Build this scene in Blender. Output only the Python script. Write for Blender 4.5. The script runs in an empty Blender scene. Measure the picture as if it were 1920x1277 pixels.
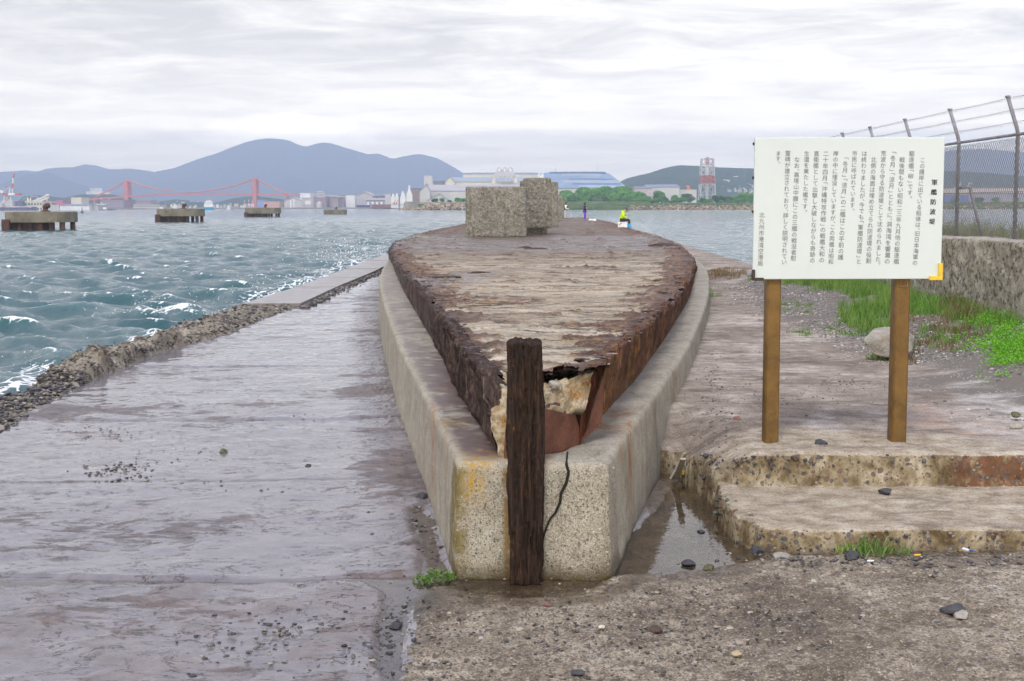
import bpy, math, random
import numpy as np
from mathutils import Vector, Matrix
random.seed(7)
R = math.radians
SC = bpy.context.scene
COL = SC.collection

# ------------------------------------------------------------------ camera
FPX, PW, PH = 2500.0, 1920.0, 1277.0
CAM = Vector((0, 0, 2.2))
PITCH, ROLL = math.atan((638.5 - 386.7) / FPX), R(-0.15)
RM = Matrix.Rotation(math.pi / 2 - PITCH, 3, 'X') @ Matrix.Rotation(ROLL, 3, 'Z')
cd = bpy.data.cameras.new('camera')
cam = bpy.data.objects.new('camera', cd)
COL.objects.link(cam)
cam.matrix_world = Matrix.Translation(CAM) @ RM.to_4x4()
cd.sensor_width = 36
cd.lens = 36 * FPX / PW
cd.clip_start, cd.clip_end = 0.1, 30000
SC.camera = cam

# ------------------------------------------------------------------ light
HAZE_D = 0.00022                        # density of the air between here and the hills
SUN_EL, SUN_AZ = R(50), R(196)          # azimuth clockwise from +Y (view direction): behind, a little to the left
w = bpy.data.worlds.new('World')
SC.world = w
w.use_nodes = True
SC.view_settings.view_transform = 'Standard'
SC.view_settings.look = 'None'
SC.view_settings.exposure = 0.40
SC.view_settings.gamma = 1
sl = bpy.data.lights.new('sun', 'SUN')
sl.energy, sl.angle, sl.color = 1.8, R(14), (1.0, 0.95, 0.87)
sun = bpy.data.objects.new('sun', sl)
COL.objects.link(sun)
sun.location = (20, -20, 60)
sd = Vector((math.sin(SUN_AZ) * math.cos(SUN_EL), math.cos(SUN_AZ) * math.cos(SUN_EL), math.sin(SUN_EL)))
sun.rotation_euler = (-sd).to_track_quat('-Z', 'Y').to_euler()
SC.cycles.use_denoising = True
SC.cycles.max_bounces = 8
SC.cycles.transparent_max_bounces = 24
SC.cycles.volume_bounces = 0
SC.cycles.caustics_reflective = False
SC.cycles.caustics_refractive = False
SC.cycles.sample_clamp_indirect = 4


# ------------------------------------------------------------------ node helper
class NT:
    def __init__(s, tree):
        s.t = tree
        tree.nodes.clear()

    def put(s, sock, v):
        if isinstance(v, bpy.types.NodeSocket):
            s.t.links.new(v, sock)
        else:
            if hasattr(sock.default_value, '__len__') and not isinstance(v, (int, float)):
                v = tuple(v)
                if len(sock.default_value) == 4 and len(v) == 3:
                    v = v + (1.0,)
            elif hasattr(sock.default_value, '__len__'):
                v = (v,) * 3 if len(sock.default_value) == 3 else (v, v, v, 1)
            sock.default_value = v

    def n(s, typ, ins=None, **props):
        nd = s.t.nodes.new(typ)
        for k, v in props.items():
            setattr(nd, k, v)
        for k, v in (ins or {}).items():
            s.put(nd.inputs[k], v)
        return nd

    def pos(s):
        return s.n('ShaderNodeNewGeometry').outputs['Position']

    def objc(s):
        return s.n('ShaderNodeTexCoord').outputs['Object']

    def nz(s):
        return s.sep(s.n('ShaderNodeNewGeometry').outputs['Normal'])[2]

    def sep(s, v):
        return list(s.n('ShaderNodeSeparateXYZ', {0: v}).outputs)

    def comb(s, x, y, z):
        return s.n('ShaderNodeCombineXYZ', {0: x, 1: y, 2: z}).outputs[0]

    def sc(s, v, k):
        return s.n('ShaderNodeVectorMath', {0: v, 1: k}, operation='MULTIPLY').outputs[0]

    def addv(s, v, k):
        return s.n('ShaderNodeVectorMath', {0: v, 1: k}, operation='ADD').outputs[0]

    def noise(s, v, scale, detail=6, rough=0.55, dist=0.0):
        return s.n('ShaderNodeTexNoise', {'Vector': v, 'Scale': scale, 'Detail': detail, 'Roughness': rough, 'Distortion': dist}).outputs['Fac']

    def vor(s, v, scale, feature='F1', rnd=1.0):
        nd = s.n('ShaderNodeTexVoronoi', {'Vector': v, 'Scale': scale, 'Randomness': rnd}, feature=feature)
        return nd.outputs['Distance'], (nd.outputs['Color'] if 'Color' in nd.outputs else None)

    def m(s, op, a, b=0.0, c=0.0):
        nd = s.n('ShaderNodeMath', operation=op)
        for i, v in enumerate((a, b, c)):
            s.put(nd.inputs[i], v)
        return nd.outputs[0]

    def ss(s, v, a, b):
        nd = s.n('ShaderNodeMapRange', {'Value': v, 'From Min': a, 'From Max': b, 'To Min': 0.0, 'To Max': 1.0}, interpolation_type='SMOOTHSTEP')
        return nd.outputs[0]

    def lin(s, v, a, b, c, d):
        return s.n('ShaderNodeMapRange', {'Value': v, 'From Min': a, 'From Max': b, 'To Min': c, 'To Max': d}).outputs[0]

    def ramp(s, f, stops):
        nd = s.n('ShaderNodeValToRGB', {'Fac': f})
        el = nd.color_ramp.elements
        while len(el) < len(stops):
            el.new(0.5)
        for e, (p, c) in zip(el, stops):
            e.position = p
            e.color = tuple(c) + (1,) if len(c) == 3 else c
        return nd.outputs[0]

    def mix(s, f, a, b, mode='MIX'):
        nd = s.n('ShaderNodeMix', data_type='RGBA', blend_type=mode)
        s.put(nd.inputs[0], f)
        s.put(nd.inputs[6], a)
        s.put(nd.inputs[7], b)
        return nd.outputs[2]

    def attr(s, name):
        return s.n('ShaderNodeAttribute', attribute_name=name).outputs['Fac']

    def bump(s, h, strength=0.5, dist=0.02, normal=None):
        d = {'Height': h, 'Strength': strength, 'Distance': dist}
        if normal is not None:
            d['Normal'] = normal
        return s.n('ShaderNodeBump', d).outputs[0]

    def out(s, surf=None, vol=None):
        o = s.n('ShaderNodeOutputMaterial')
        if surf is not None:
            s.t.links.new(surf, o.inputs['Surface'])
        if vol is not None:
            s.t.links.new(vol, o.inputs['Volume'])

    def pbr(s, col, rough=0.8, normal=None, spec=0.5, metal=0.0, ior=1.45):
        d = {'Base Color': col, 'Roughness': rough, 'Specular IOR Level': spec, 'Metallic': metal, 'IOR': ior}
        if normal is not None:
            d['Normal'] = normal
        return s.n('ShaderNodeBsdfPrincipled', d).outputs[0]

    # thin wandering cracks
    def crack(s, v, scale, w_=0.012, det=7, dist=0.4):
        return s.ss(s.m('ABSOLUTE', s.m('SUBTRACT', s.noise(v, scale, det, 0.62, dist), 0.5)), w_, w_ * .35)

    # scattered stones in a matrix: mask, per stone random value
    def stones(s, v, scale, frac, size):
        d, c = s.vor(v, scale)
        r = s.sep(c)[0]
        r2 = s.sep(c)[1]
        lim = s.m('MULTIPLY', s.ss(r, 1 - frac, 1 - frac + 0.02), s.lin(r2, 0, 1, size * 0.5, size))
        msk = s.ss(d, lim, s.m('MULTIPLY', lim, 0.75))
        return msk, r2, d


def newmat(name):
    mt = bpy.data.materials.new(name)
    mt.use_nodes = True
    return mt, NT(mt.node_tree)


# ------------------------------------------------------------------ sky
t = NT(w.node_tree)
sky = t.n('ShaderNodeTexSky', sky_type='NISHITA', sun_disc=False, sun_elevation=SUN_EL, sun_rotation=SUN_AZ).outputs[0]
dv = t.n('ShaderNodeTexCoord').outputs['Generated']
dx, dy, dz = t.sep(dv)
up = t.m('MAXIMUM', dz, 0.0)
inv = t.m('DIVIDE', 1.0, t.m('ADD', up, 0.075))
flat = t.comb(t.m('MULTIPLY', dx, inv), t.m('MULTIPLY', dy, inv), 0.0)
n1 = t.noise(t.sc(flat, (0.85, 1.0, 1)), 2.1, 10, 0.62, 0.6)
n2 = t.noise(t.addv(t.sc(flat, (0.45, 0.9, 1)), (3.1, 7.7, 0)), 0.62, 5, 0.5, 0.3)
cl = t.m('ADD', t.m('MULTIPLY', n1, 0.55), t.m('MULTIPLY', n2, 0.45))
cloud = t.ramp(cl, [(0.39, (5.1, 5.15, 5.45)), (0.465, (6.4, 6.4, 6.5)), (0.53, (7.7, 7.6, 7.45)), (0.60, (8.9, 8.7, 8.4))])
# higher up, out of the picture, the cover is a cooler violet grey
cloud = t.mix(t.ss(dz, 0.16, 0.45), cloud, t.mix(0.6, cloud, (6.5, 6.9, 9.3)))
# low sky behind the air: brighter, a little warm
cloud = t.mix(t.m('MULTIPLY', t.ss(up, 0.15, 0.05), 0.65), cloud, (7.0, 7.0, 7.05))
# cumulus cap over the mountain
az = t.m('DIVIDE', dx, t.m('MAXIMUM', dy, 0.01))
el = t.m('DIVIDE', dz, t.m('MAXIMUM', dy, 0.01))
pn = t.noise(t.comb(t.m('MULTIPLY', az, 26), t.m('MULTIPLY', el, 60), 0), 1.0, 8, 0.6)
a1 = t.m('POWER', t.m('DIVIDE', t.m('ADD', az, 0.166), 0.075), 2.0)
eh = t.m('SUBTRACT', el, 0.0520)
a2 = t.m('POWER', t.m('DIVIDE', eh, 0.020), 2.0)
pm = t.ss(t.m('ADD', t.m('SUBTRACT', 1.0, t.m('ADD', a1, a2)), t.m('MULTIPLY', t.m('SUBTRACT', pn, 0.5), 3.4)), -0.05, 0.8)
pm = t.m('MULTIPLY', pm, t.ss(dy, 0.0, 0.2))
pcol = t.mix(t.ss(eh, -0.016, 0.006), (7.2, 7.25, 7.35), (8.7, 8.6, 8.45))
cloud = t.mix(t.m('MULTIPLY', pm, 0.95), cloud, pcol)
# the cover towards the horizon is brighter and warmer; the haze in front takes that back
tau = t.m('MULTIPLY', HAZE_D, t.m('MINIMUM', 12400.0, t.m('DIVIDE', 640.0, t.m('MAXIMUM', up, 0.001))))
gain = t.m('EXPONENT', t.m('MINIMUM', t.m('MULTIPLY', tau, 0.94), 2.3))
ga = t.m('SUBTRACT', gain, 1.0)
cloud = t.n('ShaderNodeVectorMath', {0: t.sc(cloud, t.comb(gain, gain, gain)), 1: t.sc((2.2, 2.9, 4.3), t.comb(ga, ga, ga))}, operation='SUBTRACT').outputs[0]
cloud = t.n('ShaderNodeVectorMath', {0: cloud, 1: (0.5, 0.5, 0.5)}, operation='MAXIMUM').outputs[0]
tot = t.mix(0.95, sky, cloud)
below = t.ss(dz, -0.02, 0.0)
tot = t.mix(below, (3.0, 3.2, 3.4), tot)
bg = t.n('ShaderNodeBackground', {'Color': tot, 'Strength': 0.1})
wo = t.n('ShaderNodeOutputWorld')
t.t.links.new(bg.outputs[0], wo.inputs[0])


# ------------------------------------------------------------------ photo <-> world
def ray(px, py):
    return RM @ Vector(((px - PW / 2) / FPX, -(py - PH / 2) / FPX, -1))


def G(px, py, z=0.0):
    r = ray(px, py)
    k = (z - CAM.z) / r.z
    return CAM + r * k


def D(px, py, y):
    r = ray(px, py)
    return CAM + r * (y / r.y)


RMI = np.array(RM.inverted())


def pxy(P):
    q = (np.asarray(P) - np.array(CAM)) @ RMI.T
    zz = np.where(q[..., 2] > -0.01, -0.01, q[..., 2])
    return PW / 2 + FPX * q[..., 0] / -zz, PH / 2 - FPX * q[..., 1] / -zz


# ------------------------------------------------------------------ numpy noise
def _h(ix, iy, iz, seed):
    u = np.uint32
    h = ix.astype(np.int32).astype(u) * u(374761393) + iy.astype(np.int32).astype(u) * u(668265263) + iz.astype(np.int32).astype(u) * u(2246822519) + u((seed * 974634777) & 0xFFFFFFFF)
    h = (h ^ (h >> u(13))) * u(1274126177)
    h = (h ^ (h >> u(16))) * u(2246822519)
    return ((h ^ (h >> u(15))) & u(0xFFFFFF)).astype(np.float32) * np.float32(1 / 16777215.0)


def vn(x, y, z=0.0, seed=0):
    x, y = np.asarray(x, float), np.asarray(y, float)
    flat2 = np.isscalar(z) or np.ndim(z) == 0
    if flat2:
        zf = math.floor(float(z))
        c0 = float(z) - zf
        x, y = np.broadcast_arrays(x, y)
    else:
        x, y, z = np.broadcast_arrays(x, y, np.asarray(z, float))
        zf = np.floor(z)
        c0 = (z - zf).astype(np.float32)
    fx, fy = np.floor(x), np.floor(y)
    a, b = (x - fx).astype(np.float32), (y - fy).astype(np.float32)
    a, b, c = a * a * (3 - 2 * a), b * b * (3 - 2 * b), c0 * c0 * (3 - 2 * c0)
    r = 0
    for k in (0, 1):
        wk = c if k else 1 - c
        if flat2 and wk == 0: continue
        iz = np.asarray(zf + k)
        p = None
        for j in (0, 1):
            h0 = _h(fx, fy + j, iz, seed)
            h1 = _h(fx + 1, fy + j, iz, seed)
            q = h0 + (h1 - h0) * a
            p = q if j == 0 else p + (q - p) * b
        r = r + p * wk
    return r * 2 - 1


def fbm(x, y, z=0.0, oct=4, seed=0, g=0.5):
    s, am, f = 0, 1.0, 1.0
    for o in range(oct):
        s = s + am * vn(np.asarray(x) * f + 17.3 * o, np.asarray(y) * f - 9.1 * o, (z * f + 5.7 * o if np.ndim(z) else (0.0 if z == 0 else float(z) * f + 5.7 * o)), seed + o)
        am *= g
        f *= 2.03
    return s


def sst(x, a, b):
    k = np.clip((np.asarray(x, float) - a) / (b - a), 0, 1)
    return k * k * (3 - 2 * k)


def polysd(X, Y, poly):
    """signed distance to a polygon, negative inside"""
    P = np.array([(p[0], p[1]) for p in poly], float)
    d = np.full(np.shape(X), 1e9)
    ins = np.zeros(np.shape(X), bool)
    n = len(P)
    for i in range(n):
        a, b = P[i], P[(i + 1) % n]
        e = b - a
        wx, wy = X - a[0], Y - a[1]
        k = np.clip((wx * e[0] + wy * e[1]) / max(e @ e, 1e-12), 0, 1)
        d = np.minimum(d, np.hypot(wx - e[0] * k, wy - e[1] * k))
        cnd = ((a[1] > Y) != (b[1] > Y))
        xi = (b[0] - a[0]) * (Y - a[1]) / (b[1] - a[1] if abs(b[1] - a[1]) > 1e-12 else 1e-12) + a[0]
        ins ^= cnd & (X < xi)
    return np.where(ins, -d, d)


def gp(pts, z=0.0):
    return [tuple(G(a, b, z)[:2]) for a, b in pts]


# ------------------------------------------------------------------ objects
def tag(o, label=None, cat=None, group=None, kind=None):
    if label: o['label'] = label
    if cat: o['category'] = cat
    if group: o['group'] = group
    if kind: o['kind'] = kind
    return o


def empty(name, loc, label, cat, group=None, rz=0.0):
    o = bpy.data.objects.new(name, None)
    COL.objects.link(o)
    o.location = loc
    o.rotation_euler = (0, 0, rz)
    o.empty_display_size = 0.2
    return tag(o, label, cat, group)


def wloc(o):
    v = Vector((0, 0, 0))
    while o is not None:
        v += o.location
        o = o.parent
    return v


def link(name, me, mat, parent=None, loc=None):
    o = bpy.data.objects.new(name, me)
    COL.objects.link(o)
    if mat is not None:
        for q in (mat if isinstance(mat, (list, tuple)) else [mat]):
            me.materials.append(q)
    if parent is not None:
        o.parent = parent
    if loc is not None:
        o.location = loc
    return o


def npmesh(name, V, Fc, smooth=True, attrs=None, mi=None):
    """V (n,3); Fc (k,4) or (k,3) arrays or list of lists"""
    me = bpy.data.meshes.new(name)
    V = np.ascontiguousarray(V, np.float32)
    if isinstance(Fc, np.ndarray):
        k, q = Fc.shape
        me.vertices.add(len(V))
        me.vertices.foreach_set('co', V.ravel())
        me.loops.add(k * q)
        me.loops.foreach_set('vertex_index', np.ascontiguousarray(Fc, np.int32).ravel())
        me.polygons.add(k)
        me.polygons.foreach_set('loop_start', np.arange(0, k * q, q, dtype=np.int32))
        me.update(calc_edges=True)
    else:
        me.from_pydata([tuple(v) for v in V], [], Fc)
        me.update()
    if smooth:
        me.polygons.foreach_set('use_smooth', np.ones(len(me.polygons), bool))
    for an, av in (attrs or {}).items():
        a = me.attributes.new(an, 'FLOAT', 'POINT')
        a.data.foreach_set('value', np.ascontiguousarray(av, np.float32).ravel())
    return me


def grid_faces(n, m, wrap=False, flip=False):
    i = np.arange(n - 1)[:, None]
    j = np.arange(m if wrap else m - 1)[None, :]
    j2 = (j + 1) % m
    f = np.stack([i * m + j + 0 * i, i * m + j2, (i + 1) * m + j2, (i + 1) * m + j], -1).reshape(-1, 4)
    return f[:, ::-1] if flip else f


def grid_obj(name, P, mat, parent=None, attrs=None, smooth=True, flip=False, wrap=False):
    n, m = P.shape[:2]
    V = P.reshape(-1, 3)
    if parent is not None:
        V = V - np.array(wloc(parent))
    me = npmesh(name, V, grid_faces(n, m, wrap, flip), smooth, attrs)
    return link(name, me, mat, parent)


class MB:
    def __init__(s):
        s.v, s.f, s.mi = [], [], []
        s.cur = 0

    def add(s, vs, fs):
        b = len(s.v)
        s.v += [tuple(v) for v in vs]
        s.f += [tuple(b + i for i in f) for f in fs]
        s.mi += [s.cur] * len(fs)
        return s

    def box(s, c, size, rz=0.0, bev=0.0, M=None):
        hx, hy, hz = size[0] / 2, size[1] / 2, size[2] / 2
        vs, fs = [], []
        if bev <= 0:
            for a in (-1, 1):
                for b in (-1, 1):
                    for d in (-1, 1):
                        vs.append((a * hx, b * hy, d * hz))
            fs = [(0, 1, 3, 2), (4, 6, 7, 5), (0, 4, 5, 1), (2, 3, 7, 6), (0, 2, 6, 4), (1, 5, 7, 3)]
        else:
            e = min(bev, hx * .49, hy * .49, hz * .49)
            zs = [-hz, -hz + e, hz - e, hz]
            for k, z in enumerate(zs):
                i = e if k in (0, 3) else 0
                x, y, q = hx - i, hy - i, e if k in (1, 2) else e * .6
                vs += [(-x + q, -y, z), (x - q, -y, z), (x, -y + q, z), (x, y - q, z), (x - q, y, z), (-x + q, y, z), (-x, y - q, z), (-x, -y + q, z)]
            for k in range(3):
                for j in range(8):
                    fs.append((k * 8 + j, k * 8 + (j + 1) % 8, k * 8 + 8 + (j + 1) % 8, k * 8 + 8 + j))
            fs.append(tuple(range(7, -1, -1)))
            fs.append(tuple(range(24, 32)))
        if M is None:
            M = Matrix.Rotation(rz, 3, 'Z')
        c = Vector(c)
        s.add([c + M @ Vector(v) for v in vs], fs)
        return s

    def tube(s, pts, r, n=8, caps=True):
        pts = [Vector(p) for p in pts]
        rs = r if isinstance(r, (list, tuple)) else [r] * len(pts)
        rings = []
        ref = None
        for i, p in enumerate(pts):
            d = (pts[min(i + 1, len(pts) - 1)] - pts[max(i - 1, 0)]).normalized()
            if ref is None:
                ref = Vector((0, 0, 1)) if abs(d.z) < 0.9 else Vector((1, 0, 0))
            a = d.cross(ref).normalized()
            b = a.cross(d).normalized()
            ref = b
            rings.append([p + (a * math.cos(2 * math.pi * k / n) + b * math.sin(2 * math.pi * k / n)) * rs[i] for k in range(n)])
        vs = [v for rg in rings for v in rg]
        fs = []
        for i in range(len(pts) - 1):
            for k in range(n):
                fs.append((i * n + k, i * n + n + k, i * n + n + (k + 1) % n, i * n + (k + 1) % n))
        if caps:
            fs.append(tuple(range(n)))
            fs.append(tuple(range(len(vs) - 1, len(vs) - n - 1, -1)))
        s.add(vs, fs)
        return s

    def prism(s, poly, axis, a, b):
        """poly: 2-D points; axis: 'y' -> (x,z) extruded in y, 'z' -> (x,y), 'x' -> (y,z)"""
        mk = {'y': lambda p, q: (p[0], q, p[1]), 'z': lambda p, q: (p[0], p[1], q), 'x': lambda p, q: (q, p[0], p[1])}[axis]
        n = len(poly)
        vs = [mk(p, a) for p in poly] + [mk(p, b) for p in poly]
        fs = [tuple(range(n)), tuple(range(2 * n - 1, n - 1, -1))]
        fs += [(i, n + i, n + (i + 1) % n, (i + 1) % n) for i in range(n)]
        s.add(vs, fs)
        return s

    def lathe(s, c, prof, n=16):
        c = Vector(c)
        vs, fs = [], []
        for r_, z in prof:
            vs += [(c.x + r_ * math.cos(2 * math.pi * k / n), c.y + r_ * math.sin(2 * math.pi * k / n), c.z + z) for k in range(n)]
        for i in range(len(prof) - 1):
            for k in range(n):
                fs.append((i * n + k, i * n + (k + 1) % n, i * n + n + (k + 1) % n, i * n + n + k))
        fs.append(tuple(range(n - 1, -1, -1)))
        fs.append(tuple(range(len(vs) - n, len(vs))))
        s.add(vs, fs)
        return s

    def build(s, name, mat, parent=None, smooth=False, loc=None):
        import bmesh
        off = wloc(parent) if parent is not None else Vector((0, 0, 0))
        if loc is not None:
            off = off + Vector(loc)
        me = bpy.data.meshes.new(name)
        me.from_pydata([tuple(Vector(v) - off) for v in s.v], [], s.f)
        bm = bmesh.new()
        bm.from_mesh(me)
        bmesh.ops.recalc_face_normals(bm, faces=bm.faces)
        bm.to_mesh(me)
        bm.free()
        if len(set(s.mi)) > 1:
            me.polygons.foreach_set('material_index', s.mi)
        if smooth:
            me.polygons.foreach_set('use_smooth', [True] * len(me.polygons))
        me.update()
        return link(name, me, mat, parent, loc)


def copy_tree(o, parent=None):
    c = o.copy()
    COL.objects.link(c)
    if parent is not None:
        c.parent = parent
    for ch in list(o.children):
        copy_tree(ch, c)
    return c


def catmull(pts, per=8):
    P = [np.array(p, float) for p in pts]
    P = [2 * P[0] - P[1]] + P + [2 * P[-1] - P[-2]]
    o = []
    for i in range(1, len(P) - 2):
        a, b, c, d = P[i - 1:i + 3]
        for k in range(per):
            q = k / per
            o.append(0.5 * (2 * b + (c - a) * q + (2 * a - 5 * b + 4 * c - d) * q * q + (3 * b - a - 3 * c + d) * q ** 3))
    o.append(P[-2])
    return np.array(o)


# angular stone shapes merged into one mesh
_ICO = None


def ico():
    global _ICO
    if _ICO is None:
        import bmesh
        bm = bmesh.new()
        bmesh.ops.create_icosphere(bm, subdivisions=1, radius=1)
        _ICO = (np.array([v.co[:] for v in bm.verts]), np.array([[v.index for v in f.verts] for f in bm.faces]))
        bm.free()
    return _ICO


def stones_mesh(name, C, S, rng, flat=0.6, rough=0.35, smooth=False):
    """C (n,3) centres, S (n,) sizes -> one mesh with an attribute 'tone' per stone"""
    V, Fc = ico()
    n, k = len(C), len(V)
    a = rng.normal(size=(n, 3, 3))
    q, _ = np.linalg.qr(a)
    sc = rng.uniform(0.6, 1.3, (n, 3))
    ll = V[None] * (1 + rng.uniform(-rough, rough, (n, k, 1)))
    ll = np.einsum('nij,nkj->nki', q, ll * sc[:, None])
    pl = rng.normal(size=(n, 6, 3)); pl /= np.linalg.norm(pl, axis=2, keepdims=True)
    dt = np.einsum('nki,nji->nkj', ll, pl).max(2)
    ll = ll * np.minimum(1, .55 / np.maximum(dt, .05))[..., None] * 1.25
    ll[..., 2] *= flat
    ang = rng.uniform(0, 6.28, n)
    P = ll * S[:, None, None] + C[:, None]
    Fa = (Fc[None] + (np.arange(n) * k)[:, None, None]).reshape(-1, 3)
    tone = np.repeat(rng.uniform(0, 1, n), k)
    return npmesh(name, P.reshape(-1, 3), Fa, smooth, {'tone': tone})
# ================================================================== materials
def simple(name, col, rough=0.75, var=0.15, scale=3.0, bump=0.0, spec=0.4, metal=0.0, dirt=None):
    mt, t = newmat(name)
    p = t.objc()
    n = t.noise(p, scale, 5, 0.6)
    a = tuple(min(1, c * (1 - var)) for c in col)
    b = tuple(min(1, c * (1 + var)) for c in col)
    c = t.ramp(n, [(0.3, a), (0.7, b)])
    if dirt:
        d = t.ss(t.noise(t.addv(p, (9, 4, 2)), scale * 0.6, 6, 0.65), 0.52, 0.68)
        c = t.mix(t.m('MULTIPLY', d, 0.7), c, dirt)
    nm = t.bump(t.noise(p, scale * 6, 4), bump, 0.02) if bump else None
    t.out(t.pbr(c, rough, nm, spec, metal))
    return mt


def m_walkway():
    mt, t = newmat('wet_concrete')
    p = t.pos()
    a = t.noise(p, 0.55, 6, 0.6, 0.5)
    b = t.noise(p, 4.5, 9, 0.68, 0.6)
    c = t.noise(p, 45, 5, 0.7)
    mx = t.m('ADD', t.m('MULTIPLY', b, 0.62), t.m('MULTIPLY', a, 0.38))
    col = t.ramp(mx, [(0.30, (.085, .078, .090)), (0.45, (.150, .138, .152)), (0.56, (.215, .195, .205)), (0.66, (.29, .25, .225))])
    col = t.mix(t.m('MULTIPLY', t.ss(c, 0.55, 0.75), 0.35), col, (.07, .062, .065))
    pm, pr, pd = t.stones(p, 30, 0.10, 0.32)
    col = t.mix(t.m('MULTIPLY', pm, 0.8), col, t.ramp(pr, [(0, (.035, .035, .045)), (1, (.20, .17, .14))]))
    dry = t.attr('dry')
    col = t.mix(t.m('MULTIPLY', dry, 0.55), col, t.ramp(b, [(0.35, (.17, .14, .12)), (0.6, (.34, .29, .26))]))
    wet = t.attr('wet')
    tq = t.m('MULTIPLY', t.m('ADD', t.noise(t.sc(p, (.7, 1.3, 1)), 2.2, 9, 0.66, 0.5), t.m('MULTIPLY', a, .5)), 9.0)
    tf = t.m('FRACT', tq)
    terr = t.m('ADD', t.m('FLOOR', tq), t.ss(tf, 0.0, 0.10))
    ledge = t.m('MULTIPLY', t.ss(tf, 0.16, 0.05), t.ss(t.noise(p, 1.7, 5, .6), .42, .52))
    col = t.mix(t.m('MULTIPLY', ledge, .9), col, (.040, .030, .028))
    fn = t.m('ADD', t.m('ADD', t.m('MULTIPLY', t.noise(t.sc(p, (.8, 1.25, 1)), 1.2, 9, 0.66, 0.6), .5), t.m('MULTIPLY', t.noise(t.sc(p, (.7, 1.3, 1)), 5.5, 8, 0.7, 0.8), .5)), t.m('MULTIPLY', wet, .10))
    fn = t.m('ADD', fn, t.m('MULTIPLY', t.m('SUBTRACT', t.noise(t.sc(p, (.8, 1.2, 1)), 0.42, 4, .55, .4), 0.5), 0.55))
    film = t.m('MULTIPLY', t.ss(fn, 0.42, 0.48), t.m('SUBTRACT', 1.0, t.m('MULTIPLY', dry, .7)))
    film = t.m('MULTIPLY', film, t.m('SUBTRACT', 1.0, t.m('MULTIPLY', ledge, .8)))
    col = t.mix(film, t.mix(1.0, col, (.66, .57, .52), 'MULTIPLY'), t.mix(0.45, col, (.19, .18, .205)))
    spk = t.noise(p, 75, 4, 0.75)
    spa = t.m('SUBTRACT', 1.0, t.m('MULTIPLY', film, .7))
    col = t.mix(t.m('MULTIPLY', t.m('MULTIPLY', t.ss(spk, .53, .66), .65), spa), col, (.045, .038, .038))
    col = t.mix(t.m('MULTIPLY', t.m('MULTIPLY', t.ss(spk, .40, .30), .5), spa), col, (.42, .38, .36))
    col = t.mix(t.m('MULTIPLY', t.attr('joint'), .9), col, (.05, .036, .028))
    rough = t.m('ADD', t.lin(film, 0, 1, 0.42, 0.05), t.m('MULTIPLY', dry, 0.2))
    h = t.m('ADD', t.m('MULTIPLY', b, 0.7), t.m('ADD', t.m('MULTIPLY', c, 0.22), t.m('ADD', t.m('MULTIPLY', pm, 0.12), t.m('MULTIPLY', terr, 0.24))))
    st = t.lin(film, 0, 1, 0.9, 0.06)
    nm = t.n('ShaderNodeBump', {'Height': h, 'Strength': st, 'Distance': 0.02}).outputs[0]
    t.out(t.pbr(col, rough, nm, 0.55, ior=1.45))
    return mt


def m_conglomerate():
    """old foreground concrete worn down to its stones"""
    mt, t = newmat('worn_concrete')
    p = t.pos()
    w_ = t.addv(p, t.sc(t.n('ShaderNodeTexNoise', {'Vector': p, 'Scale': 9.0, 'Detail': 3.0}).outputs['Color'], (.05, .05, .05)))
    a = t.noise(p, 1.1, 7, 0.62, 0.4)
    b = t.noise(p, 9, 8, 0.68)
    c = t.noise(p, 70, 4, 0.7)
    col = t.ramp(t.m('ADD', t.m('MULTIPLY', a, .5), t.m('MULTIPLY', b, .5)),
                 [(0.36, (.060, .044, .030)), (0.46, (.155, .12, .083)), (0.54, (.29, .24, .18)), (0.64, (.46, .405, .33))])
    col = t.mix(t.m('MULTIPLY', t.ss(c, 0.5, 0.60), 0.65), col, (.075, .058, .044))
    col = t.mix(t.m('MULTIPLY', t.ss(c, 0.44, 0.36), 0.6), col, (.50, .455, .40))
    h = t.m('MULTIPLY', b, 0.8)
    stonecol = [(0, (.035, .035, .042)), (0.3, (.09, .088, .095)), (0.5, (.13, .10, .075)), (0.7, (.085, .06, .048)), (0.9, (.22, .19, .15)), (1, (.5, .46, .4))]
    for scl, fr, sz in ((62, 0.6, 0.55), (26, 0.5, 0.50), (12, 0.28, 0.42)):
        pm, pr, pd = t.stones(w_, scl, fr, sz)
        col = t.mix(t.m('MULTIPLY', pm, 0.85), col, t.ramp(pr, stonecol))
        h = t.m('ADD', h, t.m('MULTIPLY', pm, 0.18))
    wet = t.attr('wet')
    col = t.mix(wet, col, t.mix(0.75, col, (.42, .36, .29), 'MULTIPLY'))
    h = t.m('ADD', h, t.m('MULTIPLY', c, 0.3))
    rough = t.lin(wet, 0, 1, 0.85, 0.28)
    t.out(t.pbr(col, rough, t.bump(h, 0.8, 0.02), 0.5))
    return mt


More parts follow.
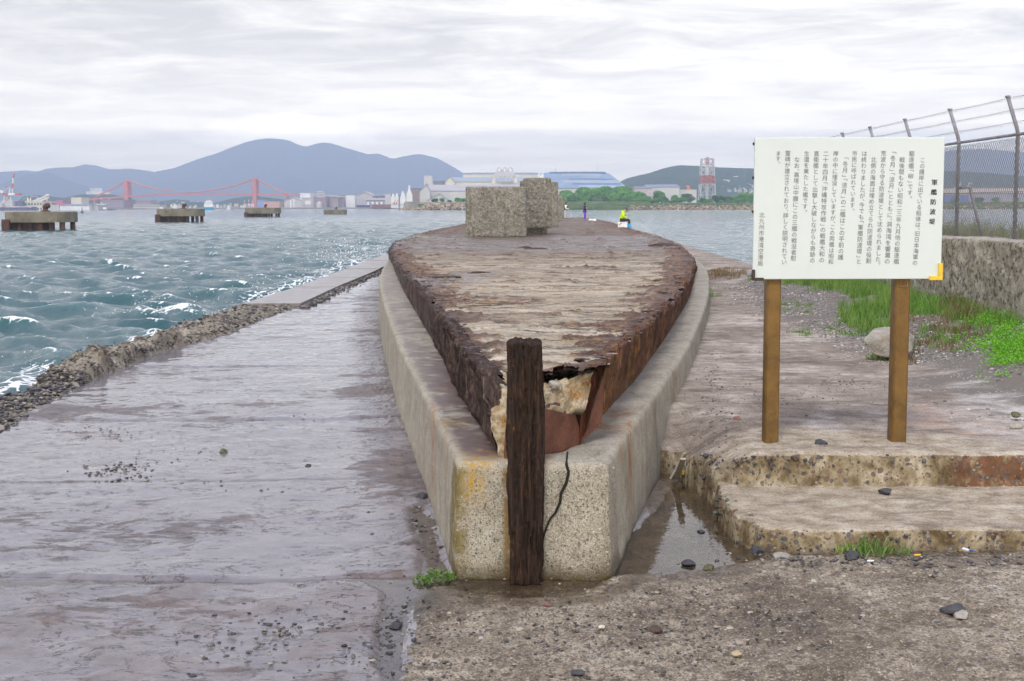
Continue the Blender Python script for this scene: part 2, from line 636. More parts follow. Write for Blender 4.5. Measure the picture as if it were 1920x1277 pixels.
def m_slab():
    mt, t = newmat('slab_concrete')
    p = t.pos()
    a = t.noise(p, 0.7, 7, 0.62, 0.7)
    b = t.noise(p, 5.5, 9, 0.68, 0.3)
    c = t.noise(p, 60, 4, 0.7)
    top = t.ramp(t.m('ADD', t.m('MULTIPLY', a, .55), t.m('MULTIPLY', b, .45)),
                 [(0.36, (.135, .105, .082)), (0.45, (.235, .192, .158)), (0.53, (.34, .29, .245)), (0.61, (.52, .465, .415))])
    top = t.mix(t.m('MULTIPLY', t.attr('tan'), 0.8), top, t.ramp(b, [(0.34, (.23, .18, .12)), (0.48, (.38, .32, .235)), (0.64, (.52, .46, .37))]))
    top = t.mix(t.m('MULTIPLY', t.attr('pink'), t.m('MULTIPLY', t.ss(b, .42, .62), .6)), top, (.38, .23, .17))
    top = t.mix(t.m('MULTIPLY', t.attr('pale'), 0.75), top, t.ramp(b, [(0.35, (.34, .31, .29)), (0.6, (.56, .53, .51))]))
    top = t.mix(t.m('MULTIPLY', t.ss(c, 0.52, 0.62), 0.55), top, (.085, .07, .062))
    top = t.mix(t.m('MULTIPLY', t.ss(c, 0.42, 0.34), 0.5), top, (.52, .47, .44))
    dk = t.ss(t.noise(t.sc(p, (.6, 1.5, 1)), 2.4, 8, .7, .6), .52, .62)
    top = t.mix(t.m('MULTIPLY', dk, .5), top, (.095, .078, .072))
    # worn, stony faces of the steps
    w_ = t.addv(p, t.sc(t.n('ShaderNodeTexNoise', {'Vector': p, 'Scale': 14.0, 'Detail': 3.0}).outputs['Color'], (.03, .03, .03)))
    rb = t.ramp(b, [(0.36, (.085, .058, .028)), (0.48, (.20, .155, .092)), (0.58, (.31, .26, .18)), (0.66, (.44, .39, .31))])
    rb = t.mix(t.m('MULTIPLY', t.attr('rust'), t.ss(t.noise(p, 8, 7, .7), .36, .5)), rb, t.ramp(b, [(0.3, (.07, .032, .018)), (0.55, (.155, .078, .042)), (0.7, (.32, .24, .17))]))
    hh = b
    for scl, fr, sz in ((20, 0.55, 0.55), (44, 0.5, 0.5)):
        pm, pr, pd = t.stones(w_, scl, fr, sz)
        rb = t.mix(t.m('MULTIPLY', pm, 0.9), rb, t.ramp(pr, [(0, (.04, .04, .05)), (0.5, (.11, .105, .11)), (0.8, (.13, .08, .065)), (1, (.3, .26, .2))]))
        hh = t.m('ADD', hh, t.m('MULTIPLY', pm, 0.35))
    slope = t.m('MULTIPLY', t.ss(t.nz(), 0.90, 0.72), t.attr('edge'))
    col = t.mix(slope, top, rb)
    grv = t.attr('gravel')
    gm, gr, gd = t.stones(p, 40, 0.9, 0.5)
    gcol = t.mix(gm, (.16, .145, .13), t.ramp(gr, [(0, (.12, .11, .11)), (0.6, (.30, .27, .25)), (0.9, (.5, .47, .45)), (1, (.75, .72, .7))]))
    gcol = t.mix(t.ss(t.noise(p, 1.5, 5), .45, .62), gcol, (.17, .15, .13))
    col = t.mix(grv, col, gcol)
    h = t.m('ADD', t.m('MULTIPLY', hh, 0.8), t.m('ADD', t.m('MULTIPLY', c, 0.25), t.m('MULTIPLY', t.m('MULTIPLY', gm, grv), 0.5)))
    t.out(t.pbr(col, 0.88, t.bump(h, 0.6, 0.02), 0.22))
    return mt


def m_casing():
    mt, t = newmat('speckled_concrete')
    p = t.pos()
    x, y, z = t.sep(p)
    a = t.noise(p, 1.6, 6, 0.6)
    b = t.noise(p, 11, 7, 0.65)
    sp = t.noise(p, 130, 3, 0.6)
    st = t.noise(t.comb(t.m('MULTIPLY', x, 11), t.m('MULTIPLY', y, 5), t.m('MULTIPLY', z, 0.45)), 1.0, 6, 0.65)
    col = t.ramp(t.m('ADD', t.m('MULTIPLY', a, .45), t.m('MULTIPLY', b, .55)), [(0.33, (.22, .198, .158)), (0.5, (.33, .305, .25)), (0.66, (.43, .405, .345))])
    col = t.mix(t.m('MULTIPLY', t.ss(st, 0.53, 0.68), 0.55), col, (.155, .13, .09))
    sp2 = t.noise(p, 62, 3, 0.7)
    col = t.mix(t.m('MULTIPLY', t.ss(sp, 0.54, 0.62), 0.65), col, (.125, .10, .07))
    col = t.mix(t.m('MULTIPLY', t.ss(sp2, 0.55, 0.63), t.m('ADD', .35, t.m('MULTIPLY', t.attr('front'), .5))), col, (.09, .065, .04))
    col = t.mix(t.m('MULTIPLY', t.ss(sp, 0.43, 0.36), 0.6), col, (.58, .545, .49))
    fr = t.attr('front')
    h = t.m('MULTIPLY', sp, 0.5)
    for scl, f_, sz in ((85, 0.5, 0.5), (38, 0.30, 0.46)):
        pm, pr, pd = t.stones(p, scl, f_, sz)
        k = t.m('MULTIPLY', pm, t.m('MAXIMUM', fr, 0.18))
        col = t.mix(k, col, t.ramp(pr, [(0, (.06, .045, .03)), (0.45, (.16, .115, .06)), (0.7, (.24, .21, .18)), (0.9, (.12, .11, .11)), (1, (.6, .57, .52))]))
        h = t.m('SUBTRACT', h, t.m('MULTIPLY', k, 0.35))
    moss = t.m('MULTIPLY', t.attr('moss'), t.ss(b, 0.36, 0.56))
    col = t.mix(moss, col, (.15, .115, .035))
    yel = t.m('MULTIPLY', t.attr('yellow'), t.ss(t.noise(p, 22, 6, .65), 0.38, 0.58))
    col = t.mix(yel, col, (.40, .24, .015))
    rs = t.m('MULTIPLY', t.attr('rust'), t.ss(t.noise(p, 9, 7, .65), 0.30, 0.6))
    col = t.mix(t.m('MULTIPLY', rs, 0.85), col, (.23, .095, .025))
    pu = t.m('MULTIPLY', t.attr('purple'), t.ss(t.noise(p, 4, 7, .65), 0.34, 0.50))
    col = t.mix(t.m('MULTIPLY', pu, 0.85), col, (.115, .075, .072))
    dk = t.attr('damp')
    col = t.mix(dk, col, t.mix(1.0, col, (.36, .31, .24), 'MULTIPLY'))
    rough = t.m('SUBTRACT', 0.82, t.m('ADD', t.m('MULTIPLY', dk, 0.4), t.m('MULTIPLY', pu, 0.38)))
    t.out(t.pbr(col, rough, t.bump(t.m('ADD', h, t.m('MULTIPLY', b, 0.6)), 0.55, 0.012), 0.4))
    return mt


def m_rust(name, cols, orange=0.3, streak=(30, 30, 2.0), gloss=0.55, red=0.0):
    mt, t = newmat(name)
    p = t.pos()
    s = t.noise(t.sc(p, streak), 1.0, 8, 0.65, 0.4)
    a = t.noise(p, 3.0, 7, 0.65, 0.6)
    f = t.noise(p, 55, 5, 0.7)
    col = t.ramp(t.m('ADD', t.m('MULTIPLY', s, .5), t.m('ADD', t.m('MULTIPLY', a, .3), t.m('MULTIPLY', f, .2))),
                 [(0.33, cols[0]), (0.46, cols[1]), (0.57, cols[2]), (0.68, cols[3])])
    o = t.m('MULTIPLY', t.ss(t.noise(t.addv(t.sc(p, (1, 1, .5)), (5, 1, 3)), 7, 7, 0.68), 0.66 - orange * .2, 0.76 - orange * .2), 0.85)
    col = t.mix(o, col, t.ramp(f, [(0.3, (.20, .075, .015)), (0.7, (.42, .20, .035))]))
    if red:
        rr = t.attr('panel')
        col = t.mix(t.m('MULTIPLY', rr, red), col, t.ramp(f, [(0.3, (.085, .032, .020)), (0.7, (.16, .060, .036))]))
    k2 = tuple(x * 2.1 for x in streak[:2]) + (streak[2] * 1.2,)
    ck = t.m('MAXIMUM', t.crack(t.sc(p, streak), .8, .05, 5, .3), t.m('MULTIPLY', t.crack(t.addv(t.sc(p, k2), (3, 1, 2)), 1.0, .06, 4, .3), .7))
    col = t.mix(t.m('MULTIPLY', ck, .6), col, tuple(x * .4 for x in cols[0]))
    hi = t.ss(t.noise(t.addv(t.sc(p, k2), (7, 7, 1)), 1.0, 5, .7), .58, .68)
    col = t.mix(t.m('MULTIPLY', hi, .45), col, cols[3])
    h = t.m('SUBTRACT', t.m('ADD', t.m('MULTIPLY', s, 1.0), t.m('MULTIPLY', f, 0.3)), t.m('MULTIPLY', ck, .5))
    rough = t.lin(a, 0.3, 0.7, gloss - 0.15, gloss + 0.25)
    t.out(t.pbr(col, rough, t.bump(h, 0.8, 0.02), 0.4))
    return mt


def m_deck():
    mt, t = newmat('deck_concrete')
    p = t.pos()
    q = t.sc(p, (0.62, 1.0, 1.0))
    a = t.noise(q, 0.55, 7, 0.62, 0.5)
    b = t.noise(q, 4.0, 10, 0.70, 0.7)
    c = t.noise(p, 38, 5, 0.72)
    col = t.ramp(t.m('ADD', t.m('MULTIPLY', a, .42), t.m('MULTIPLY', b, .58)),
                 [(0.37, (.19, .14, .085)), (0.43, (.33, .255, .165)), (0.50, (.425, .355, .26)), (0.58, (.50, .435, .335)), (0.66, (.64, .58, .48))])
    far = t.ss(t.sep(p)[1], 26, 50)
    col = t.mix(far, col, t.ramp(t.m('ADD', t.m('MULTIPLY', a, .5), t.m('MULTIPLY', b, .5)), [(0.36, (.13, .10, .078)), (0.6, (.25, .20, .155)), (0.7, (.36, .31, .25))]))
    gry = t.ss(t.noise(t.addv(q, (4, 8, 1)), 1.4, 6, .65), 0.52, 0.66)
    col = t.mix(t.m('MULTIPLY', gry, 0.45), col, (.17, .155, .14))
    col = t.mix(t.m('MULTIPLY', t.ss(c, 0.52, 0.62), 0.65), col, (.085, .065, .05))
    col = t.mix(t.m('MULTIPLY', t.ss(c, 0.43, 0.35), 0.5), col, (.60, .55, .47))
    rs = t.attr('rust')
    rn = t.noise(q, 6, 9, .7)
    rcol = t.ramp(t.m('ADD', t.m('MULTIPLY', rn, .6), t.m('MULTIPLY', c, .4)), [(0.36, (.030, .017, .012)), (0.47, (.098, .052, .034)), (0.56, (.20, .108, .062)), (0.66, (.36, .25, .18))])
    rcol = t.mix(t.ss(t.noise(p, 5, 7, .7), 0.57, 0.66), rcol, (.34, .17, .05))
    lines = t.noise(t.sc(p, (.25, 3.2, 1)), 3.0, 8, .72, .5)
    col = t.mix(t.m('MULTIPLY', t.ss(lines, .56, .62), .4), col, (.13, .10, .08))
    ck = t.m('MAXIMUM', t.crack(t.sc(p, (.22, 1.6, 1)), 1.5, .016), t.m('MULTIPLY', t.crack(t.addv(t.sc(p, (.4, 2.6, 1)), (4, 2, 0)), 2.6, .016), .8))
    ck = t.m('MULTIPLY', ck, t.ss(t.noise(p, 1.3, 4), .40, .52))
    col = t.mix(t.m('MULTIPLY', ck, .9), col, (.055, .036, .030))
    rcol = t.mix(t.m('MULTIPLY', t.attr('rim'), .75), rcol, t.mix(1.0, rcol, (.40, .34, .32), 'MULTIPLY'))
    col = t.mix(t.m('MULTIPLY', rs, .92), col, rcol)
    wt = t.m('MULTIPLY', t.attr('wet'), t.ss(t.noise(q, 2.2, 6, .6), 0.33, 0.52))
    col = t.mix(t.m('MULTIPLY', wt, 0.6), col, (.125, .095, .082))
    rough = t.m('SUBTRACT', 0.82, t.m('ADD', t.m('MULTIPLY', wt, 0.48), t.m('MULTIPLY', rs, 0.14)))
    h = t.m('SUBTRACT', t.m('ADD', t.m('MULTIPLY', b, 1.0), t.m('MULTIPLY', c, 0.3)), t.m('MULTIPLY', ck, .35))
    t.out(t.pbr(col, rough, t.bump(h, 1.0, 0.03), 0.45))
    return mt


def m_aggregate(name, base, dark, light, scale=14, moss=0.0, bump=1.0):
    mt, t = newmat(name)
    p = t.objc()
    a = t.noise(p, 0.8, 6, 0.6)
    b = t.noise(p, scale * .35, 8, 0.7)
    c = t.noise(p, scale * 1.6, 5, 0.75)
    col = t.ramp(t.m('ADD', t.m('MULTIPLY', a, .35), t.m('MULTIPLY', b, .65)), [(0.34, dark), (0.5, base), (0.66, light)])
    d, vc = t.vor(p, scale)
    r = t.sep(vc)[0]
    pit = t.ss(t.noise(t.addv(p, (3, 2, 8)), scale * .8, 6, 0.75), 0.53, 0.63)
    st = t.m('MULTIPLY', t.ss(d, 0.5, 0.3), t.ss(r, 0.45, 0.5))
    col = t.mix(t.m('MULTIPLY', st, 0.7), col, t.ramp(r, [(0.5, (.07, .065, .055)), (0.75, (.25, .225, .185)), (0.95, (.48, .45, .38))]))
    col = t.mix(t.m('MULTIPLY', pit, 0.8), col, tuple(k * .42 for k in dark))
    if moss:
        col = t.mix(t.m('MULTIPLY', t.ss(t.noise(p, 2.2, 6, .65), .5, .64), moss), col, (.085, .075, .03))
    h = t.m('ADD', t.m('ADD', t.m('MULTIPLY', b, .8), t.m('MULTIPLY', c, .45)), t.m('SUBTRACT', t.m('MULTIPLY', st, .35), t.m('MULTIPLY', pit, .5)))
    t.out(t.pbr(col, 0.9, t.bump(h, bump, 0.035), 0.3))
    return mt


def m_tone(name, stops, rough=0.75, scale=40, spec=0.4):
    mt, t = newmat(name)
    tn = t.attr('tone')
    n = t.noise(t.pos(), scale, 4, .65)
    col = t.ramp(tn, stops)
    col = t.mix(0.6, col, t.mix(1.0, col, t.ramp(n, [(0.3, (.5, .5, .5)), (0.7, (1.3, 1.3, 1.3))]), 'MULTIPLY'))
    t.out(t.pbr(col, rough, t.bump(n, 0.4, 0.01), spec))
    return mt


def m_leaf(name, a, b, c, trans=0.35, rough=0.6):
    mt, t = newmat(name)
    col = t.ramp(t.attr('tone'), [(0.0, a), (0.5, b), (1.0, c)])
    d = t.n('ShaderNodeBsdfDiffuse', {'Color': col}).outputs[0]
    tr = t.n('ShaderNodeBsdfTranslucent', {'Color': col}).outputs[0]
    mx = t.n('ShaderNodeMixShader', {0: trans, 1: d, 2: tr}).outputs[0]
    gl = t.n('ShaderNodeBsdfGlossy', {'Color': (1, 1, 1, 1), 'Roughness': 0.45}).outputs[0]
    mx = t.n('ShaderNodeMixShader', {0: 0.04, 1: mx, 2: gl}).outputs[0]
    t.out(mx)
    return mt


def m_sea():
    mt, t = newmat('sea_water')
    p = t.pos()
    n = t.noise(t.sc(p, (1, .6, 1)), 0.05, 4, .6)
    body = t.ramp(n, [(0.3, (.014, .068, .082)), (0.7, (.024, .095, .105))])
    body = t.mix(t.ss(t.attr('crest'), 0.0, 1.0), body, (.026, .115, .125))
    rp = t.noise(p, 7.5, 7, 0.68, 0.6)
    rp2 = t.noise(t.sc(p, (1, .5, 1)), 1.1, 6, 0.65, 0.5)
    h = t.m('ADD', t.m('MULTIPLY', rp, 0.34), t.m('MULTIPLY', rp2, 1.0))
    nm = t.n('ShaderNodeBump', {'Height': h, 'Strength': 0.7, 'Distance': 0.18}).outputs[0]
    wat = t.pbr(body, 0.07, nm, 0.5, ior=1.333)
    f = t.attr('foam')
    lace = t.noise(t.sc(p, (1, 1, .3)), 6.0, 9, 0.76, 1.4)
    d, _ = t.vor(t.addv(p, t.sc(t.n('ShaderNodeTexNoise', {'Vector': p, 'Scale': 1.5, 'Detail': 4.0}).outputs['Color'], (.9, .9, .9))), 2.6, 'DISTANCE_TO_EDGE')
    web = t.ss(d, 0.16, 0.02)
    cov = t.ss(t.m('ADD', f, t.m('ADD', t.m('MULTIPLY', t.m('SUBTRACT', lace, 0.5), 2.3), t.m('MULTIPLY', t.m('SUBTRACT', web, 0.45), 0.45))), 0.42, 0.70)
    cov = t.m('MULTIPLY', cov, t.ss(f, 0.03, 0.14))
    fo = t.pbr((.80, .82, .84), 0.7, t.bump(lace, .6, .05), 0.2)
    t.out(t.n('ShaderNodeMixShader', {0: cov, 1: wat, 2: fo}).outputs[0])
    return mt


def m_puddle():
    mt, t = newmat('puddle_water')
    p = t.pos()
    n = t.noise(t.sc(p, (1, 1, 1)), 7.0, 3, 0.5)
    n2 = t.noise(p, 26.0, 2, 0.5)
    nm = t.bump(t.m('ADD', n, t.m('MULTIPLY', n2, .25)), 0.10, 0.02)
    fr = t.n('ShaderNodeFresnel', {'IOR': 1.33, 'Normal': nm}).outputs[0]
    tr = t.n('ShaderNodeBsdfTransparent', {'Color': (.90, .87, .82, 1)}).outputs[0]
    gl = t.n('ShaderNodeBsdfGlossy', {'Color': (1, 1, 1, 1), 'Roughness': 0.02, 'Normal': nm}).outputs[0]
    t.out(t.n('ShaderNodeMixShader', {0: fr, 1: tr, 2: gl}).outputs[0])
    return mt


def m_hill(name, a, b, c, scale=0.004):
    mt, t = newmat(name)
    p = t.pos()
    n = t.noise(p, scale, 8, 0.68)
    n2 = t.noise(p, scale * 9, 5, 0.7)
    col = t.ramp(t.m('ADD', t.m('MULTIPLY', n, .6), t.m('MULTIPLY', n2, .4)), [(0.36, a), (0.5, b), (0.64, c)])
    t.out(t.pbr(col, 0.95, t.bump(n2, 0.6, 8.0), 0.05))
    return mt


M = {}
M['walk'] = m_walkway()
M['fore'] = m_conglomerate()
M['slab'] = m_slab()
M['casing'] = m_casing()
M['rust_dark'] = m_rust('flaking_dark_rust', [(.020, .012, .010), (.060, .036, .030), (.125, .078, .064), (.24, .18, .165)], 0.22, (26, 26, 1.6), 0.5)
M['rust_red'] = m_rust('red_brown_rust', [(.030, .014, .010), (.105, .046, .024), (.22, .098, .045), (.38, .20, .10)], 0.75, (16, 16, 1.2), 0.5, red=0.85)
M['stem'] = m_rust('barky_rust', [(.010, .005, .0035), (.030, .0145, .009), (.068, .033, .018), (.16, .082, .042)], 0.22, (34, 34, 2.4), 0.7)
M['plate'] = simple('red_brown_plate', (.135, .052, .033), 0.5, 0.4, 5, 0.5, dirt=(.06, .028, .02))
M['deck'] = m_deck()
def m_infill():
    mt, t = newmat('broken_infill_concrete')
    p = t.pos()
    b = t.noise(p, 14, 8, .68)
    c = t.noise(p, 70, 5, .75)
    col = t.ramp(b, [(0.33, (.20, .14, .07)), (0.45, (.40, .33, .22)), (0.6, (.56, .50, .40))])
    col = t.mix(t.m('MULTIPLY', t.ss(c, .52, .62), .5), col, (.16, .11, .06))
    o = t.m('MULTIPLY', t.attr('orange'), t.ss(b, .36, .54))
    col = t.mix(o, col, t.ramp(c, [(0.35, (.12, .045, .012)), (0.5, (.30, .135, .02)), (0.65, (.46, .28, .07))]))
    t.out(t.pbr(col, t.lin(o, 0, 1, .85, .45), t.bump(t.m('ADD', b, t.m('MULTIPLY', c, .4)), .9, .02), .4))
    return mt


M['infill'] = m_infill()
M['block'] = m_aggregate('pitted_block_concrete', (.245, .232, .205), (.145, .135, .115), (.40, .38, .34), 18, 0.35, 1.0)
M['wallc'] = m_aggregate('rough_wall_concrete', (.31, .285, .23), (.19, .168, .125), (.45, .42, .35), 15, 0.3, 0.9)
M['walltop'] = simple('wall_coping_concrete', (.33, .30, .26), 0.9, 0.25, 5, 0.4)
M['sea'] = m_sea()
M['puddle'] = m_puddle()
M['stone_dark'] = m_tone('slate_stones', [(0, (.030, .029, .034)), (0.45, (.085, .08, .085)), (0.8, (.17, .15, .135)), (1, (.34, .30, .26))], 0.45)
M['stone_step'] = m_tone('embedded_stones', [(0, (.045, .045, .055)), (0.4, (.11, .11, .12)), (0.65, (.12, .125, .10)), (0.85, (.13, .075, .065)), (1, (.30, .25, .19))], 0.7)
M['gravel'] = m_tone('pale_gravel', [(0, (.13, .12, .115)), (0.5, (.27, .245, .225)), (0.85, (.42, .39, .37)), (1, (.72, .70, .68))], 0.85)
M['riprap'] = m_tone('tan_riprap', [(0, (.12, .085, .055)), (0.5, (.33, .235, .15)), (1, (.52, .42, .30))], 0.9, 0.3)
M['mound'] = m_aggregate('stony_mound', (.27, .235, .19), (.135, .115, .09), (.40, .365, .31), 12, 0.35, 1.0)
M['boulder'] = simple('grey_boulder', (.33, .31, .275), 0.9, 0.4, 7, 1.0, dirt=(.30, .19, .09))
M['grass'] = m_leaf('grass_blades', (.075, .16, .02), (.16, .33, .045), (.34, .42, .11))
M['cover'] = m_leaf('bright_leaves', (.085, .27, .008), (.16, .46, .012), (.27, .58, .03))
M['dry_weed'] = m_leaf('dry_weed', (.12, .10, .04), (.22, .15, .07), (.30, .20, .10))
M['reed'] = m_leaf('tall_grass', (.10, .13, .035), (.19, .22, .07), (.33, .32, .14))
M['tree_a'] = m_leaf('tree_leaves', (.05, .17, .012), (.13, .41, .03), (.23, .56, .07), 0.35)
M['tree_b'] = m_leaf('dark_tree_leaves', (.018, .075, .014), (.045, .17, .026), (.095, .27, .05), 0.25)
M['tree_c'] = m_leaf('grey_green_leaves', (.055, .12, .04), (.125, .22, .085), (.25, .34, .17), 0.25)
M['bark'] = simple('bark', (.07, .05, .035), 0.9, 0.3, 4)
M['board'] = simple('sign_white', (.575, .635, .635), 0.42, 0.03, 1.2, dirt=(.52, .57, .565))
M['ink'] = simple('black_ink', (.045, .045, .048), 0.6, 0.1)
M['bronze'] = simple('bronze_paint', (.150, .082, .020), 0.5, 0.3, 9, 0.1, dirt=(.075, .040, .012))
M['cap_yellow'] = simple('yellow_corner_plastic', (.68, .47, .045), 0.5, 0.15, 12)
M['cap_dark'] = simple('dark_corner_plastic', (.045, .03, .022), 0.5, 0.3, 12)
M['galv'] = simple('galvanised_steel', (.25, .245, .28), 0.5, 0.3, 7, 0.15, metal=0.3, dirt=(.17, .13, .12))
M['wire'] = simple('fence_wire', (.20, .198, .215), 0.55, 0.2, 10, metal=0.2)
M['dolphin'] = simple('weathered_pier_concrete', (.175, .16, .125), 0.92, 0.4, 0.5, 0.5, dirt=(.10, .09, .065))
M['pile'] = simple('rusty_pile', (.085, .055, .045), 0.85, 0.4, 1.2, 0.4, dirt=(.24, .10, .03))
M['bollard'] = simple('bollard_iron', (.075, .035, .03), 0.7, 0.3, 3)
M['bank'] = m_hill('bank_grass_cover', (.05, .10, .028), (.085, .15, .042), (.17, .19, .075), 0.05)
M['hill_near'] = m_hill('wooded_hill', (.014, .035, .012), (.028, .06, .02), (.05, .085, .03), 0.011)
M['hill_far'] = m_hill('far_wooded_hill', (.015, .032, .014), (.024, .046, .02), (.036, .062, .028), 0.004)
M['land'] = simple('industrial_ground', (.20, .19, .18), 0.95, 0.3, 0.02)


def paint(name, col, rough=0.7, scale=0.15, var=0.10, dirt=None):
    if name not in M:
        M[name] = simple(name, col, rough, var, scale, dirt=dirt)
    return M[name]
# ================================================================== setting: sea, quay, ground
rng = np.random.default_rng(11)
SEA_Z = -0.4
A_ = lambda pts, z=0.0: np.array([tuple(G(a, b, z)) for a, b in pts])


def by_y(P):
    P = np.asarray(P)
    o = np.argsort(P[:, 1])
    return lambda y: np.interp(y, P[o, 1], P[o, 0])


# --- plan lines of the concrete casing round the hull (photo pixels of its top, z 0.7)
CZ_ = 0.70
L_out = A_([(857, 866), (810, 770), (790, 730), (745, 640), (717, 560), (712, 520), (722, 495), (738, 476)], CZ_)
L_in = A_([(943, 858), (893, 785), (868, 742), (802, 622), (757, 548), (742, 515), (735, 490), (745, 472)], CZ_)
R_out = A_([(1140, 868), (1185, 800), (1250, 710), (1300, 630), (1327, 560), (1330, 525), (1322, 500), (1296, 477)], CZ_)
R_in = A_([(1078, 833), (1120, 783), (1188, 712), (1247, 630), (1289, 565), (1302, 527), (1303, 502), (1283, 478)], CZ_)
F_out = A_([(857, 866), (940, 866), (1050, 867), (1140, 868)], CZ_)
F_in = A_([(943, 858), (972, 850), (1046, 848), (1078, 833)], CZ_)
xLo, xRo, xLi, xRi = by_y(L_out), by_y(R_out), by_y(L_in), by_y(R_in)


def zdeck(y):
    return np.interp(y, [7.9, 8.5, 10.4, 16, 23.6, 34, 50, 170], [1.15, 1.16, 1.13, 1.07, .94, .80, .765, .765])


def GD(px, py):
    z = 0.9
    for _ in range(25):
        p = G(px, py, z)
        z = 0.5 * z + 0.5 * float(zdeck(p.y))
    return p


# --- sea -----------------------------------------------------------
def build_sea():
    nr, na = 1000, 760
    r = 9.0 * np.exp(np.linspace(0, math.log(11500 / 9.0), nr))
    a = np.radians(np.linspace(-47, 38, na))
    RR, AA = np.meshgrid(r, a, indexing='ij')
    X, Y = RR * np.sin(AA), RR * np.cos(AA)
    shel = 1 - 0.72 * sst(X - (6.5 + 0.02 * Y), -3, 6)
    shel *= 1 - 0.5 * sst(RR, 300, 900)
    sp = np.maximum(RR * (r[1] / r[0] - 1), RR * (a[1] - a[0]))
    Z = np.zeros_like(X)
    DX = np.zeros_like(X)
    DY = np.zeros_like(X)
    Jx = np.zeros_like(X)
    g = np.random.default_rng(5)
    lam = 0.55 * np.exp(np.linspace(0, math.log(9.0 / 0.55), 64))
    for i, L in enumerate(lam):
        th = math.radians(250) + g.normal(0, 0.62)        # towards the viewer and the quay
        kx, ky = math.cos(th), math.sin(th)
        k = 2 * math.pi / L
        amp = 0.0072 * L ** .95 * g.uniform(.6, 1.4) if L < 2.6 else 0.0072 * 2.6 ** .95 * (2.6 / L) ** 1.1 * g.uniform(.6, 1.4)
        amp *= 1.4
        fade = 1 - sst(sp, L * .40, L * .95)
        grp = 0.55 + 0.75 * np.clip(vn(X / (L * 5) + i * 3.3, Y / (L * 5), 0, 40 + i) * .5 + .5, 0, 1)
        A2 = amp * fade * grp
        ph = k * (kx * X + ky * Y) + g.uniform(0, 6.28)
        c, s = np.cos(ph), np.sin(ph)
        Z += A2 * c
        DX -= A2 * kx * s * 1.15
        DY -= A2 * ky * s * 1.15
        Jx += A2 * k * c
    brk = 0
    # a breaking crest in front of the rubble bank and wash along the quay
    bc = G(325, 590, SEA_Z)
    wv = np.exp(-(((X - bc.x) * .9 + (Y - bc.y) * .25) / 1.6) ** 2 - (((Y - bc.y) - (X - bc.x) * .35) / .55) ** 2) * np.clip(.75 + .6 * fbm(X * 1.5, Y * 1.5, 0, 4, 90), 0, 1.3)
    Z += wv * 0.26
    thr = np.quantile(Jx[(RR > 20) & (RR < 160) & (X < -3)], 0.970)
    foam = .8 * sst(Jx, thr * .80, thr * 1.5) * (0.35 + .65 * shel)
    px, py = pxy(np.stack([X, Y, np.full_like(X, SEA_Z)], -1))
    wash = polysd(px, py, [(-60, 672), (60, 668), (140, 690), (230, 640), (330, 600), (420, 590), (440, 610), (300, 650), (160, 700), (120, 740), (-60, 740)])
    wob = fbm(X * .35, Y * .35, 0, 4, 9) * 22
    foam = np.maximum(foam, 0.50 * sst(wash + wob, 22, -22) * (RR < 80))
    wash2 = polysd(px, py, [(460, 556), (560, 525), (650, 490), (720, 478), (728, 486), (640, 520), (480, 575)])
    foam = np.maximum(foam, 0.42 * sst(wash2 + wob * .6, 16, -10) * (RR < 120))
    foam = np.maximum(foam, np.clip(wv * .85 * (0.5 + .5 * sst(px, 250, 300)), 0, .72) * (Y < bc.y + 1.2))
    crest = np.clip(Z / 0.30, -.3, 1.0) * shel
    P = np.stack([X + DX * shel, Y + DY * shel, SEA_Z + Z * shel], -1)
    grid_obj('sea', P, M['sea'], None, {'foam': foam, 'crest': crest}, True, flip=True)
    tag(bpy.data.objects['sea'], kind='structure')
    # spray thrown up along the quay edge
    C, S = [], []
    for (qx, qy, n, hgt) in ((640, 497, 160, .5), (660, 486, 120, .55), (560, 535, 70, .25), (500, 560, 50, .2), (325, 585, 90, .22), (690, 478, 60, .35), (20, 700, 30, .15)):
        c = G(qx, qy, SEA_Z + .1)
        for _ in range(n):
            h = abs(g.normal(0, 1)) * hgt
            C.append((c.x + g.normal(0, .7) * (1 + h), c.y + g.normal(0, .9), SEA_Z + .12 + h))
            S.append(g.uniform(.006, .022) * (c.y / 40))
    me = stones_mesh('sea_spray', np.array(C), np.array(S), g, 1.0, .2, True)
    tag(link('sea_spray', me, paint('spray_white', (.85, .87, .9), .5)), kind='stuff')


build_sea()

# --- low ground: wet walkway, foreground, puddles --------------------
EDGE_PX = [(-260, 930), (-140, 880), (0, 812), (85, 765), (160, 722), (230, 690), (300, 662), (420, 632), (445, 620), (560, 577), (640, 540), (720, 506), (738, 494)]
edge_in = A_(EDGE_PX)
xE = by_y(edge_in)
POLY_FL = gp([(-400, 1103), (0, 1106), (250, 1100), (440, 1103), (640, 1092), (690, 1096), (716, 1112), (727, 1150), (712, 1200), (722, 1290), (722, 1700), (-900, 1700)])
POLY_FR = gp([(768, 1128), (800, 1108), (850, 1104), (960, 1128), (1090, 1124), (1180, 1090), (1300, 1084), (1380, 1066), (1450, 1048), (2400, 1040), (2600, 1700), (740, 1700), (735, 1277), (748, 1200)])
POLY_FR2 = gp([(1735, 1092), (1800, 1084), (2400, 1080), (2500, 1330), (2050, 1330), (1925, 1205), (1840, 1165), (1780, 1125)])
POLY_PR = gp([(1285, 880), (1330, 905), (1350, 950), (1400, 1010), (1430, 1048), (1330, 1072), (1180, 1082), (1100, 1092), (1120, 1070), (1200, 980)])
POLY_PL = gp([(772, 960), (800, 950), (822, 990), (852, 1080), (850, 1100), (790, 1102), (785, 1050)])


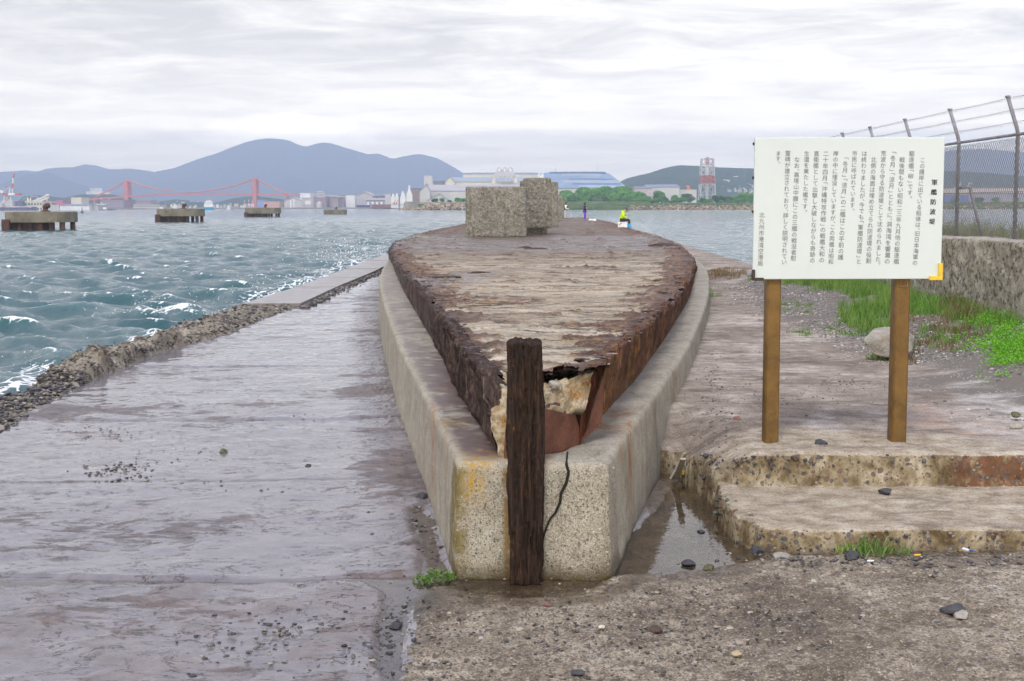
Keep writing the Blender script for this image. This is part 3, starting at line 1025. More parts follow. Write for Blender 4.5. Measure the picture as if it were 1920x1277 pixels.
def low_ground():
    ys = [2.4]
    while ys[-1] < 60:
        ys.append(ys[-1] + max(.012, .0034 * ys[-1]))
    ys = np.array(ys)
    nu = 430
    xl = xE(np.minimum(ys, 46)) + fbm(ys * 1.4, 3.0, 0, 4, 3) * .05
    xr = np.where(ys < 11, 9.0, np.where(ys < 13, 9 - (ys - 11) / 2 * 7.6, 1.4)) + np.where(ys > 13, (ys - 13) * .05, 0)
    u = np.linspace(0, 1, nu)
    X = xl[:, None] + (xr - xl)[:, None] * u[None]
    Y = np.broadcast_to(ys[:, None], X.shape).copy()
    n1 = fbm(X * .55, Y * .55, 0, 4, 1)
    n2 = fbm(X * 3.1, Y * 3.1, 0, 5, 2, .55)
    n3 = fbm(X * 16, Y * 16, 0, 4, 4, .6)
    px, py = pxy(np.stack([X, Y, np.zeros_like(X)], -1))
    z = .017 + n1 * .010 + n2 * .005 + n3 * .0015 - .003 * sst(Y, 10.8, 11.5) * sst(Y, 14.6, 14.0) - .006 * sst(Y, 7.8, 8.2) * sst(Y, 9.2, 8.6)
    # the walkway is a little drier and rougher along the casing
    near_c = sst(X - xLo(np.clip(Y, 7.9, 45)), -.75, -.15) * (Y > 7.6)
    z += near_c * (.012 + .012 * np.abs(n3))
    z -= .03 * np.exp(-((X - xl[:, None]) / .12) ** 2) * 0
    z += .02 * np.exp(-((X - xl[:, None] - .1) / .25) ** 2)
    # joints across the walkway
    joint = np.zeros_like(X)
    for jy, dep, wd in ((790, .016, .07), (690, .014, .05), (612, .012, .05), (588, .012, .06), (905, .005, .03)):
        yj = G(400, jy, 0).y
        wv = Y - yj - .03 * fbm(X * 1.3, 7.7, 0, 3, jy)
        joint = np.maximum(joint, np.exp(-(wv / (.016 + .0030 * yj)) ** 4) * (X < xLo(np.clip(Y, 7.9, 45)) + .3) * sst(fbm(X * 1.1, jy * 1.7, 0, 4, 6), -.35, .0) * (.9 if jy != 905 else .5))
        z -= dep * np.exp(-(wv / wd) ** 2) * (X < xLo(np.clip(Y, 7.9, 45)) + .3)
        z += dep * .8 * np.exp(-((wv - wd * 1.6) / wd) ** 2) * (X < .3) * sst(fbm(X * 2, jy, 0, 3, 5), -.3, .3)
    edge_n = fbm(X * 5, Y * 5, 0, 5, 8, .6)
    # flat flooded channel behind the front plates
    ch = polysd(X, Y, gp([(-400, 1075), (0, 1085), (250, 1092), (520, 1098), (640, 1088), (790, 1085), (800, 1108), (770, 1125), (745, 1200), (735, 1300), (730, 1700), (724, 1290), (712, 1200), (727, 1150), (700, 1100), (440, 1105), (0, 1108), (-400, 1108)]))
    z = np.where(ch < .05, np.minimum(z, -.012 + ch * .05), z)
    lipw = Y - G(200, 1086, 0).y
    z += .016 * np.exp(-((lipw - .02 * edge_n) / .03) ** 2) * sst(X, -1.4, -1.9)
    fl = polysd(X, Y, POLY_FL) + edge_n * .018
    kfl = sst(fl, .01, -.035)
    zfl = .032 + n1 * .006 + n2 * .010 + n3 * .003 - .012 * np.clip(-fl, 0, 2) * .3
    z = z * (1 - kfl) + zfl * kfl
    fr = polysd(X, Y, POLY_FR) + edge_n * .05
    kfr = sst(fr, .06, -.22)
    zfr = .030 + n1 * .008 + n2 * .012 + n3 * .0085 + .006 * fbm(X * 45, Y * 45, 0, 2, 14) + .03 * sst(X, .3, 2.2)
    z = z * (1 - kfr) + zfr * kfr
    fr2 = polysd(X, Y, POLY_FR2) + edge_n * .05
    kf2 = sst(fr2, .02, -.03)
    z += kf2 * (.022 - n3 * .003)
    pr = polysd(X, Y, POLY_PR) + edge_n * .02
    kpr = sst(pr, .05, -.10)
    z = z * (1 - kpr) + (-.035 + n2 * .008) * kpr
    z = np.where((X > 0.7) & (Y > 7.95) & (fr > 0.1) & (kpr < .5), np.minimum(z, .012 + n2 * .008), z)
    pl = polysd(X, Y, POLY_PL) + edge_n * .03
    kpl = sst(pl, .04, -.08)
    z = z * (1 - kpl) + (-.025 + n2 * .006) * kpl
    # wet foot of the casing at the front
    ft = polysd(X, Y, gp([(840, 1080), (860, 1108), (960, 1122), (1090, 1118), (1140, 1090), (1120, 1075)])) + edge_n * .03
    kft = sst(ft, .05, -.05)
    z = z * (1 - kft) + (-.008 + n3 * .006) * kft
    wet = np.clip(sst(.035 - z, 0, .035) * .9, 0, 1) * (1 - kfr)
    wet = np.maximum(wet * (.25 + .75 * sst(n1, -.5, .4)), 0)
    wetfr = np.clip(sst(ft, .50, .0) + sst(fr, -.20, -.02) + sst(X, .45, -.5) * .7 * sst(n1 + n2, -.5, .2), 0, 1)
    dry = np.clip(kfl * (.25 + .4 * sst(n2, -.2, .5)) + near_c * .5, 0, 1)
    V = np.stack([X, Y, z], -1)
    # turn the outer edge down to below the water
    sk = V[:, :1].copy()
    sk[..., 2] = -1.0
    V = np.concatenate([sk, V], 1)
    pad = lambda a: np.concatenate([a[:, :1], a], 1)
    o = grid_obj('ground', V, [M['walk'], M['fore']], None, {'wet': pad(np.where((kfr > .02) | (kpr > .02) | (kft > .02) | (X > .9), wetfr, wet)), 'dry': pad(dry), 'joint': pad(joint)}, True)
    k = pad(kfr)
    kpx = pad(np.maximum(kfr, np.maximum(kpr, np.maximum(kft, sst(X, .95, 1.0) * (Y < 11.5)))))
    kpx = np.maximum(kpx, pad(((px > 775 + fbm(X * 4, Y * 4, 0, 4, 18) * 25) & (py > 1085)) * 1.0))
    km = (kpx[:-1, :-1] + kpx[1:, 1:]) * .5 > .5
    o.data.polygons.foreach_set('material_index', km.astype(np.int32).ravel())
    tag(o, kind='structure')
    # standing water
    yy = np.array([3.0 + i * .25 for i in range(170)])
    xa = xE(yy) + .45
    xb = np.where(yy < 10.9, 2.6, xLo(np.clip(yy, 7.9, 45)) + .05)
    uu = np.linspace(0, 1, 6)
    W = np.stack([xa[:, None] + (xb - xa)[:, None] * uu, np.repeat(yy[:, None], 6, 1), np.zeros((170, 6))], -1)
    tag(grid_obj('puddle', W, M['puddle']), kind='structure')


low_ground()


# --- steps, sign slab, gravel bank, quay apron ------------------------
def slab_z(X, Y, full=True):
    en = .6 * fbm(X * 4.2, Y * 4.2, 0, 5, 21, .6)
    n2 = fbm(X * 2.2, Y * 2.2, 0, 4, 22)
    n3 = fbm(X * 18, Y * 18, 0, 3, 23, .6)
    s1 = polysd(X, Y, [(1.66, 9.58), (1.52, 9.74), (1.43, 10.2), (1.37, 10.66), (1.2, 10.82), (0.9, 11.2), (-1, 14), (-1, 300), (40, 300), (40, 9.45), (3, 9.53)]) + en * .035 + n3 * .006
    s2 = polysd(X, Y, [(1.52, 9.9), (1.46, 9.1), (1.48, 8.62), (1.58, 8.30), (1.80, 8.22), (4, 8.20), (40, 8.12), (40, 9.9)]) + en * .03 + n3 * .006
    gx = 4.25 + .10 * fbm(Y * .6, 2.2, 0, 3, 24) + .06 * np.clip(Y - 21, 0, 30)
    bank = sst(X - gx, 0, 2.1) * sst(Y, 10.4, 12.5) * (1 - sst(Y, 31, 34))
    t1 = .41 + n2 * .007 + n3 * .0022 + bank * (.27 + n3 * .012 + n2 * .04) - .018 * sst(s1, -.10, 0) ** 2
    t1 = t1 - .21 * sst(X, 1.85, 1.30) * sst(Y, 12.2, 10.4)
    t2 = .17 + n2 * .006 + n3 * .0018 - .014 * sst(s2, -.07, 0) ** 2
    z = np.full_like(X, -.25)
    k2 = sst(s2, .034, -.002)
    z = z * (1 - k2) + t2 * k2
    k1 = sst(s1, .036, -.002)
    z = z * (1 - k1) + t1 * k1
    grav = np.clip(sst(X - gx + n2 * .5, -.1, .45) * sst(Y, 10.2, 12), 0, 1) * (1 - sst(Y, 30, 34))
    return z, s1, s2, grav, n2


def steps():
    ys = [7.95]
    while ys[-1] < 170:
        y = ys[-1]
        ys.append(y + (.013 if y < 10.9 else .0045 * y))
    ys = np.array(ys)
    nu = 400
    rq = A_([(1415, 498), (1300, 465), (1230, 440), (1190, 430), (1150, 418), (1135, 414)], .41)
    xq = by_y(rq)
    xl = np.where(ys < 30, .75, .75 + (ys - 30) * .04)
    xr = np.where(ys < 33.2, 7.3, np.maximum(7.3, xq(np.maximum(ys, 40))))
    u = np.linspace(0, 1, nu)
    X = xl[:, None] + (xr - xl)[:, None] * u
    Y = np.broadcast_to(ys[:, None], X.shape).copy()
    z, s1, s2, grav, n2 = slab_z(X, Y)
    # push the worn faces in and out so they look broken
    edge = np.maximum(sst(np.abs(s1), .30, .14), sst(np.abs(s2), .30, .14))
    rag = fbm(X * 9, z * 9, Y * 3, 4, 31, .6) * .016 * edge * sst(s1, -.15, 0.02)
    px, py = pxy(np.stack([X, Y, z], -1))
    wob = n2 * 14
    tan = np.maximum(sst(polysd(px, py, [(1395, 822), (1440, 806), (1760, 808), (1830, 830), (2100, 852), (2100, 880), (1330, 880), (1330, 850)]) + wob, 8, -8), sst(py + wob * .5, 880, 900))
    pink = sst(polysd(px, py, [(1700, 770), (1800, 775), (1900, 800), (1860, 815), (1700, 800)]) + wob, 20, -10)
    pale = sst(polysd(px, py, [(1790, 720), (1960, 735), (1960, 830), (1800, 770)]) + wob * 2, 30, -20) * .9
    pale = np.maximum(pale, .8 * sst(polysd(px, py, [(1480, 785), (1560, 780), (1620, 800), (1560, 805)]) + wob, 8, -6))
    rust = sst(px + wob * 1.5, 1775, 1800) * (py > 850) * (py < 930)
    V = np.stack([X, Y + rag, z], -1)
    sk = V[:, -1:].copy()
    sk[..., 2] = -1.2
    V = np.concatenate([V, sk], 1)
    pad = lambda a: np.concatenate([a, a[:, -1:]], 1)
    o = grid_obj('pavement', V, M['slab'], None, {'edge': pad(edge), 'gravel': pad(grav), 'tan': pad(tan), 'pink': pad(pink), 'pale': pad(pale), 'rust': pad(rust)}, True)
    tag(o, kind='structure')


steps()


_SX, _SY = np.arange(.4, 9.05, .05), np.arange(7.9, 36, .05)
_SZ = slab_z(*np.meshgrid(_SX, _SY, indexing='ij'))[0]


def slab_top(x, y):
    return float(_SZ[min(max(int((x - .4) / .05 + .5), 0), len(_SX) - 1), min(max(int((y - 7.9) / .05 + .5), 0), len(_SY) - 1)])


# stones set in the worn faces of the steps, and loose gravel
def stone_fields():
    C, S = [], []
    for _ in range(110):                        # upper riser
        x = rng.uniform(1.65, 4.6) ** 1.0
        if rng.random() < .4: x = 1.62 + abs(rng.normal(0, .35))
        C.append((x, 9.553 + rng.normal(0, .005) - (x - 1.3) * .02, rng.choice([.40 - abs(rng.normal(0, .05)), rng.uniform(.17, .40)])))
        S.append(rng.uniform(.006, .018) * (1.5 if rng.random() < .1 else 1))
    for _ in range(80):
        k = rng.random()
        C.append((1.56 - .17 * k + rng.normal(0, .02), 9.70 + .95 * k, rng.uniform(.03, .38 - .2 * k)))
        S.append(rng.uniform(.01, .030))
    for _ in range(80):                        # lower step
        x = rng.uniform(1.6, 4.6)
        C.append((x, 8.214 - (x - 1.8) * .002 + rng.normal(0, .006), .165 - abs(rng.normal(0, .055))))
        S.append(rng.uniform(.006, .020))
    for _ in range(70):
        k = rng.random()
        C.append((1.49 + .02 * math.sin(k * 6) + rng.normal(0, .022) + (.10 * (1 - k) ** 3), 8.3 + 1.1 * k, rng.uniform(.03, .17)))
        S.append(rng.uniform(.008, .028))
    me = stones_mesh('embedded_stones', np.array(C), np.array(S), rng, .8, .4)
    tag(link('embedded_stones', me, M['stone_step']), kind='stuff')
    # gravel on the bank
    C, S = [], []
    while len(C) < 9000:
        y = 11 + 20 * rng.random() ** 1.6
        x = rng.uniform(3.5, 6.7)
        gx = 4.35 + .06 * max(0, y - 21)
        if x < gx and rng.random() > math.exp((x - gx) / .16): continue
        if vn(x * .9, y * .9, 0, 77) + rng.uniform(-.5, .5) < -.05: continue
        C.append((x, y, slab_top(x, y) + .003))
        S.append(rng.uniform(.006, .024) * (1 if rng.random() < .95 else 1.8))
    me = stones_mesh('gravel', np.array(C), np.array(S), rng, .55, .35)
    tag(link('gravel', me, M['gravel']), kind='stuff')
    # slate chips: at the foot of the lower step, on the foreground, on the walkway, by the casing
    C, S = [], []

    def put(px, py, n, sx, sy, s0, s1, z=0.0, zoff=.004):
        n = int(n * (.55 if z < .02 else .8))
        s0, s1 = s0 * .6, s1 * .72
        for _ in range(n):
            p = G(px + rng.normal(0, sx), py + rng.normal(0, sy), z)
            C.append((p.x, p.y, z + zoff))
            S.append(rng.uniform(s0, s1) ** 1)
    put(1640, 1052, 260, 170, 10, .005, .028, .06, .006)
    put(1800, 1062, 120, 90, 12, .006, .034, .06, .006)
    put(1500, 1045, 60, 60, 8, .006, .03, .05, .006)
    put(1000, 1195, 1100, 230, 48, .004, .018, .028, .001)
    put(1450, 1180, 1300, 270, 60, .004, .020, .042, .001)
    put(560, 1190, 260, 130, 42, .006, .030, .024, .001)
    put(230, 884, 200, 40, 8, .008, .03, .01)
    put(345, 868, 90, 60, 22, .006, .024, .01)
    put(200, 808, 70, 50, 6, .008, .026, .01)
    put(240, 765, 40, 70, 12, .008, .03, .01)
    put(560, 915, 40, 60, 6, .006, .022, .01)
    put(320, 905, 60, 60, 5, .006, .022, .01)
    put(560, 785, 40, 40, 8, .008, .022, .01)
    put(690, 790, 60, 40, 12, .008, .024, .01)
    put(560, 1200, 70, 110, 40, .006, .030, .032)
    put(690, 1170, 40, 24, 40, .006, .030, .032)
    put(740, 1200, 30, 12, 50, .006, .028, .0)
    for k in range(140):                         # along the foot of the left casing
        y = 8.2 + 12 * rng.random() ** 1.4
        C.append((float(xLo(y)) - .05 - abs(rng.normal(0, .16)), y, .02))
        S.append(rng.uniform(.006, .028))
    put(1340, 760, 260, 22, 60, .006, .02, .41)
    put(1480, 740, 160, 80, 16, .006, .018, .41)
    put(1450, 655, 120, 60, 30, .005, .014, .41)
    put(1600, 720, 60, 40, 8, .006, .018, .41)
    put(1500, 790, 60, 120, 40, .004, .012, .41)
    put(1365, 515, 220, 24, 5, .02, .05, .41)
    me = stones_mesh('slate_chips', np.array(C), np.array(S), rng, .45, .4)
    tag(link('slate_chips', me, M['stone_dark']), kind='stuff')


stone_fields()


# --- rubble bank and sea kerb on the left -----------------------------
def rubble():
    outer = A_([(-260, 800), (-60, 745), (0, 733), (130, 722), (165, 685), (235, 652), (300, 634), (322, 622), (352, 608), (405, 590), (447, 572), (560, 540), (650, 505)], .1)
    xo = by_y(outer)
    ys = np.arange(3.0, 29.6, .05)
    v = np.linspace(0, 1, 70)
    xi = xE(ys) + .04
    xw = np.minimum(xo(ys), xi - .35) - .28
    hgt = np.interp(ys, [9, 15.9, 16.4, 17.0, 19.0, 19.2, 21.9, 22.8, 23.4, 24.5, 28.5, 29.6], [.0, .02, .19, .27, .25, .17, .21, .10, .15, .09, .07, .06])
    T = np.broadcast_to(v, (len(ys), 70))
    X = xi[:, None] + (xw - xi)[:, None] * T * 1.0
    Y = np.broadcast_to(ys[:, None], X.shape)
    prof = np.clip(sst(T, 0, .16), 0, 1)
    fall = sst(T, .84, 1.0)
    n = fbm(X * 2.4, Y * 2.4, 0, 5, 51, .55)
    z = (hgt[:, None] * (.75 + .5 * n) + .02 * fbm(X * 11, Y * 11, 0, 3, 52)) * prof + .01
    z = z * (1 - fall) - .75 * fall ** 1.5
    X = X + fbm(X * 3, Y * 3, 0, 4, 53) * .10 * fall - fall * .12
    V = np.stack([X, Y + .05 * n, z], -1)
    sk = V[:, -1:].copy()
    sk[..., 2] = -1.5
    sk[..., 0] -= .5
    o = grid_obj('rubble_bank', np.concatenate([V, sk], 1), M['mound'], None, None, True, flip=True)
    tag(o, kind='structure')
    C, S = [], []
    for i in range(4200):
        a = rng.random()
        if a < .66:
            y = rng.uniform(11.5, 16.4) if a < .56 else rng.uniform(4, 11.5)
        elif a < .84:
            y = rng.uniform(23.2, 28.9)
        else:
            y = rng.uniform(16.2, 23.2)
        j = int((y - 3.0) / .05)
        tt = rng.random() if a < .84 else rng.choice([rng.uniform(.04, .22), rng.uniform(.6, .95), rng.random()])
        q = int(tt * 69)
        C.append((V[j, q, 0], V[j, q, 1], V[j, q, 2] + rng.uniform(0, .035)))
        S.append((rng.uniform(.010, .04) * (1.8 if rng.random() < .12 else 1)) if a < .84 else rng.uniform(.008, .03))
    me = stones_mesh('rubble_stones', np.array(C), np.array(S), rng, .5, .4)
    tag(link('rubble_stones', me, M['stone_dark']), kind='stuff')
    # raised kerb slabs out along the walkway
    inn = A_([(562, 574), (640, 537), (700, 512), (726, 500)], .1)
    out_ = A_([(450, 571), (560, 537), (640, 508), (700, 486)], .1)
    fi, fo = by_y(inn), by_y(out_)
    cuts = [29.0, 35.0, 39.5, 45.0, 52.0, 60.0]
    mb = MB()
    for a, b in zip(cuts[:-1], cuts[1:]):
        b -= .14
        n = 6
        yy = np.linspace(a, b, n)
        L = [(float(fo(min(y, 60))) , y) for y in yy]
        Rr = [(float(fi(min(y, 50))) - .10, y) for y in yy[::-1]]
        zt = .105 + .02 * rng.random()
        mb.prism(L + Rr, 'z', -1.2, zt)
    o = mb.build('sea_kerb', M['wallc2'])
    tag(o, kind='structure')
    C, S = [], []
    for i in range(1500):
        y = rng.uniform(28.6, 52)
        C.append((float(fi(min(y, 50))) + rng.normal(0, .07), y, rng.uniform(0, .06)))
        S.append(rng.uniform(.02, .06))
    me = stones_mesh('joint_stones', np.array(C), np.array(S), rng, .6, .4)
    tag(link('joint_stones', me, M['stone_dark']), kind='stuff')


M['wallc2'] = simple('wet_kerb_concrete', (.26, .235, .225), 0.30, 0.3, 2.5, 0.3, 0.5, dirt=(.15, .125, .10))
rubble()

# --- ground behind the fence wall --------------------------------------
yy = np.linspace(8, 34, 60)
xx = np.linspace(6.9, 10.5, 20)
X, Y = np.meshgrid(xx, yy)
Z = 1.42 + .12 * fbm(X, Y, 0, 3, 61) - 2.4 * sst(X, 9.0, 10.5) - 2.4 * sst(Y, 32, 34)
tag(grid_obj('embankment', np.stack([X, Y, Z], -1), M['bank']), kind='structure')

# --- far land --------------------------------------------------------------
def land(name, px0, px1, y0, y1, z, mat, wob=0.0, slope=6.0, kind='structure'):
    """a strip of land from distance y0 back to y1, its front sloping into the water"""
    n = 60
    P = []
    for i in range(n):
        px = px0 + (px1 - px0) * i / (n - 1)
        row = []
        for d, zz in ((y0, -1.0), (y0 + slope, z), (y0 + (y1 - y0) * .3, z * 1.15), (y1, z * 1.3)):
            q = d + wob * vn(px * .03, d * .01, 0, 3)
            r = ray(px, 386)
            row.append((r.x / r.y * q, q, zz))
        P.append(row)
    o = grid_obj(name, np.array(P), mat, flip=True)
    return tag(o, kind=kind)


land('far_shore', -900, 770, 1500, 4600, 1.2, M['land'], 60, 12)
land('city_shore', 470, 1200, 1900, 4600, 1.2, M['land'], 30, 12)


def bank():
    """grassy bank across the bay: riprap foot, reed slope, flat top"""
    n, m_ = 240, 16
    P = []
    for i in range(n):
        px = 1010 + (2700 - 1010) * i / (n - 1)
        r = ray(px, 386)
        row = []
        foot = 900 + 12 * vn(px * .05, 0, 0, 5)
        lift = np.interp(px, [1010, 1180, 1240, 1300, 2700], [2.6, 2.2, 1.4, .9, .9])
        for j in range(m_):
            k = j / (m_ - 1)
            d = foot + 260 * k ** 1.5
            z = -1.0 + (1.4 + lift) * min(1, k * 5) + 2.4 * k + .25 * vn(px * .3, d * .1, 0, 6)
            row.append((r.x / r.y * d, d, z))
        row.append((r.x / r.y * 1900, 1900, 3.0))
        P.append(row)
    tag(grid_obj('bank', np.array(P), M['bank'], flip=True), kind='structure')


bank()


HILLS = []


def hills(name, prof, dist, depth, mat, seed=0, rough=0.04, nv=40):
    """a range of hills: its crest stands at dist, the near slope runs down over depth metres"""
    xs = [p[0] for p in prof]
    n = 260
    pxs = np.linspace(xs[0], xs[-1], n)
    pys = np.interp(pxs, xs, [p[1] for p in prof])
    k = np.exp(-np.linspace(-2, 2, 7) ** 2)
    pys2 = np.convolve(np.pad(pys, 3, mode='edge'), k / k.sum(), 'valid')
    T = np.array([tuple(D(a, b, dist)) for a, b in zip(pxs, pys2)])
    v = np.linspace(0, 1, nv)[None]
    tx, tz = T[:, :1], T[:, 2:]
    A = pxs[:, None] + 0 * v
    q = np.minimum(v / .8, 1) + 0 * A
    q2 = np.clip((v - .8) / .2, 0, 1) + 0 * A
    Y = np.where(v <= .8, dist - depth * (1 - q), dist + depth * .5 * q2)
    Z = tz * q ** 1.25
    Z = Z * (1 + rough * 10 * vn(A * .02 + 9, q * 5, 0, seed) * (1 - q) * q)
    Z = Z + tz * rough * fbm(A * .05, q * 6, 0, 4, seed + 3) * np.minimum(1, (1 - q) * 6) * q
    Z = np.where(v > .8, tz * (1 - q2 ** 1.5), Z)
    Z[:, 0] -= 2
    X = tx / dist * Y
    HILLS.append((pxs, T[:, 2], dist, depth))
    return tag(grid_obj(name, np.stack([X, Y, Z], -1), mat, flip=True), kind='structure')


def hill_hit(i, px, py):
    """where the line of sight through a photo point meets hill i"""
    pxs, tz, dist, depth = HILLS[i]
    t_ = float(np.interp(px, pxs, tz))
    for q in np.linspace(.02, 1, 80):
        p = D(px, py, dist - depth * (1 - q))
        if p.z <= t_ * q ** 1.25:
            return p
    return None


hills('hills', [(-500, 330), (-300, 318), (-100, 326), (0, 322), (48, 319), (68, 322), (85, 316), (118, 313), (145, 313), (170, 317), (200, 321), (240, 318), (272, 321), (310, 336), (420, 370), (470, 389)], 10600, 1200, M['hill_far'], seed=3)
hills('hills', [(60, 330), (125, 318), (140, 312), (160, 307), (185, 311), (205, 317), (232, 316), (250, 316), (275, 319), (300, 325), (420, 345)], 11900, 500, M['hill_far'], seed=8)
hills('hills', [(-400, 340), (-150, 352), (0, 345), (45, 328), (90, 322), (128, 338), (165, 350), (230, 362), (300, 374), (360, 389)], 8200, 1200, M['hill_far'], seed=5)
hills('mountain', [(70, 389), (150, 366), (250, 338), (290, 322), (330, 314), (372, 297), (402, 289), (430, 278), (455, 268), (478, 262), (508, 259), (540, 262), (560, 272), (575, 275.5), (592, 269), (610, 266), (628, 270), (645, 276), (670, 283), (690, 290), (708, 287), (722, 292), (735, 298), (760, 292), (788, 288), (800, 291), (820, 296), (832, 303), (850, 313), (870, 325), (900, 336), (960, 352), (1040, 372), (1120, 389)], 10400, 3200, M['hill_far'], seed=1, rough=.09, nv=80)
hills('hill', [(1120, 386), (1165, 338), (1190, 330), (1215, 325), (1245, 315), (1272, 309), (1302, 310), (1340, 313), (1400, 315), (1450, 317), (1520, 330), (1600, 334), (1690, 328), (1780, 320), (1850, 324), (1920, 330), (2100, 322), (2400, 340)], 3100, 900, M['hill_near'], seed=12, rough=.07, nv=50)
hills('hill', [(1430, 386), (1500, 340), (1600, 318), (1690, 298), (1770, 283), (1800, 280), (1850, 278.5), (1920, 285), (2040, 296), (2200, 290), (2500, 320)], 8800, 1500, M['hill_far'], seed=17)
hills('hill', [(250, 389), (290, 379), (330, 373.5), (372, 378), (400, 381), (440, 371), (475, 367), (520, 372), (560, 380), (610, 389)], 3300, 500, M['hill_near'], seed=31)
hills('hill', [(20, 389), (44, 368), (60, 365), (85, 367), (120, 371), (150, 364.5), (185, 362.5), (215, 365), (250, 374), (300, 381), (340, 389)], 3200, 400, M['hill_near'], seed=37)
hills('hill', [(540, 389), (580, 371), (640, 366), (700, 364), (760, 366), (820, 372), (900, 389)], 3800, 500, M['hill_near'], seed=41)
# ================================================================== the ship hull in its concrete casing
def run_pts(outs, ins, per):
    return catmull(outs, per), catmull(ins, per)


def densify(o, i, step0=.02, k=.0028):
    """resample two paired polylines by the outer one's length, finer near the camera"""
    O, I = [o[0]], [i[0]]
    for a, b, c, d in zip(o[:-1], o[1:], i[:-1], i[1:]):
        L = np.linalg.norm(b - a)
        y = .5 * (a[1] + b[1])
        n = max(1, int(L / max(step0, k * y)))
        for q in range(1, n + 1):
            O.append(a + (b - a) * q / n)
            I.append(c + (d - c) * q / n)
    return np.array(O), np.array(I)


def build_casing():
    lo, li = run_pts(L_out[::-1], L_in[::-1], 10)         # far -> near on the left
    fo, fi = run_pts(F_out, F_in, 6)
    ro, ri = run_pts(R_out, R_in, 10)
    O = np.concatenate([lo[:-1], fo[:-1], ro])
    I = np.concatenate([li[:-1], fi[:-1], ri])
    O, I = densify(O, I)
    # soften the two front corners a little
    n = len(O)
    T = np.gradient(O[:, :2], axis=0)
    T /= np.linalg.norm(T, axis=1)[:, None] + 1e-9
    k = np.exp(-np.linspace(-2, 2, 5) ** 2); k /= k.sum()
    Ts = np.stack([np.convolve(np.pad(T[:, c], 2, mode='edge'), k, 'valid') for c in (0, 1)], 1)
    N = np.stack([Ts[:, 1], -Ts[:, 0]], 1)                 # outward (path runs far-left -> front -> far-right)
    N /= np.linalg.norm(N, axis=1)[:, None]
    mid = .5 * (O + I)
    sgn = np.sign(np.sum((O - I)[:, :2] * N, 1))
    N *= np.where(sgn == 0, 1, sgn)[:, None]
    zs = list(np.linspace(-.2, .645, 34))
    prof = [(.035 * (1 - (z + .2) / .845), z) for z in zs]  # batter
    rows = []
    b = .045
    for off, z in prof:
        rows.append(np.concatenate([O[:, :2] + N * off, np.full((n, 1), z)], 1))
    for a_ in (25, 50, 72):
        rows.append(np.concatenate([O[:, :2] - N * b * (1 - math.cos(R(a_))), np.full((n, 1), .655 + b * math.sin(R(a_)))], 1))
    for q in np.linspace(.15, 1.0, 12):
        rows.append(np.concatenate([(O[:, :2] - N * b) * (1 - q) + I[:, :2] * q, np.full((n, 1), .70 - .006 * q)], 1))
    rows.append(np.concatenate([I[:, :2] - N * .06, np.full((n, 1), .68)], 1))
    rows.append(np.concatenate([I[:, :2] - N * .06, np.full((n, 1), .2)], 1))
    V = np.array(rows)                                      # (rows, n, 3)
    X, Y, Z = V[..., 0], V[..., 1], V[..., 2]
    nz = fbm(X * 6, Y * 6, Z * 6, 4, 61, .55)
    V[..., :2] += N[None] * (nz * .006)[..., None]
    V[..., 2] += (Z > .6) * nz * .005
    px, py = pxy(V)
    wob = fbm(X * 5, Y * 5, Z * 2.2, 4, 62)
    front = sst(8.06 - Y, -.05, .02) * (Z < .66)
    moss = front * np.maximum(np.maximum(sst(px, 885, 862), sst(np.abs(px - 955), 14, 4)), sst(py, 1068, 1085))
    moss = np.maximum(moss, .6 * (X < .1) * sst(py + wob * 14, 1040, 1090))
    yel = .0 * X
    for cx, cy, sx, sy in ((893, 870, 26, 22), (885, 905, 16, 34), (852, 793, 24, 7), (915, 850, 26, 12)):
        yel = np.maximum(yel, np.exp(-((px - cx + wob * 6) / sx) ** 2 - ((py - cy) / sy) ** 2))
    rust = .0 * X
    for cx, cy, sx, sy, top in ((1181, 800, 5, 9, 0), (1130, 800, 40, 9, 1), (1165, 775, 26, 10, 1), (905, 845, 40, 14, 1), (845, 728, 30, 8, 1), (1020, 862, 18, 9, 1)):
        rust = np.maximum(rust, np.exp(-((px - cx + wob * 5) / sx) ** 2 - ((py - cy) / sy) ** 2))
    stk = lambda cx, y0, y1, sx: np.exp(-((px - cx - wob * 1.5) / sx) ** 2) * sst(py, y0 - 12, y0 + 4) * sst(py, y1, y0 + (y1 - y0) * .25)
    rust = np.maximum(rust, stk(1181, 786, 1000, 4.5) * 1.15 * (X > .3))
    rust = np.maximum(rust, .6 * stk(1165, 800, 920, 5) * (X > .3))
    rust = np.maximum(rust, .75 * stk(812, 760, 1000, 5) * (X < 0))
    rust = np.maximum(rust, .45 * stk(836, 800, 960, 4) * (X < 0))
    rust = np.maximum(rust, .4 * stk(1262, 700, 800, 4) * (X > .3))
    rust = np.maximum(rust, .55 * np.exp(-((px - 950) / 6) ** 2) * front)
    # the ledge along the left plating is rusty and wet
    q = (np.arange(V.shape[0])[:, None] >= len(prof) + 3)
    purple = (q & (X < .0)) * np.clip(.42 + .9 * wob + .75 * sst(py, 640, 700) * sst(py, 870, 830), 0, 1)
    purple = np.maximum(purple, (q & (X > .3)) * .35 * sst(wob, 0, .8))
    damp = np.maximum(sst(Z + wob * .03, .06, -.02), .8 * front * sst(Z + wob * .04, .13, .02))
    damp = np.maximum(damp, .35 * sst(wob + (Z - .4), .3, 1.0) * (X > .4) * (Z < .6))
    root = empty('hull_casing', (0, 9, 0), 'long speckled concrete kerb cast around the rusty ship bow, worn at its blunt front', 'casing')
    grid_obj('casing_wall', V, M['casing'], root, {'front': front, 'moss': moss, 'yellow': yel, 'rust': np.clip(rust, 0, 1), 'purple': purple, 'damp': damp}, True, flip=True)
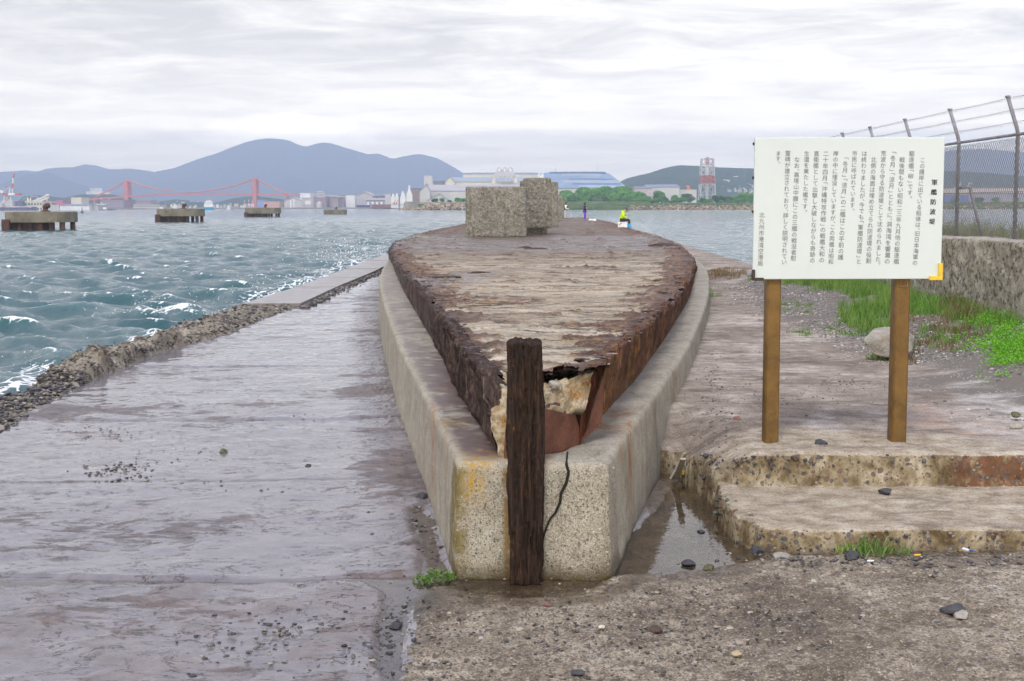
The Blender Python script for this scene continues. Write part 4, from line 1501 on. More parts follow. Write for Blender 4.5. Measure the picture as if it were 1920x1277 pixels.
    # the crack right of the stem
    pts = [(1064, 848), (1062, 870), (1066, 885), (1062, 905), (1052, 925), (1050, 942), (1041, 962), (1032, 972), (1026, 985), (1021, 1000), (1018, 1015)]
    mb = MB()
    P3 = []
    for a, c in pts:
        xw = G(a, 866, CZ_).x
        yf = float(np.interp(xw, F_out[:, 0], F_out[:, 1]))
        z_ = D(a, c, yf).z
        p = D(a, c, yf - .035 * (1 - (min(z_, .645) + .2) / .845) - .006) if c > 868 else G(a, c, CZ_ + .002)
        P3.append(p)
    mb.tube(P3, [.006, .008, .008, .009, .008, .008, .007, .006, .005, .005, .003], 6)
    mb.build('crack', paint('crack_black', (.015, .012, .01), .95), root)
    return root


build_casing()

EL = np.array([tuple(GD(*p)) for p in [(934, 724), (900, 686), (870, 650), (838, 608), (805, 570), (765, 525), (738, 492), (729, 474), (738, 458), (772, 443), (822, 431), (875, 420), (930, 413)]])
ER = np.array([tuple(GD(*p)) for p in [(1128, 694), (1160, 657), (1222, 606), (1270, 560), (1293, 525), (1303, 500), (1300, 487), (1275, 462), (1238, 447), (1200, 436), (1168, 427), (1150, 419), (1120, 412.5)]])
xDL, xDR = by_y(EL), by_y(ER)
Y_NEAR_L, Y_NEAR_R = EL[0, 1], ER[0, 1]


def build_hull():
    root = empty('ship_hull', (0.1, 8, 0.7), 'rusted warship bow filled with concrete, its flaking steel edges meeting a dark stem post', 'ship wreck')
    # ---- deck
    ys = [8.02]
    while ys[-1] < 168:
        ys.append(ys[-1] + max(.016, .0034 * ys[-1]))
    ys = np.array(ys)
    nu = 330
    u = np.linspace(0, 1, nu)
    lead_l = np.where(ys < Y_NEAR_L, EL[0, 0] + (ys - Y_NEAR_L) * -.12, xDL(ys))
    lead_r = np.where(ys < Y_NEAR_R, ER[0, 0] + (ys - Y_NEAR_R) * .35, xDR(ys))
    rag_l = .035 * fbm(ys * 4, 1.1, 0, 4, 71) + .06 * np.abs(fbm(ys * .9, 5.1, 0, 3, 72)) * sst(ys, 14, 26)
    rag_r = .035 * fbm(ys * 4, 9.1, 0, 4, 73)
    xl, xr = lead_l + rag_l + .015, lead_r + rag_r - .015
    X = xl[:, None] + (xr - xl)[:, None] * u
    Y = np.broadcast_to(ys[:, None], X.shape).copy()
    wd = (xr - xl)[:, None]
    dl, dr = u[None] * wd, (1 - u)[None] * wd
    n1 = fbm(X * .5, Y * 1.0, 0, 4, 74)
    n2 = fbm(X * 1.4, Y * 3.2, 0, 6, 75, .6)
    n3 = fbm(X * 9, Y * 12, 0, 4, 76, .6)
    n4 = fbm(X * .8, Y * 5.0, 0, 5, 79, .6)
    px, py = pxy(np.stack([X, Y, zdeck(Y)], -1))
    bl = np.interp(Y, [8, 11, 16, 24, 34, 60, 170], [.10, .14, .24, .42, .42, .35, .3]) + .30 * n2 * np.interp(Y, [8, 16], [.4, 1])
    br = np.interp(Y, [8, 9.2, 11, 16, 24, 34, 60, 170], [.20, .26, .26, .34, .48, .55, .3, .25]) + .25 * n2
    rust = np.maximum(sst(bl - dl, -.03, .05), sst(br - dr, -.03, .05))
    # seams: rusty remains of the deck beams running across the ship
    seam = np.zeros_like(X)
    for sy, x0, x1, wdt, st in ((9.05, -1, 1.2, .035, .95), (9.55, -1, .1, .04, .9), (10.6, -2, 2, .05, .35), (11.9, -1, .8, .05, .95), (12.5, -1.3, .2, .16, .85), (13.3, .6, 2.3, .06, .9), (14.7, -2, 2.6, .05, .5), (16.3, -2, 0.4, .16, .9),
                                (17.0, -1.8, -.3, .25, .85), (19.6, .2, 3.0, .09, .8), (22.5, -2.2, 1.2, .10, .95), (26, -2.6, 4, .09, .35), (28.5, .5, 4, .12, .55), (31, -1, 2, .14, .5), (40, -3, 5, .25, .3), (47, -3, 5, .3, .3), (58, -4, 6, .3, .35), (75, -4, 6, .5, .4), (95, -3, 7, .6, .4)):
        cy = Y - sy - .05 * sy * .12 * fbm(X * .9, sy, 0, 4, 77) - .04 * sy * .1 * n3
        lim = sst(X, x0 - .15, x0 + .15) * sst(X, x1 + .15, x1 - .15)
        seam = np.maximum(seam, st * lim * np.exp(-(cy / (wdt * .55)) ** 4) * sst(n4 + st * 1.2, -.1, .4))
    scat = sst(n4 * .7 + n2 * .5, .80, .95) * .7
    rust = np.maximum(np.maximum(rust, seam), scat * sst(Y, 8.6, 10))
    # two long fore-and-aft strakes further aft
    for pl in ([(1103, 432), (1120, 441), (1130, 458), (1147, 476)], [(1120, 418), (1160, 428), (1190, 440), (1215, 457), (1245, 462)], [(835, 440), (872, 426)], [(880, 448), (905, 447)]):
        d = np.full(px.shape, 1e9)
        for a, b in zip(pl[:-1], pl[1:]):
            e = np.array(b, float) - a
            k = np.clip(((px - a[0]) * e[0] + (py - a[1]) * e[1]) / (e @ e), 0, 1)
            d = np.minimum(d, np.hypot((px - a[0] - e[0] * k) * .8, (py - a[1] - e[1] * k) * 1.6))
        rust = np.maximum(rust, sst(d + n2 * 2.5, 6.5, 3.0) * (Y > 30))
    wet = np.clip(sst(n1 + .3 * n2, .35, .7), 0, 1) * .4
    wet = np.maximum(wet, sst(py + n2 * 6, 476, 468) * sst(py, 436, 446) * sst(px, 1290, 1200))
    wet = np.maximum(wet, .9 * sst(polysd(px, py, [(770, 520), (960, 500), (880, 545), (790, 555)]) + n2 * 10, 8, -8))
    z = zdeck(Y) + .03 * n1 * sst(Y, 9, 14) + .010 * n2 + .004 * n3
    z += rust * (.014 + .012 * n3 + .012 * n2) * np.interp(Y, [8, 30], [1, 1.8]) - seam * .03
    z -= .05 * sst(.12, 0, 1) * np.exp(-(dl / .05) ** 2)
    # bow: torn lip curling up right of the stem, open ahead of it
    yf = 8.26 + .10 * fbm(X * 5, 3.3, 0, 3, 78) + .35 * sst(X, .06, -.12) + .10 * np.exp(-((X - .33) / .16) ** 2)
    lip = np.exp(-np.clip(Y - yf, 0, 9) / .10) * (X > .08)
    z += lip * (.045 + .02 * n3)
    rust = np.maximum(rust, sst(yf + .16 + .1 * n2 - Y, -.08, .1))
    V = np.stack([X, Y, z], -1)
    Vn = V.reshape(-1, 3) - np.array(wloc(root))
    F4 = grid_faces(len(ys), nu)
    keep = (Y.reshape(-1)[F4] > yf.reshape(-1)[F4]).all(1)
    me = npmesh('deck', Vn, F4[keep], True, {'rust': np.clip(rust, 0, 1), 'wet': wet, 'rim': np.maximum(sst(dl, .22 + .10 * n2, .04), sst(dr, .26 + .12 * n2, .05))})
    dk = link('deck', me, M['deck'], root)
    # an underside so the torn lip has thickness
    kk = (Y < 10)
    ys2 = ys[ys < 9.4]
    m_ = len(ys2)
    V2 = V[:m_].copy()
    V2[..., 2] -= .022
    F2 = grid_faces(m_, nu, flip=True)
    yy2, yf2 = Y[:m_].reshape(-1), yf[:m_].reshape(-1)
    me = npmesh('deck_underside', V2.reshape(-1, 3) - np.array(wloc(root)), F2[(yy2[F2] > yf2[F2]).all(1)], True)
    link('deck_underside', me, M['rust_dark'], root)

    # ---- side plating
    def side(xin, xtop, y0, y1, sgn, mat, seed, fib, name):
        ys = [y0]
        while ys[-1] < y1:
            ys.append(ys[-1] + max(.007, .0013 * ys[-1]))
        ys = np.array(ys)
        nv = 30
        v = np.linspace(0, 1, nv)
        yc = np.clip(ys, 7.95, 46)
        xb = xin(yc) - sgn * .012
        xt = xtop(ys)
        blk = _h(np.floor(ys * 3.1 + 1.5 * vn(ys, seed, 0, 4)), ys * 0 + seed, ys * 0, seed)
        zt = zdeck(ys) + .030 + .022 * fbm(ys * 9, seed, 0, 4, seed) + .02 * fbm(ys * 1.3, 2.0, 0, 3, seed + 1) + (blk - .45) * .05 * sst(ys, 8.6, 9.6)
        zb = np.where(ys < 36, .60, -.6)
        if sgn < 0:
            zt -= .22 * sst(ys, y0 + .10, y0) ** 1.0 + .03 * sst(ys, 8.9, 8.3) * fbm(ys * 20, 0, 0, 3, 9)
        X = xb[:, None] + (xt - xb)[:, None] * v
        X = np.where(ys[:, None] > 36, xt[:, None] + 0 * X, X)
        Z = zb[:, None] + (zt - zb)[:, None] * v
        Y = np.broadcast_to(ys[:, None], X.shape).copy()
        f1 = fbm(Y * fib[0], Z * fib[1], 0, 5, seed + 2, .62)
        f2 = fbm(Y * 2.2, Z * 1.0, 0, 3, seed + 3)
        amp = np.interp(ys, [8, 9, 12.5, 15, 40], fib[2])[:, None]
        off = amp * (np.abs(f1) * 1.4 - .35) + .012 * f2
        # plates with dark gaps between them
        cell = np.floor(Y * fib[3] + 2.0 * vn(Y * .7, 0, 0, seed + 5))
        hh = _h(cell, cell * 0 + 3, cell * 0, seed + 6)
        fr = (Y * fib[3] + 2.0 * vn(Y * .7, 0, 0, seed + 5)) - cell
        pk = sst(np.interp(ys, fib[4], fib[5])[:, None] + 0 * Y, .2, .8)
        off += pk * ((hh - .5) * .05 - .05 * np.exp(-(np.minimum(fr, 1 - fr) / .05) ** 2))
        X = X + sgn * off * sst(Z, .69, .82) + sgn * .010
        panel = sst(hh, .45, .6) * pk * sst(f2, .35, -.1)
        # rough top face back to the deck
        back = np.stack([X[:, -1] - sgn * .05, ys, Z[:, -1] - .004], -1)[:, None]
        back2 = np.stack([X[:, -1] - sgn * .10, ys, Z[:, -1] - .05], -1)[:, None]
        V = np.concatenate([np.stack([X, Y, Z], -1), back, back2], 1)
        pad = lambda a: np.concatenate([a, a[:, -1:], a[:, -1:]], 1)
        grid_obj(name, V, mat, root, {'panel': pad(panel)}, True, flip=(sgn > 0))

    xtl = lambda y: np.interp(y, np.concatenate([[7.9], EL[:, 1]]), np.concatenate([[EL[0, 0] + .02], EL[:, 0]]))
    xtr = lambda y: np.interp(y, ER[:, 1], ER[:, 0])
    side(xLi, xtl, 8.04, 165, -1, M['rust_dark'], 101, (34, 1.5, [.05, .06, .05, .02, .02], 1.9, [8, 11, 14.5, 40], [0, .1, 1, 1]), 'side_plating')
    side(xRi, xtr, 8.34, 165, 1, M['rust_red'], 131, (8, 2.2, [.012, .02, .025, .02, .02], 3.2, [8, 10, 40], [.9, 1, .8]), 'side_plating')

    # ---- the blunt red plate and broken concrete in the open bow
    def sheet(name, quad, mat, n=40, m_=40, amp=.008, seed=0, thick=.02, attrs=None, sag=0.0):
        a, b, c, d = [np.array(q) for q in quad]
        s, tt = np.meshgrid(np.linspace(0, 1, n), np.linspace(0, 1, m_), indexing='ij')
        P = (a * (1 - s[..., None]) + b * s[..., None]) * (1 - tt[..., None]) + (d * (1 - s[..., None]) + c * s[..., None]) * tt[..., None]
        nn = np.cross(b - a, d - a)
        nn /= np.linalg.norm(nn)
        P = P + nn * (fbm(P[..., 0] * 9, P[..., 1] * 9, P[..., 2] * 9, 4, seed) * amp + sag * np.sin(s * math.pi) * np.sin(tt * math.pi))[..., None]
        P2 = P - nn * thick
        ring = np.concatenate([P, P2[:, ::-1]], 1)
        ring = np.concatenate([ring, ring[:, :1]], 1)
        return grid_obj(name, ring, mat, root, attrs(ring) if attrs else None, True)

    one = lambda r_: {'panel': np.ones(r_.shape[:2])}
    poly = [(1018, 868), (1018, 772), (1026, 760), (1045, 755), (1066, 762), (1080, 780), (1086, 800), (1088, 832)]
    mb = MB()
    fr_, bk = [], []
    for a, c in poly:
        y = float(np.interp(a, [1018, 1088], [7.97, 8.36]))
        p = D(a, c, y)
        fr_.append(p)
        bk.append(p + Vector((-.01, .03, 0)))
    n = len(poly)
    mb.add(fr_ + bk, [tuple(range(n)), tuple(range(2 * n - 1, n - 1, -1))] + [(i, (i + 1) % n, n + (i + 1) % n, n + i) for i in range(n)])
    o = mb.build('bow_plate', M['plate'], root)
    a_ = o.data.attributes.new('panel', 'FLOAT', 'POINT')
    a_.data.foreach_set('value', [1.0] * len(o.data.vertices))
    poly = [(1087, 834), (1088, 790), (1093, 760), (1099, 724), (1114, 702), (1131, 695), (1133, 740), (1128, 792)]
    mb = MB()
    fr_ = [D(a, c, float(np.interp(a, [1087, 1133], [8.36, 8.50]))) for a, c in poly]
    bk = [p + Vector((-.015, .03, 0)) for p in fr_]
    mb.add(fr_ + bk, [tuple(range(n)), tuple(range(2 * n - 1, n - 1, -1))] + [(i, (i + 1) % n, n + (i + 1) % n, n + i) for i in range(n)])
    o = mb.build('bow_plate', M['plate'], root)
    a_ = o.data.attributes.new('panel', 'FLOAT', 'POINT')
    a_.data.foreach_set('value', [.55] * len(o.data.vertices))
    # infill heightfield
    xs, ys_ = np.meshgrid(np.linspace(-.16, .62, 120), np.linspace(7.93, 9.6, 130), indexing='ij')
    xi = np.interp(ys_, [7.9, 8.1, 9.6], [-.02, -.06, -.28])
    xo_ = np.interp(ys_, [7.9, 7.99, 8.36, 9.6], [.10, .165, .385, .60])
    z = .925 + .13 * sst(ys_, 8.02, 8.30) + .045 * fbm(xs * 5, ys_ * 5, 0, 4, 141) + .022 * fbm(xs * 16, ys_ * 16, 0, 3, 142) + .08 * sst(xs, .02, -.08)
    inside = (xs > xi) & (xs < xo_)
    z = np.where(inside, z, .62)
    grid_obj('infill_concrete', np.stack([xs, ys_, z], -1), M['infill'], root, None, True)
    # stones lodged under the torn lip
    def lump(name, px, py, d, s, mat, seed, sq=(1, 1, .8)):
        import bmesh
        bm = bmesh.new()
        bmesh.ops.create_icosphere(bm, subdivisions=4, radius=1)
        c = D(px, py, d)
        r0 = np.random.default_rng(seed)
        pl = [(lambda v: v / np.linalg.norm(v))(r0.normal(size=3)) for _ in range(9)]
        for v in bm.verts:
            q = np.array(v.co)
            k = min([1.0] + [.72 / max(1e-3, q @ p) for p in pl])
            q = q * k * s * np.array(sq)
            q *= 1 + .06 * float(fbm(q[0] * 30 / s * .1, q[1] * 30 / s * .1, q[2] * 30 / s * .1, 3, seed))
            v.co = Vector(q) + c - wloc(root)
        me = bpy.data.meshes.new(name)
        bm.to_mesh(me)
        bm.free()
        return link(name, me, mat, root)
    lump('lodged_stone', 1040, 722, 8.16, .046, M['boulder'], 1, (1.1, 1, .7))
    def face(name, quad, seed, orange):
        def at(ring):
            px, py = pxy(ring)
            return {'orange': sum(np.exp(-((px - a) / sa) ** 2 - ((py - b) / sb) ** 2) for a, b, sa, sb in orange) + 0 * px}
        sheet(name, [tuple(D(*q)) for q in quad], M['infill'], 90, 70, .055, seed, .06, at)
    face('broken_face', [(1016, 722, 8.22), (1103, 712, 8.44), (1088, 782, 8.37), (1016, 776, 8.02)], 161, [(1077, 738, 22, 16), (1100, 720, 12, 14), (1025, 715, 14, 8)])
    face('broken_face', [(924, 738, 8.2), (962, 728, 8.14), (962, 872, 7.96), (944, 858, 7.99)], 167, [(925, 735, 14, 14), (945, 790, 10, 12), (952, 840, 12, 40), (930, 760, 10, 10)])
    # rust flakes lying along both edges and on the deck
    C, S = [], []
    r1 = np.random.default_rng(33)
    for i in range(1100):
        y = 9 + 42 * r1.random() ** 1.3
        rgt = r1.random() < .6
        e = float(xDR(y)) if rgt else float(xDL(y))
        ww = (.08 if y < 14 else .22)
        x = e + (-1 if rgt else 1) * abs(r1.normal(0, ww))
        C.append((x, y, float(zdeck(y)) + r1.uniform(.0, .035)))
        S.append(r1.uniform(.010, .048) * (.7 + y / 26))
    me = stones_mesh('rust_flakes', np.array(C) - np.array(wloc(root)), np.array(S), r1, .16, .4)
    tag(link('rust_flakes', me, m_tone('rust_flake', [(0, (.030, .020, .02)), (0.5, (.085, .05, .045)), (0.8, (.16, .095, .075)), (1, (.30, .22, .2))], .45), root), kind='stuff')
    # big loose plates on the deck
    for k, (a, c, s, sx, sy, h) in enumerate(((838, 522, .45, 1.0, .28, .05), (900, 513, .26, 1.2, .2, .045), (1003, 467, .42, 1.4, .5, .06), (985, 464, .25, 1.2, .6, .05), (790, 448, .9, 1.0, .35, .18), (560 + 600, 560, .01, 1, 1, .01), (1240, 527, .18, 1.3, .3, .03), (1150, 508, .25, 1.6, .15, .03), (1242, 462, .7, 1.1, .5, .14))):
        if s < .02: continue
        p = GD(a, c)
        mt = M['block'] if k == 4 else M['rust_dark']
        o = lump('concrete_lump' if k == 4 else 'loose_plate', a, c, p.y, s, mt, 20 + k, (sx * .8, sy, h / s))
    # ---- stem post
    n, h = 128, 330
    th = np.linspace(0, 2 * math.pi, n, endpoint=False)
    b0 = D(988, 1112, 7.70)
    t0 = D(984, 640, 7.745)
    tz = np.linspace(-.06, 1, h)
    C_ = np.array(b0)[None] + (np.array(t0) - np.array(b0))[None] * tz[:, None]
    hw = np.interp(tz, [0, .05, .45, .62, 1], [.080, .088, .096, .100, .094])
    sq = (np.abs(np.cos(th)) ** 5 + np.abs(np.sin(th)) ** 5) ** (-1 / 5)
    A2, T2 = np.meshgrid(th, tz)
    zc = T2 * 1.42
    rr = hw[:, None] * sq[None]
    cx, cy = np.cos(A2), np.sin(A2)
    f = fbm(cx * 4 + 11, cy * 4, zc * 1.3, 5, 151, .6)
    f2 = fbm(cx * 10, cy * 10 + 4, zc * 3.5, 4, 152, .6)
    bark = -.016 * sst(np.abs(f), .14, 0) + .010 * f2 + .010 * f
    step_ = -.012 * sst(np.sin(zc * 9 + 3 * f + A2), .75, .95)
    rr = rr + bark + step_
    rr[-1] *= .96
    V = np.stack([C_[:, 0:1] + rr * cx, C_[:, 1:2] + rr * cy, C_[:, 2:3] + .018 * fbm(cx * 3, cy * 3, 0, 3, 153) * sst(T2, .97, 1)], -1)
    cap = [V[-1] * (1 - q) + V[-1].mean(0) * q + np.stack([0 * th, 0 * th, .014 * q + .012 * fbm(np.cos(th) * 3 * (1 - q), np.sin(th) * 3 * (1 - q), q, 3, 154)], -1) for q in (.15, .4, .7, 1.0)]
    V = np.concatenate([V] + [c[None] for c in cap], 0)
    grid_obj('stem_post', V, M['stem'], root, None, True, wrap=True)
    # orange rusty channel left of the post
    mb = MB()
    pts = [D(953, 800, 7.86), D(950, 850, 7.845), D(953, 900, 7.835), D(956, 1000, 7.82), D(958, 1085, 7.81)]
    mb.tube(pts, [.016, .018, .012, .010, .010], 7)
    mb.build('stem_flange', M['rust_red'], root, True)
    return root


build_hull()


# ================================================================== concrete blocks on the deck
def rough_block(name, cx, cy, cz, size, label, rz=0, tilt=(0, 0), seed=0, chip=None, mat=None):
    n = 64
    lin = np.linspace(-1, 1, n)
    vs, fs = [], []
    V, Fc, base = [], [], 0
    for ax in range(3):
        for sg in (-1, 1):
            a, b = np.meshgrid(lin, lin, indexing='ij')
            p = np.zeros((n, n, 3))
            p[..., ax] = sg
            p[..., (ax + 1) % 3], p[..., (ax + 2) % 3] = a, b
            V.append(p.reshape(-1, 3))
            Fc.append(grid_faces(n, n, flip=(sg < 0)) + base)
            base += n * n
    V = np.concatenate(V)
    Fc = np.concatenate(Fc)
    half = np.array(size) / 2
    e = .065 / half
    q = np.clip(V, -1 + e, 1 - e)
    dlt = (V - q) * half
    ln = np.linalg.norm(dlt, axis=1, keepdims=True)
    P = q * half + np.where(ln > 1e-6, dlt / np.maximum(ln, 1e-6) * np.minimum(ln, .065), 0)
    d = fbm(P[:, 0] * 3.2 + seed, P[:, 1] * 3.2, P[:, 2] * 3.2, 5, 200 + seed, .6)
    pit = sst(fbm(P[:, 0] * 6 + seed, P[:, 1] * 6, P[:, 2] * 6, 3, 210 + seed), .30, .6)
    nrm = P / half
    nrm = np.sign(nrm) * np.abs(nrm) ** 8
    nrm /= np.linalg.norm(nrm, axis=1, keepdims=True) + 1e-9
    edge = np.sort(np.abs(P / half), 1)[:, 1]
    P = P + nrm * (.014 * d - .022 * pit - .04 * sst(edge, .88, 1) * np.abs(d))[:, None]
    me = npmesh(name, P, Fc, True)
    o = link(name, me, mat or M['block'])
    o.location = (cx, cy, cz)
    o.rotation_euler = (tilt[0], tilt[1], rz)
    return tag(o, label, 'concrete block', 'concrete blocks on the deck')


def blocks():
    dz = .77
    p = G(931, 445, dz)
    s = 2500 / p.y
    w1 = 114 / s
    h1 = 95 / s
    rough_block('concrete_block', p.x, p.y + 1.25, dz + h1 / 2 - .02, (w1, 2.5, h1), 'big square pitted concrete block, the nearest one on the deck, lying squarely on the planks', R(-1.5), (0, R(.4)), 1)
    y2 = p.y + 3.9
    a, b = D(984, 428, y2), D(1035, 333, y2)
    w2, h2 = (b.x - a.x), (b.z - a.z)
    o = rough_block('concrete_block', (a.x + b.x) / 2 - .03, y2 + 1.15, (a.z + b.z) / 2, (w2, 2.0, h2), 'tall pitted concrete block propped up just behind the nearest block, a shadow under it', R(1), (R(1), R(-1)), 2)
    c = D(975, 339, y2 + 2.6)
    rough_block('concrete_block', c.x + .70, y2 + 3.7, (dz + c.z) / 2, (1.4, 2.1, c.z - dz), 'concrete block mostly hidden behind the tall propped block, only its left shoulder showing', R(0), (0, 0), 3)
    # low footing which the propped block rests on
    mb = MB()
    zb = a.z
    mb.box(((a.x + b.x) / 2 - .3, y2 + 1.5, (dz + zb) / 2 - .02), (w2 * .9, 1.0, zb - dz + .10), 0, .05)
    tag(mb.build('footing_slab', M['block']), 'low dark concrete footing under the tall propped block', 'slab')
    for k, (x0, x1, t_, bt, d, lab) in enumerate(((1030, 1046.5, 341, 416, 92, 'weathered flaking block standing edge on right behind the tall propped block'),
                                                  (1038, 1057.5, 366, 407, 128, 'small grey block furthest along the deck beside the angler in the vest'))):
        a, b = D(x0, bt, d), D(x1, t_, d)
        zz = zdeck(d)
        rough_block('concrete_block', (a.x + b.x) / 2, d + 1.1, (zz + b.z) / 2, (b.x - a.x, 2.2, b.z - zz), lab, R(0), (0, 0), 4 + k)


blocks()


# ================================================================== information sign
def sign():
    d = 9.96
    root = empty('information_sign', (G(1565, 835, .41).x, d + .07, .40), 'white information board with black vertical Japanese writing on two bronze posts', 'sign')
    c = [D(1416, 258, d), D(1770, 258, d), D(1766, 525, d), D(1411, 522, d)]
    x0, x1 = c[3].x, (c[1].x + c[2].x) / 2
    zt, zb = c[0].z, (c[2].z + c[3].z) / 2
    x0 = (c[0].x + c[3].x) / 2
    Wb, Hb = x1 - x0, zt - zb
    mb = MB()
    mb.box(((x0 + x1) / 2, d + .015, (zt + zb) / 2), (Wb, .03, Hb), 0, .004)
    mb.build('board', M['board'], root)
    for px_t, px_b, wpx in ((1450.5, 1445.5, 33.5), (1692, 1683.5, 35)):
        t_ = D(px_t, 525, d + .10)
        b_ = D(px_b, 836, d + .03)
        w_ = wpx / FPX * d
        x = (t_.x + b_.x) / 2
        mb = MB()
        ht = zt - .12
        mb.box((x, d + .036 + w_ / 2, (.36 + ht) / 2), (w_ * .80, w_, ht - .36), 0, .012)
        po = mb.build('post', M['bronze'], root)
        mb = MB()
        for zz in (zt - .25, zb + .2):
            mb = MB()
            mb.box((x, d + .033, zz), (w_ * 1.25, .004, .10), 0)
            mb.build('mounting_plate', M['galv'], po)
        if px_t > 1600:
            mb = MB()
            for q in ((-.03, .05, .055, .006), (-.03, -.0, .055, .006)):
                mb.box((x + .002, d + .033, zb - .005 - .04 + q[1] - .015), (.055, .004, .006))
            for q in (-.027, .027):
                mb.box((x + .002 + q, d + .033, zb - .035), (.006, .004, .056))
            mb.build('weld_mark', paint('weld_rust', (.22, .13, .06), .8, 20, .5), po)
    # corner pieces
    for left, mt in ((True, 'cap_dark'), (False, 'cap_yellow')):
        mb = MB()
        s = 1 if left else -1
        xe = x0 if left else x1
        zz = zb - .006
        L = .088 if left else .098
        L2 = .062 if left else .096
        tk = .022 if left else .032
        mb.box((xe + s * (L / 2 - .008), d - .006, zz + tk / 2 - .003), (L, .030, tk), 0, .003)
        mb.box((xe + s * (tk / 2 - .008), d - .0065, zz + tk + L2 / 2 - .004), (tk, .029, L2), 0, .003)
        mb.build('corner_piece', M[mt], root)
    for zz in (zt - .045, zt - .295, zt - .545):
        mb = MB()
        mb.box((x0 - .006, d + .018, zz), (.012, .02, .022), 0, .002)
        mb.build('clip', M['cap_dark'], root)
    mb = MB()
    mb.lathe((x0 - .020, d + .02, zb + .02), [(.016, 0), (.022, .01), (.022, .025), (.012, .03)], 12)
    mb.build('plug', M['galv'], root)
    # writing: columns read from the right
    S = 354 / 1673 * 4.4026 / 354 * Wb                       # metres per crop pixel (crop is 4.4026x the photo)
    S = Wb / 354 / 4.4026
    X = lambda u: x0 + (u - 70) * S * .994
    Zz = lambda v: zt - (v - 72) * S * Hb / Wb * 354 / 265.5
    cols = [(1459, 1417, 235, 1130, 'この護岸に出ている船体は、旧日本海軍の'), (1368, 1358, 182, 580, '駆逐艦「柳」です。'), (1289, 1262, 232, 1118, '戦後間もない昭和二三年九月他の駆逐艦'),
            (1215, 1185, 182, 1118, '「冬月」「涼月」とともに、洞海湾を響灘の'), (1134, 1108, 180, 1128, '荒波から守る防波堤として沈められました。'), (1054, 1030, 230, 1113, '北側の海面は埋め立てられ防波堤の役割'),
            (976, 950, 180, 1118, 'は終わりましたが、今でも「軍艦防波堤」と'), (896, 884, 180, 680, '市民に呼ばれています。'), (822, 797, 228, 1083, '「冬月」「涼月」の二艦はこの手前の護'),
            (740, 717, 180, 1120, '岸の中に埋没していますが、この両艦は昭和'), (658, 640, 180, 1106, '二十年四月「沖縄特攻作戦」の戦艦大和の'), (580, 562, 180, 1108, '直衛艦として出撃し大破しながらも奇跡の'),
            (500, 492, 180, 690, '生還を果たした艦です。'), (421, 405, 228, 1090, 'なお、高塔山中腹にこの三艦の戦没者慰'), (344, 328, 176, 1122, '霊碑が建立されており、詳しく説明されてい'), (265, 262, 180, 292, 'ます。'),
            (138, 130, 682, 1132, '北九州市港湾空港局')]
    vert = {'「': '﹁', '」': '﹂'}
    cache = {}

    def glyph(ch, bold):
        if (ch, bold) not in cache:
            cu = bpy.data.curves.new('g', 'FONT')
            cu.body = vert.get(ch, ch)
            cu.size = 1.0
            cu.offset = 0.0
            cu.extrude = 0.0
            cu.resolution_u = 2
            cu.fill_mode = 'FRONT'
            o = bpy.data.objects.new('g', cu)
            COL.objects.link(o)
            dg = bpy.context.evaluated_depsgraph_get()
            me = bpy.data.meshes.new_from_object(o.evaluated_get(dg))
            v = np.array([q.co[:2] for q in me.vertices]) if len(me.vertices) else np.zeros((0, 2))
            f = [tuple(p.vertices) for p in me.polygons]
            bpy.data.objects.remove(o)
            bpy.data.meshes.remove(me)
            bpy.data.curves.remove(cu)
            cache[(ch, bold)] = (v, f)
        return cache[(ch, bold)]

    def column(mb, u0, u1, v0, v1, txt, bold=False, gap=0.0, size=None):
        wt = {'、': .52, '。': .6, '「': .72, '」': .72}
        tot = sum(wt.get(c_, 1.0) for c_ in txt) + gap * (len(txt) - 1)
        pitch = (v1 - v0) / tot
        fs = size or pitch
        v = v0
        for i, ch in enumerate(txt):
            wv = wt.get(ch, 1.0)
            mid = v + pitch * wv / 2
            k = (mid - v0) / max(1, v1 - v0)
            u = u0 + (u1 - u0) * k
            P, Fc = glyph(ch, bold)
            em = fs * S * .97
            if ch in '、。':
                # small mark at the upper right of its cell
                cx, cy = P.mean(0)
                xo = X(u) + .27 * fs * S
                zo = Zz(v + pitch * wv * .42)
                vs = [(xo + (a - cx) * em, d - .0022, zo + (b - cy) * em) for a, b in P]
            elif ch in '「」':
                cx = .5
                cy = (P[:, 1].min() + P[:, 1].max()) / 2
                xo = X(u)
                zo = Zz(mid + (0 if ch == '「' else 0))
                vs = [(xo + (a - cx) * em, d - .0022, zo + (b - cy) * em) for a, b in P]
            else:
                xo, zo = X(u) - .5 * em, Zz(mid) - .38 * em
                vs = [(xo + a * em, d - .0022, zo + b * em) for a, b in P]
            mb.add(vs, Fc)
            v += pitch * (wv + gap)

    mb = MB()
    for sh in (-1.2, 0, 1.2):
        column(mb, 1562 + sh, 1549 + sh, 415, 790, '軍艦防波堤', True, .52)
    mb.build('title', M['ink'], root)
    for a in cols:
        mb = MB()
        column(mb, *a)
        mb.build('lettering', paint('grey_ink', (.16, .16, .165), .6, 3), root)


sign()


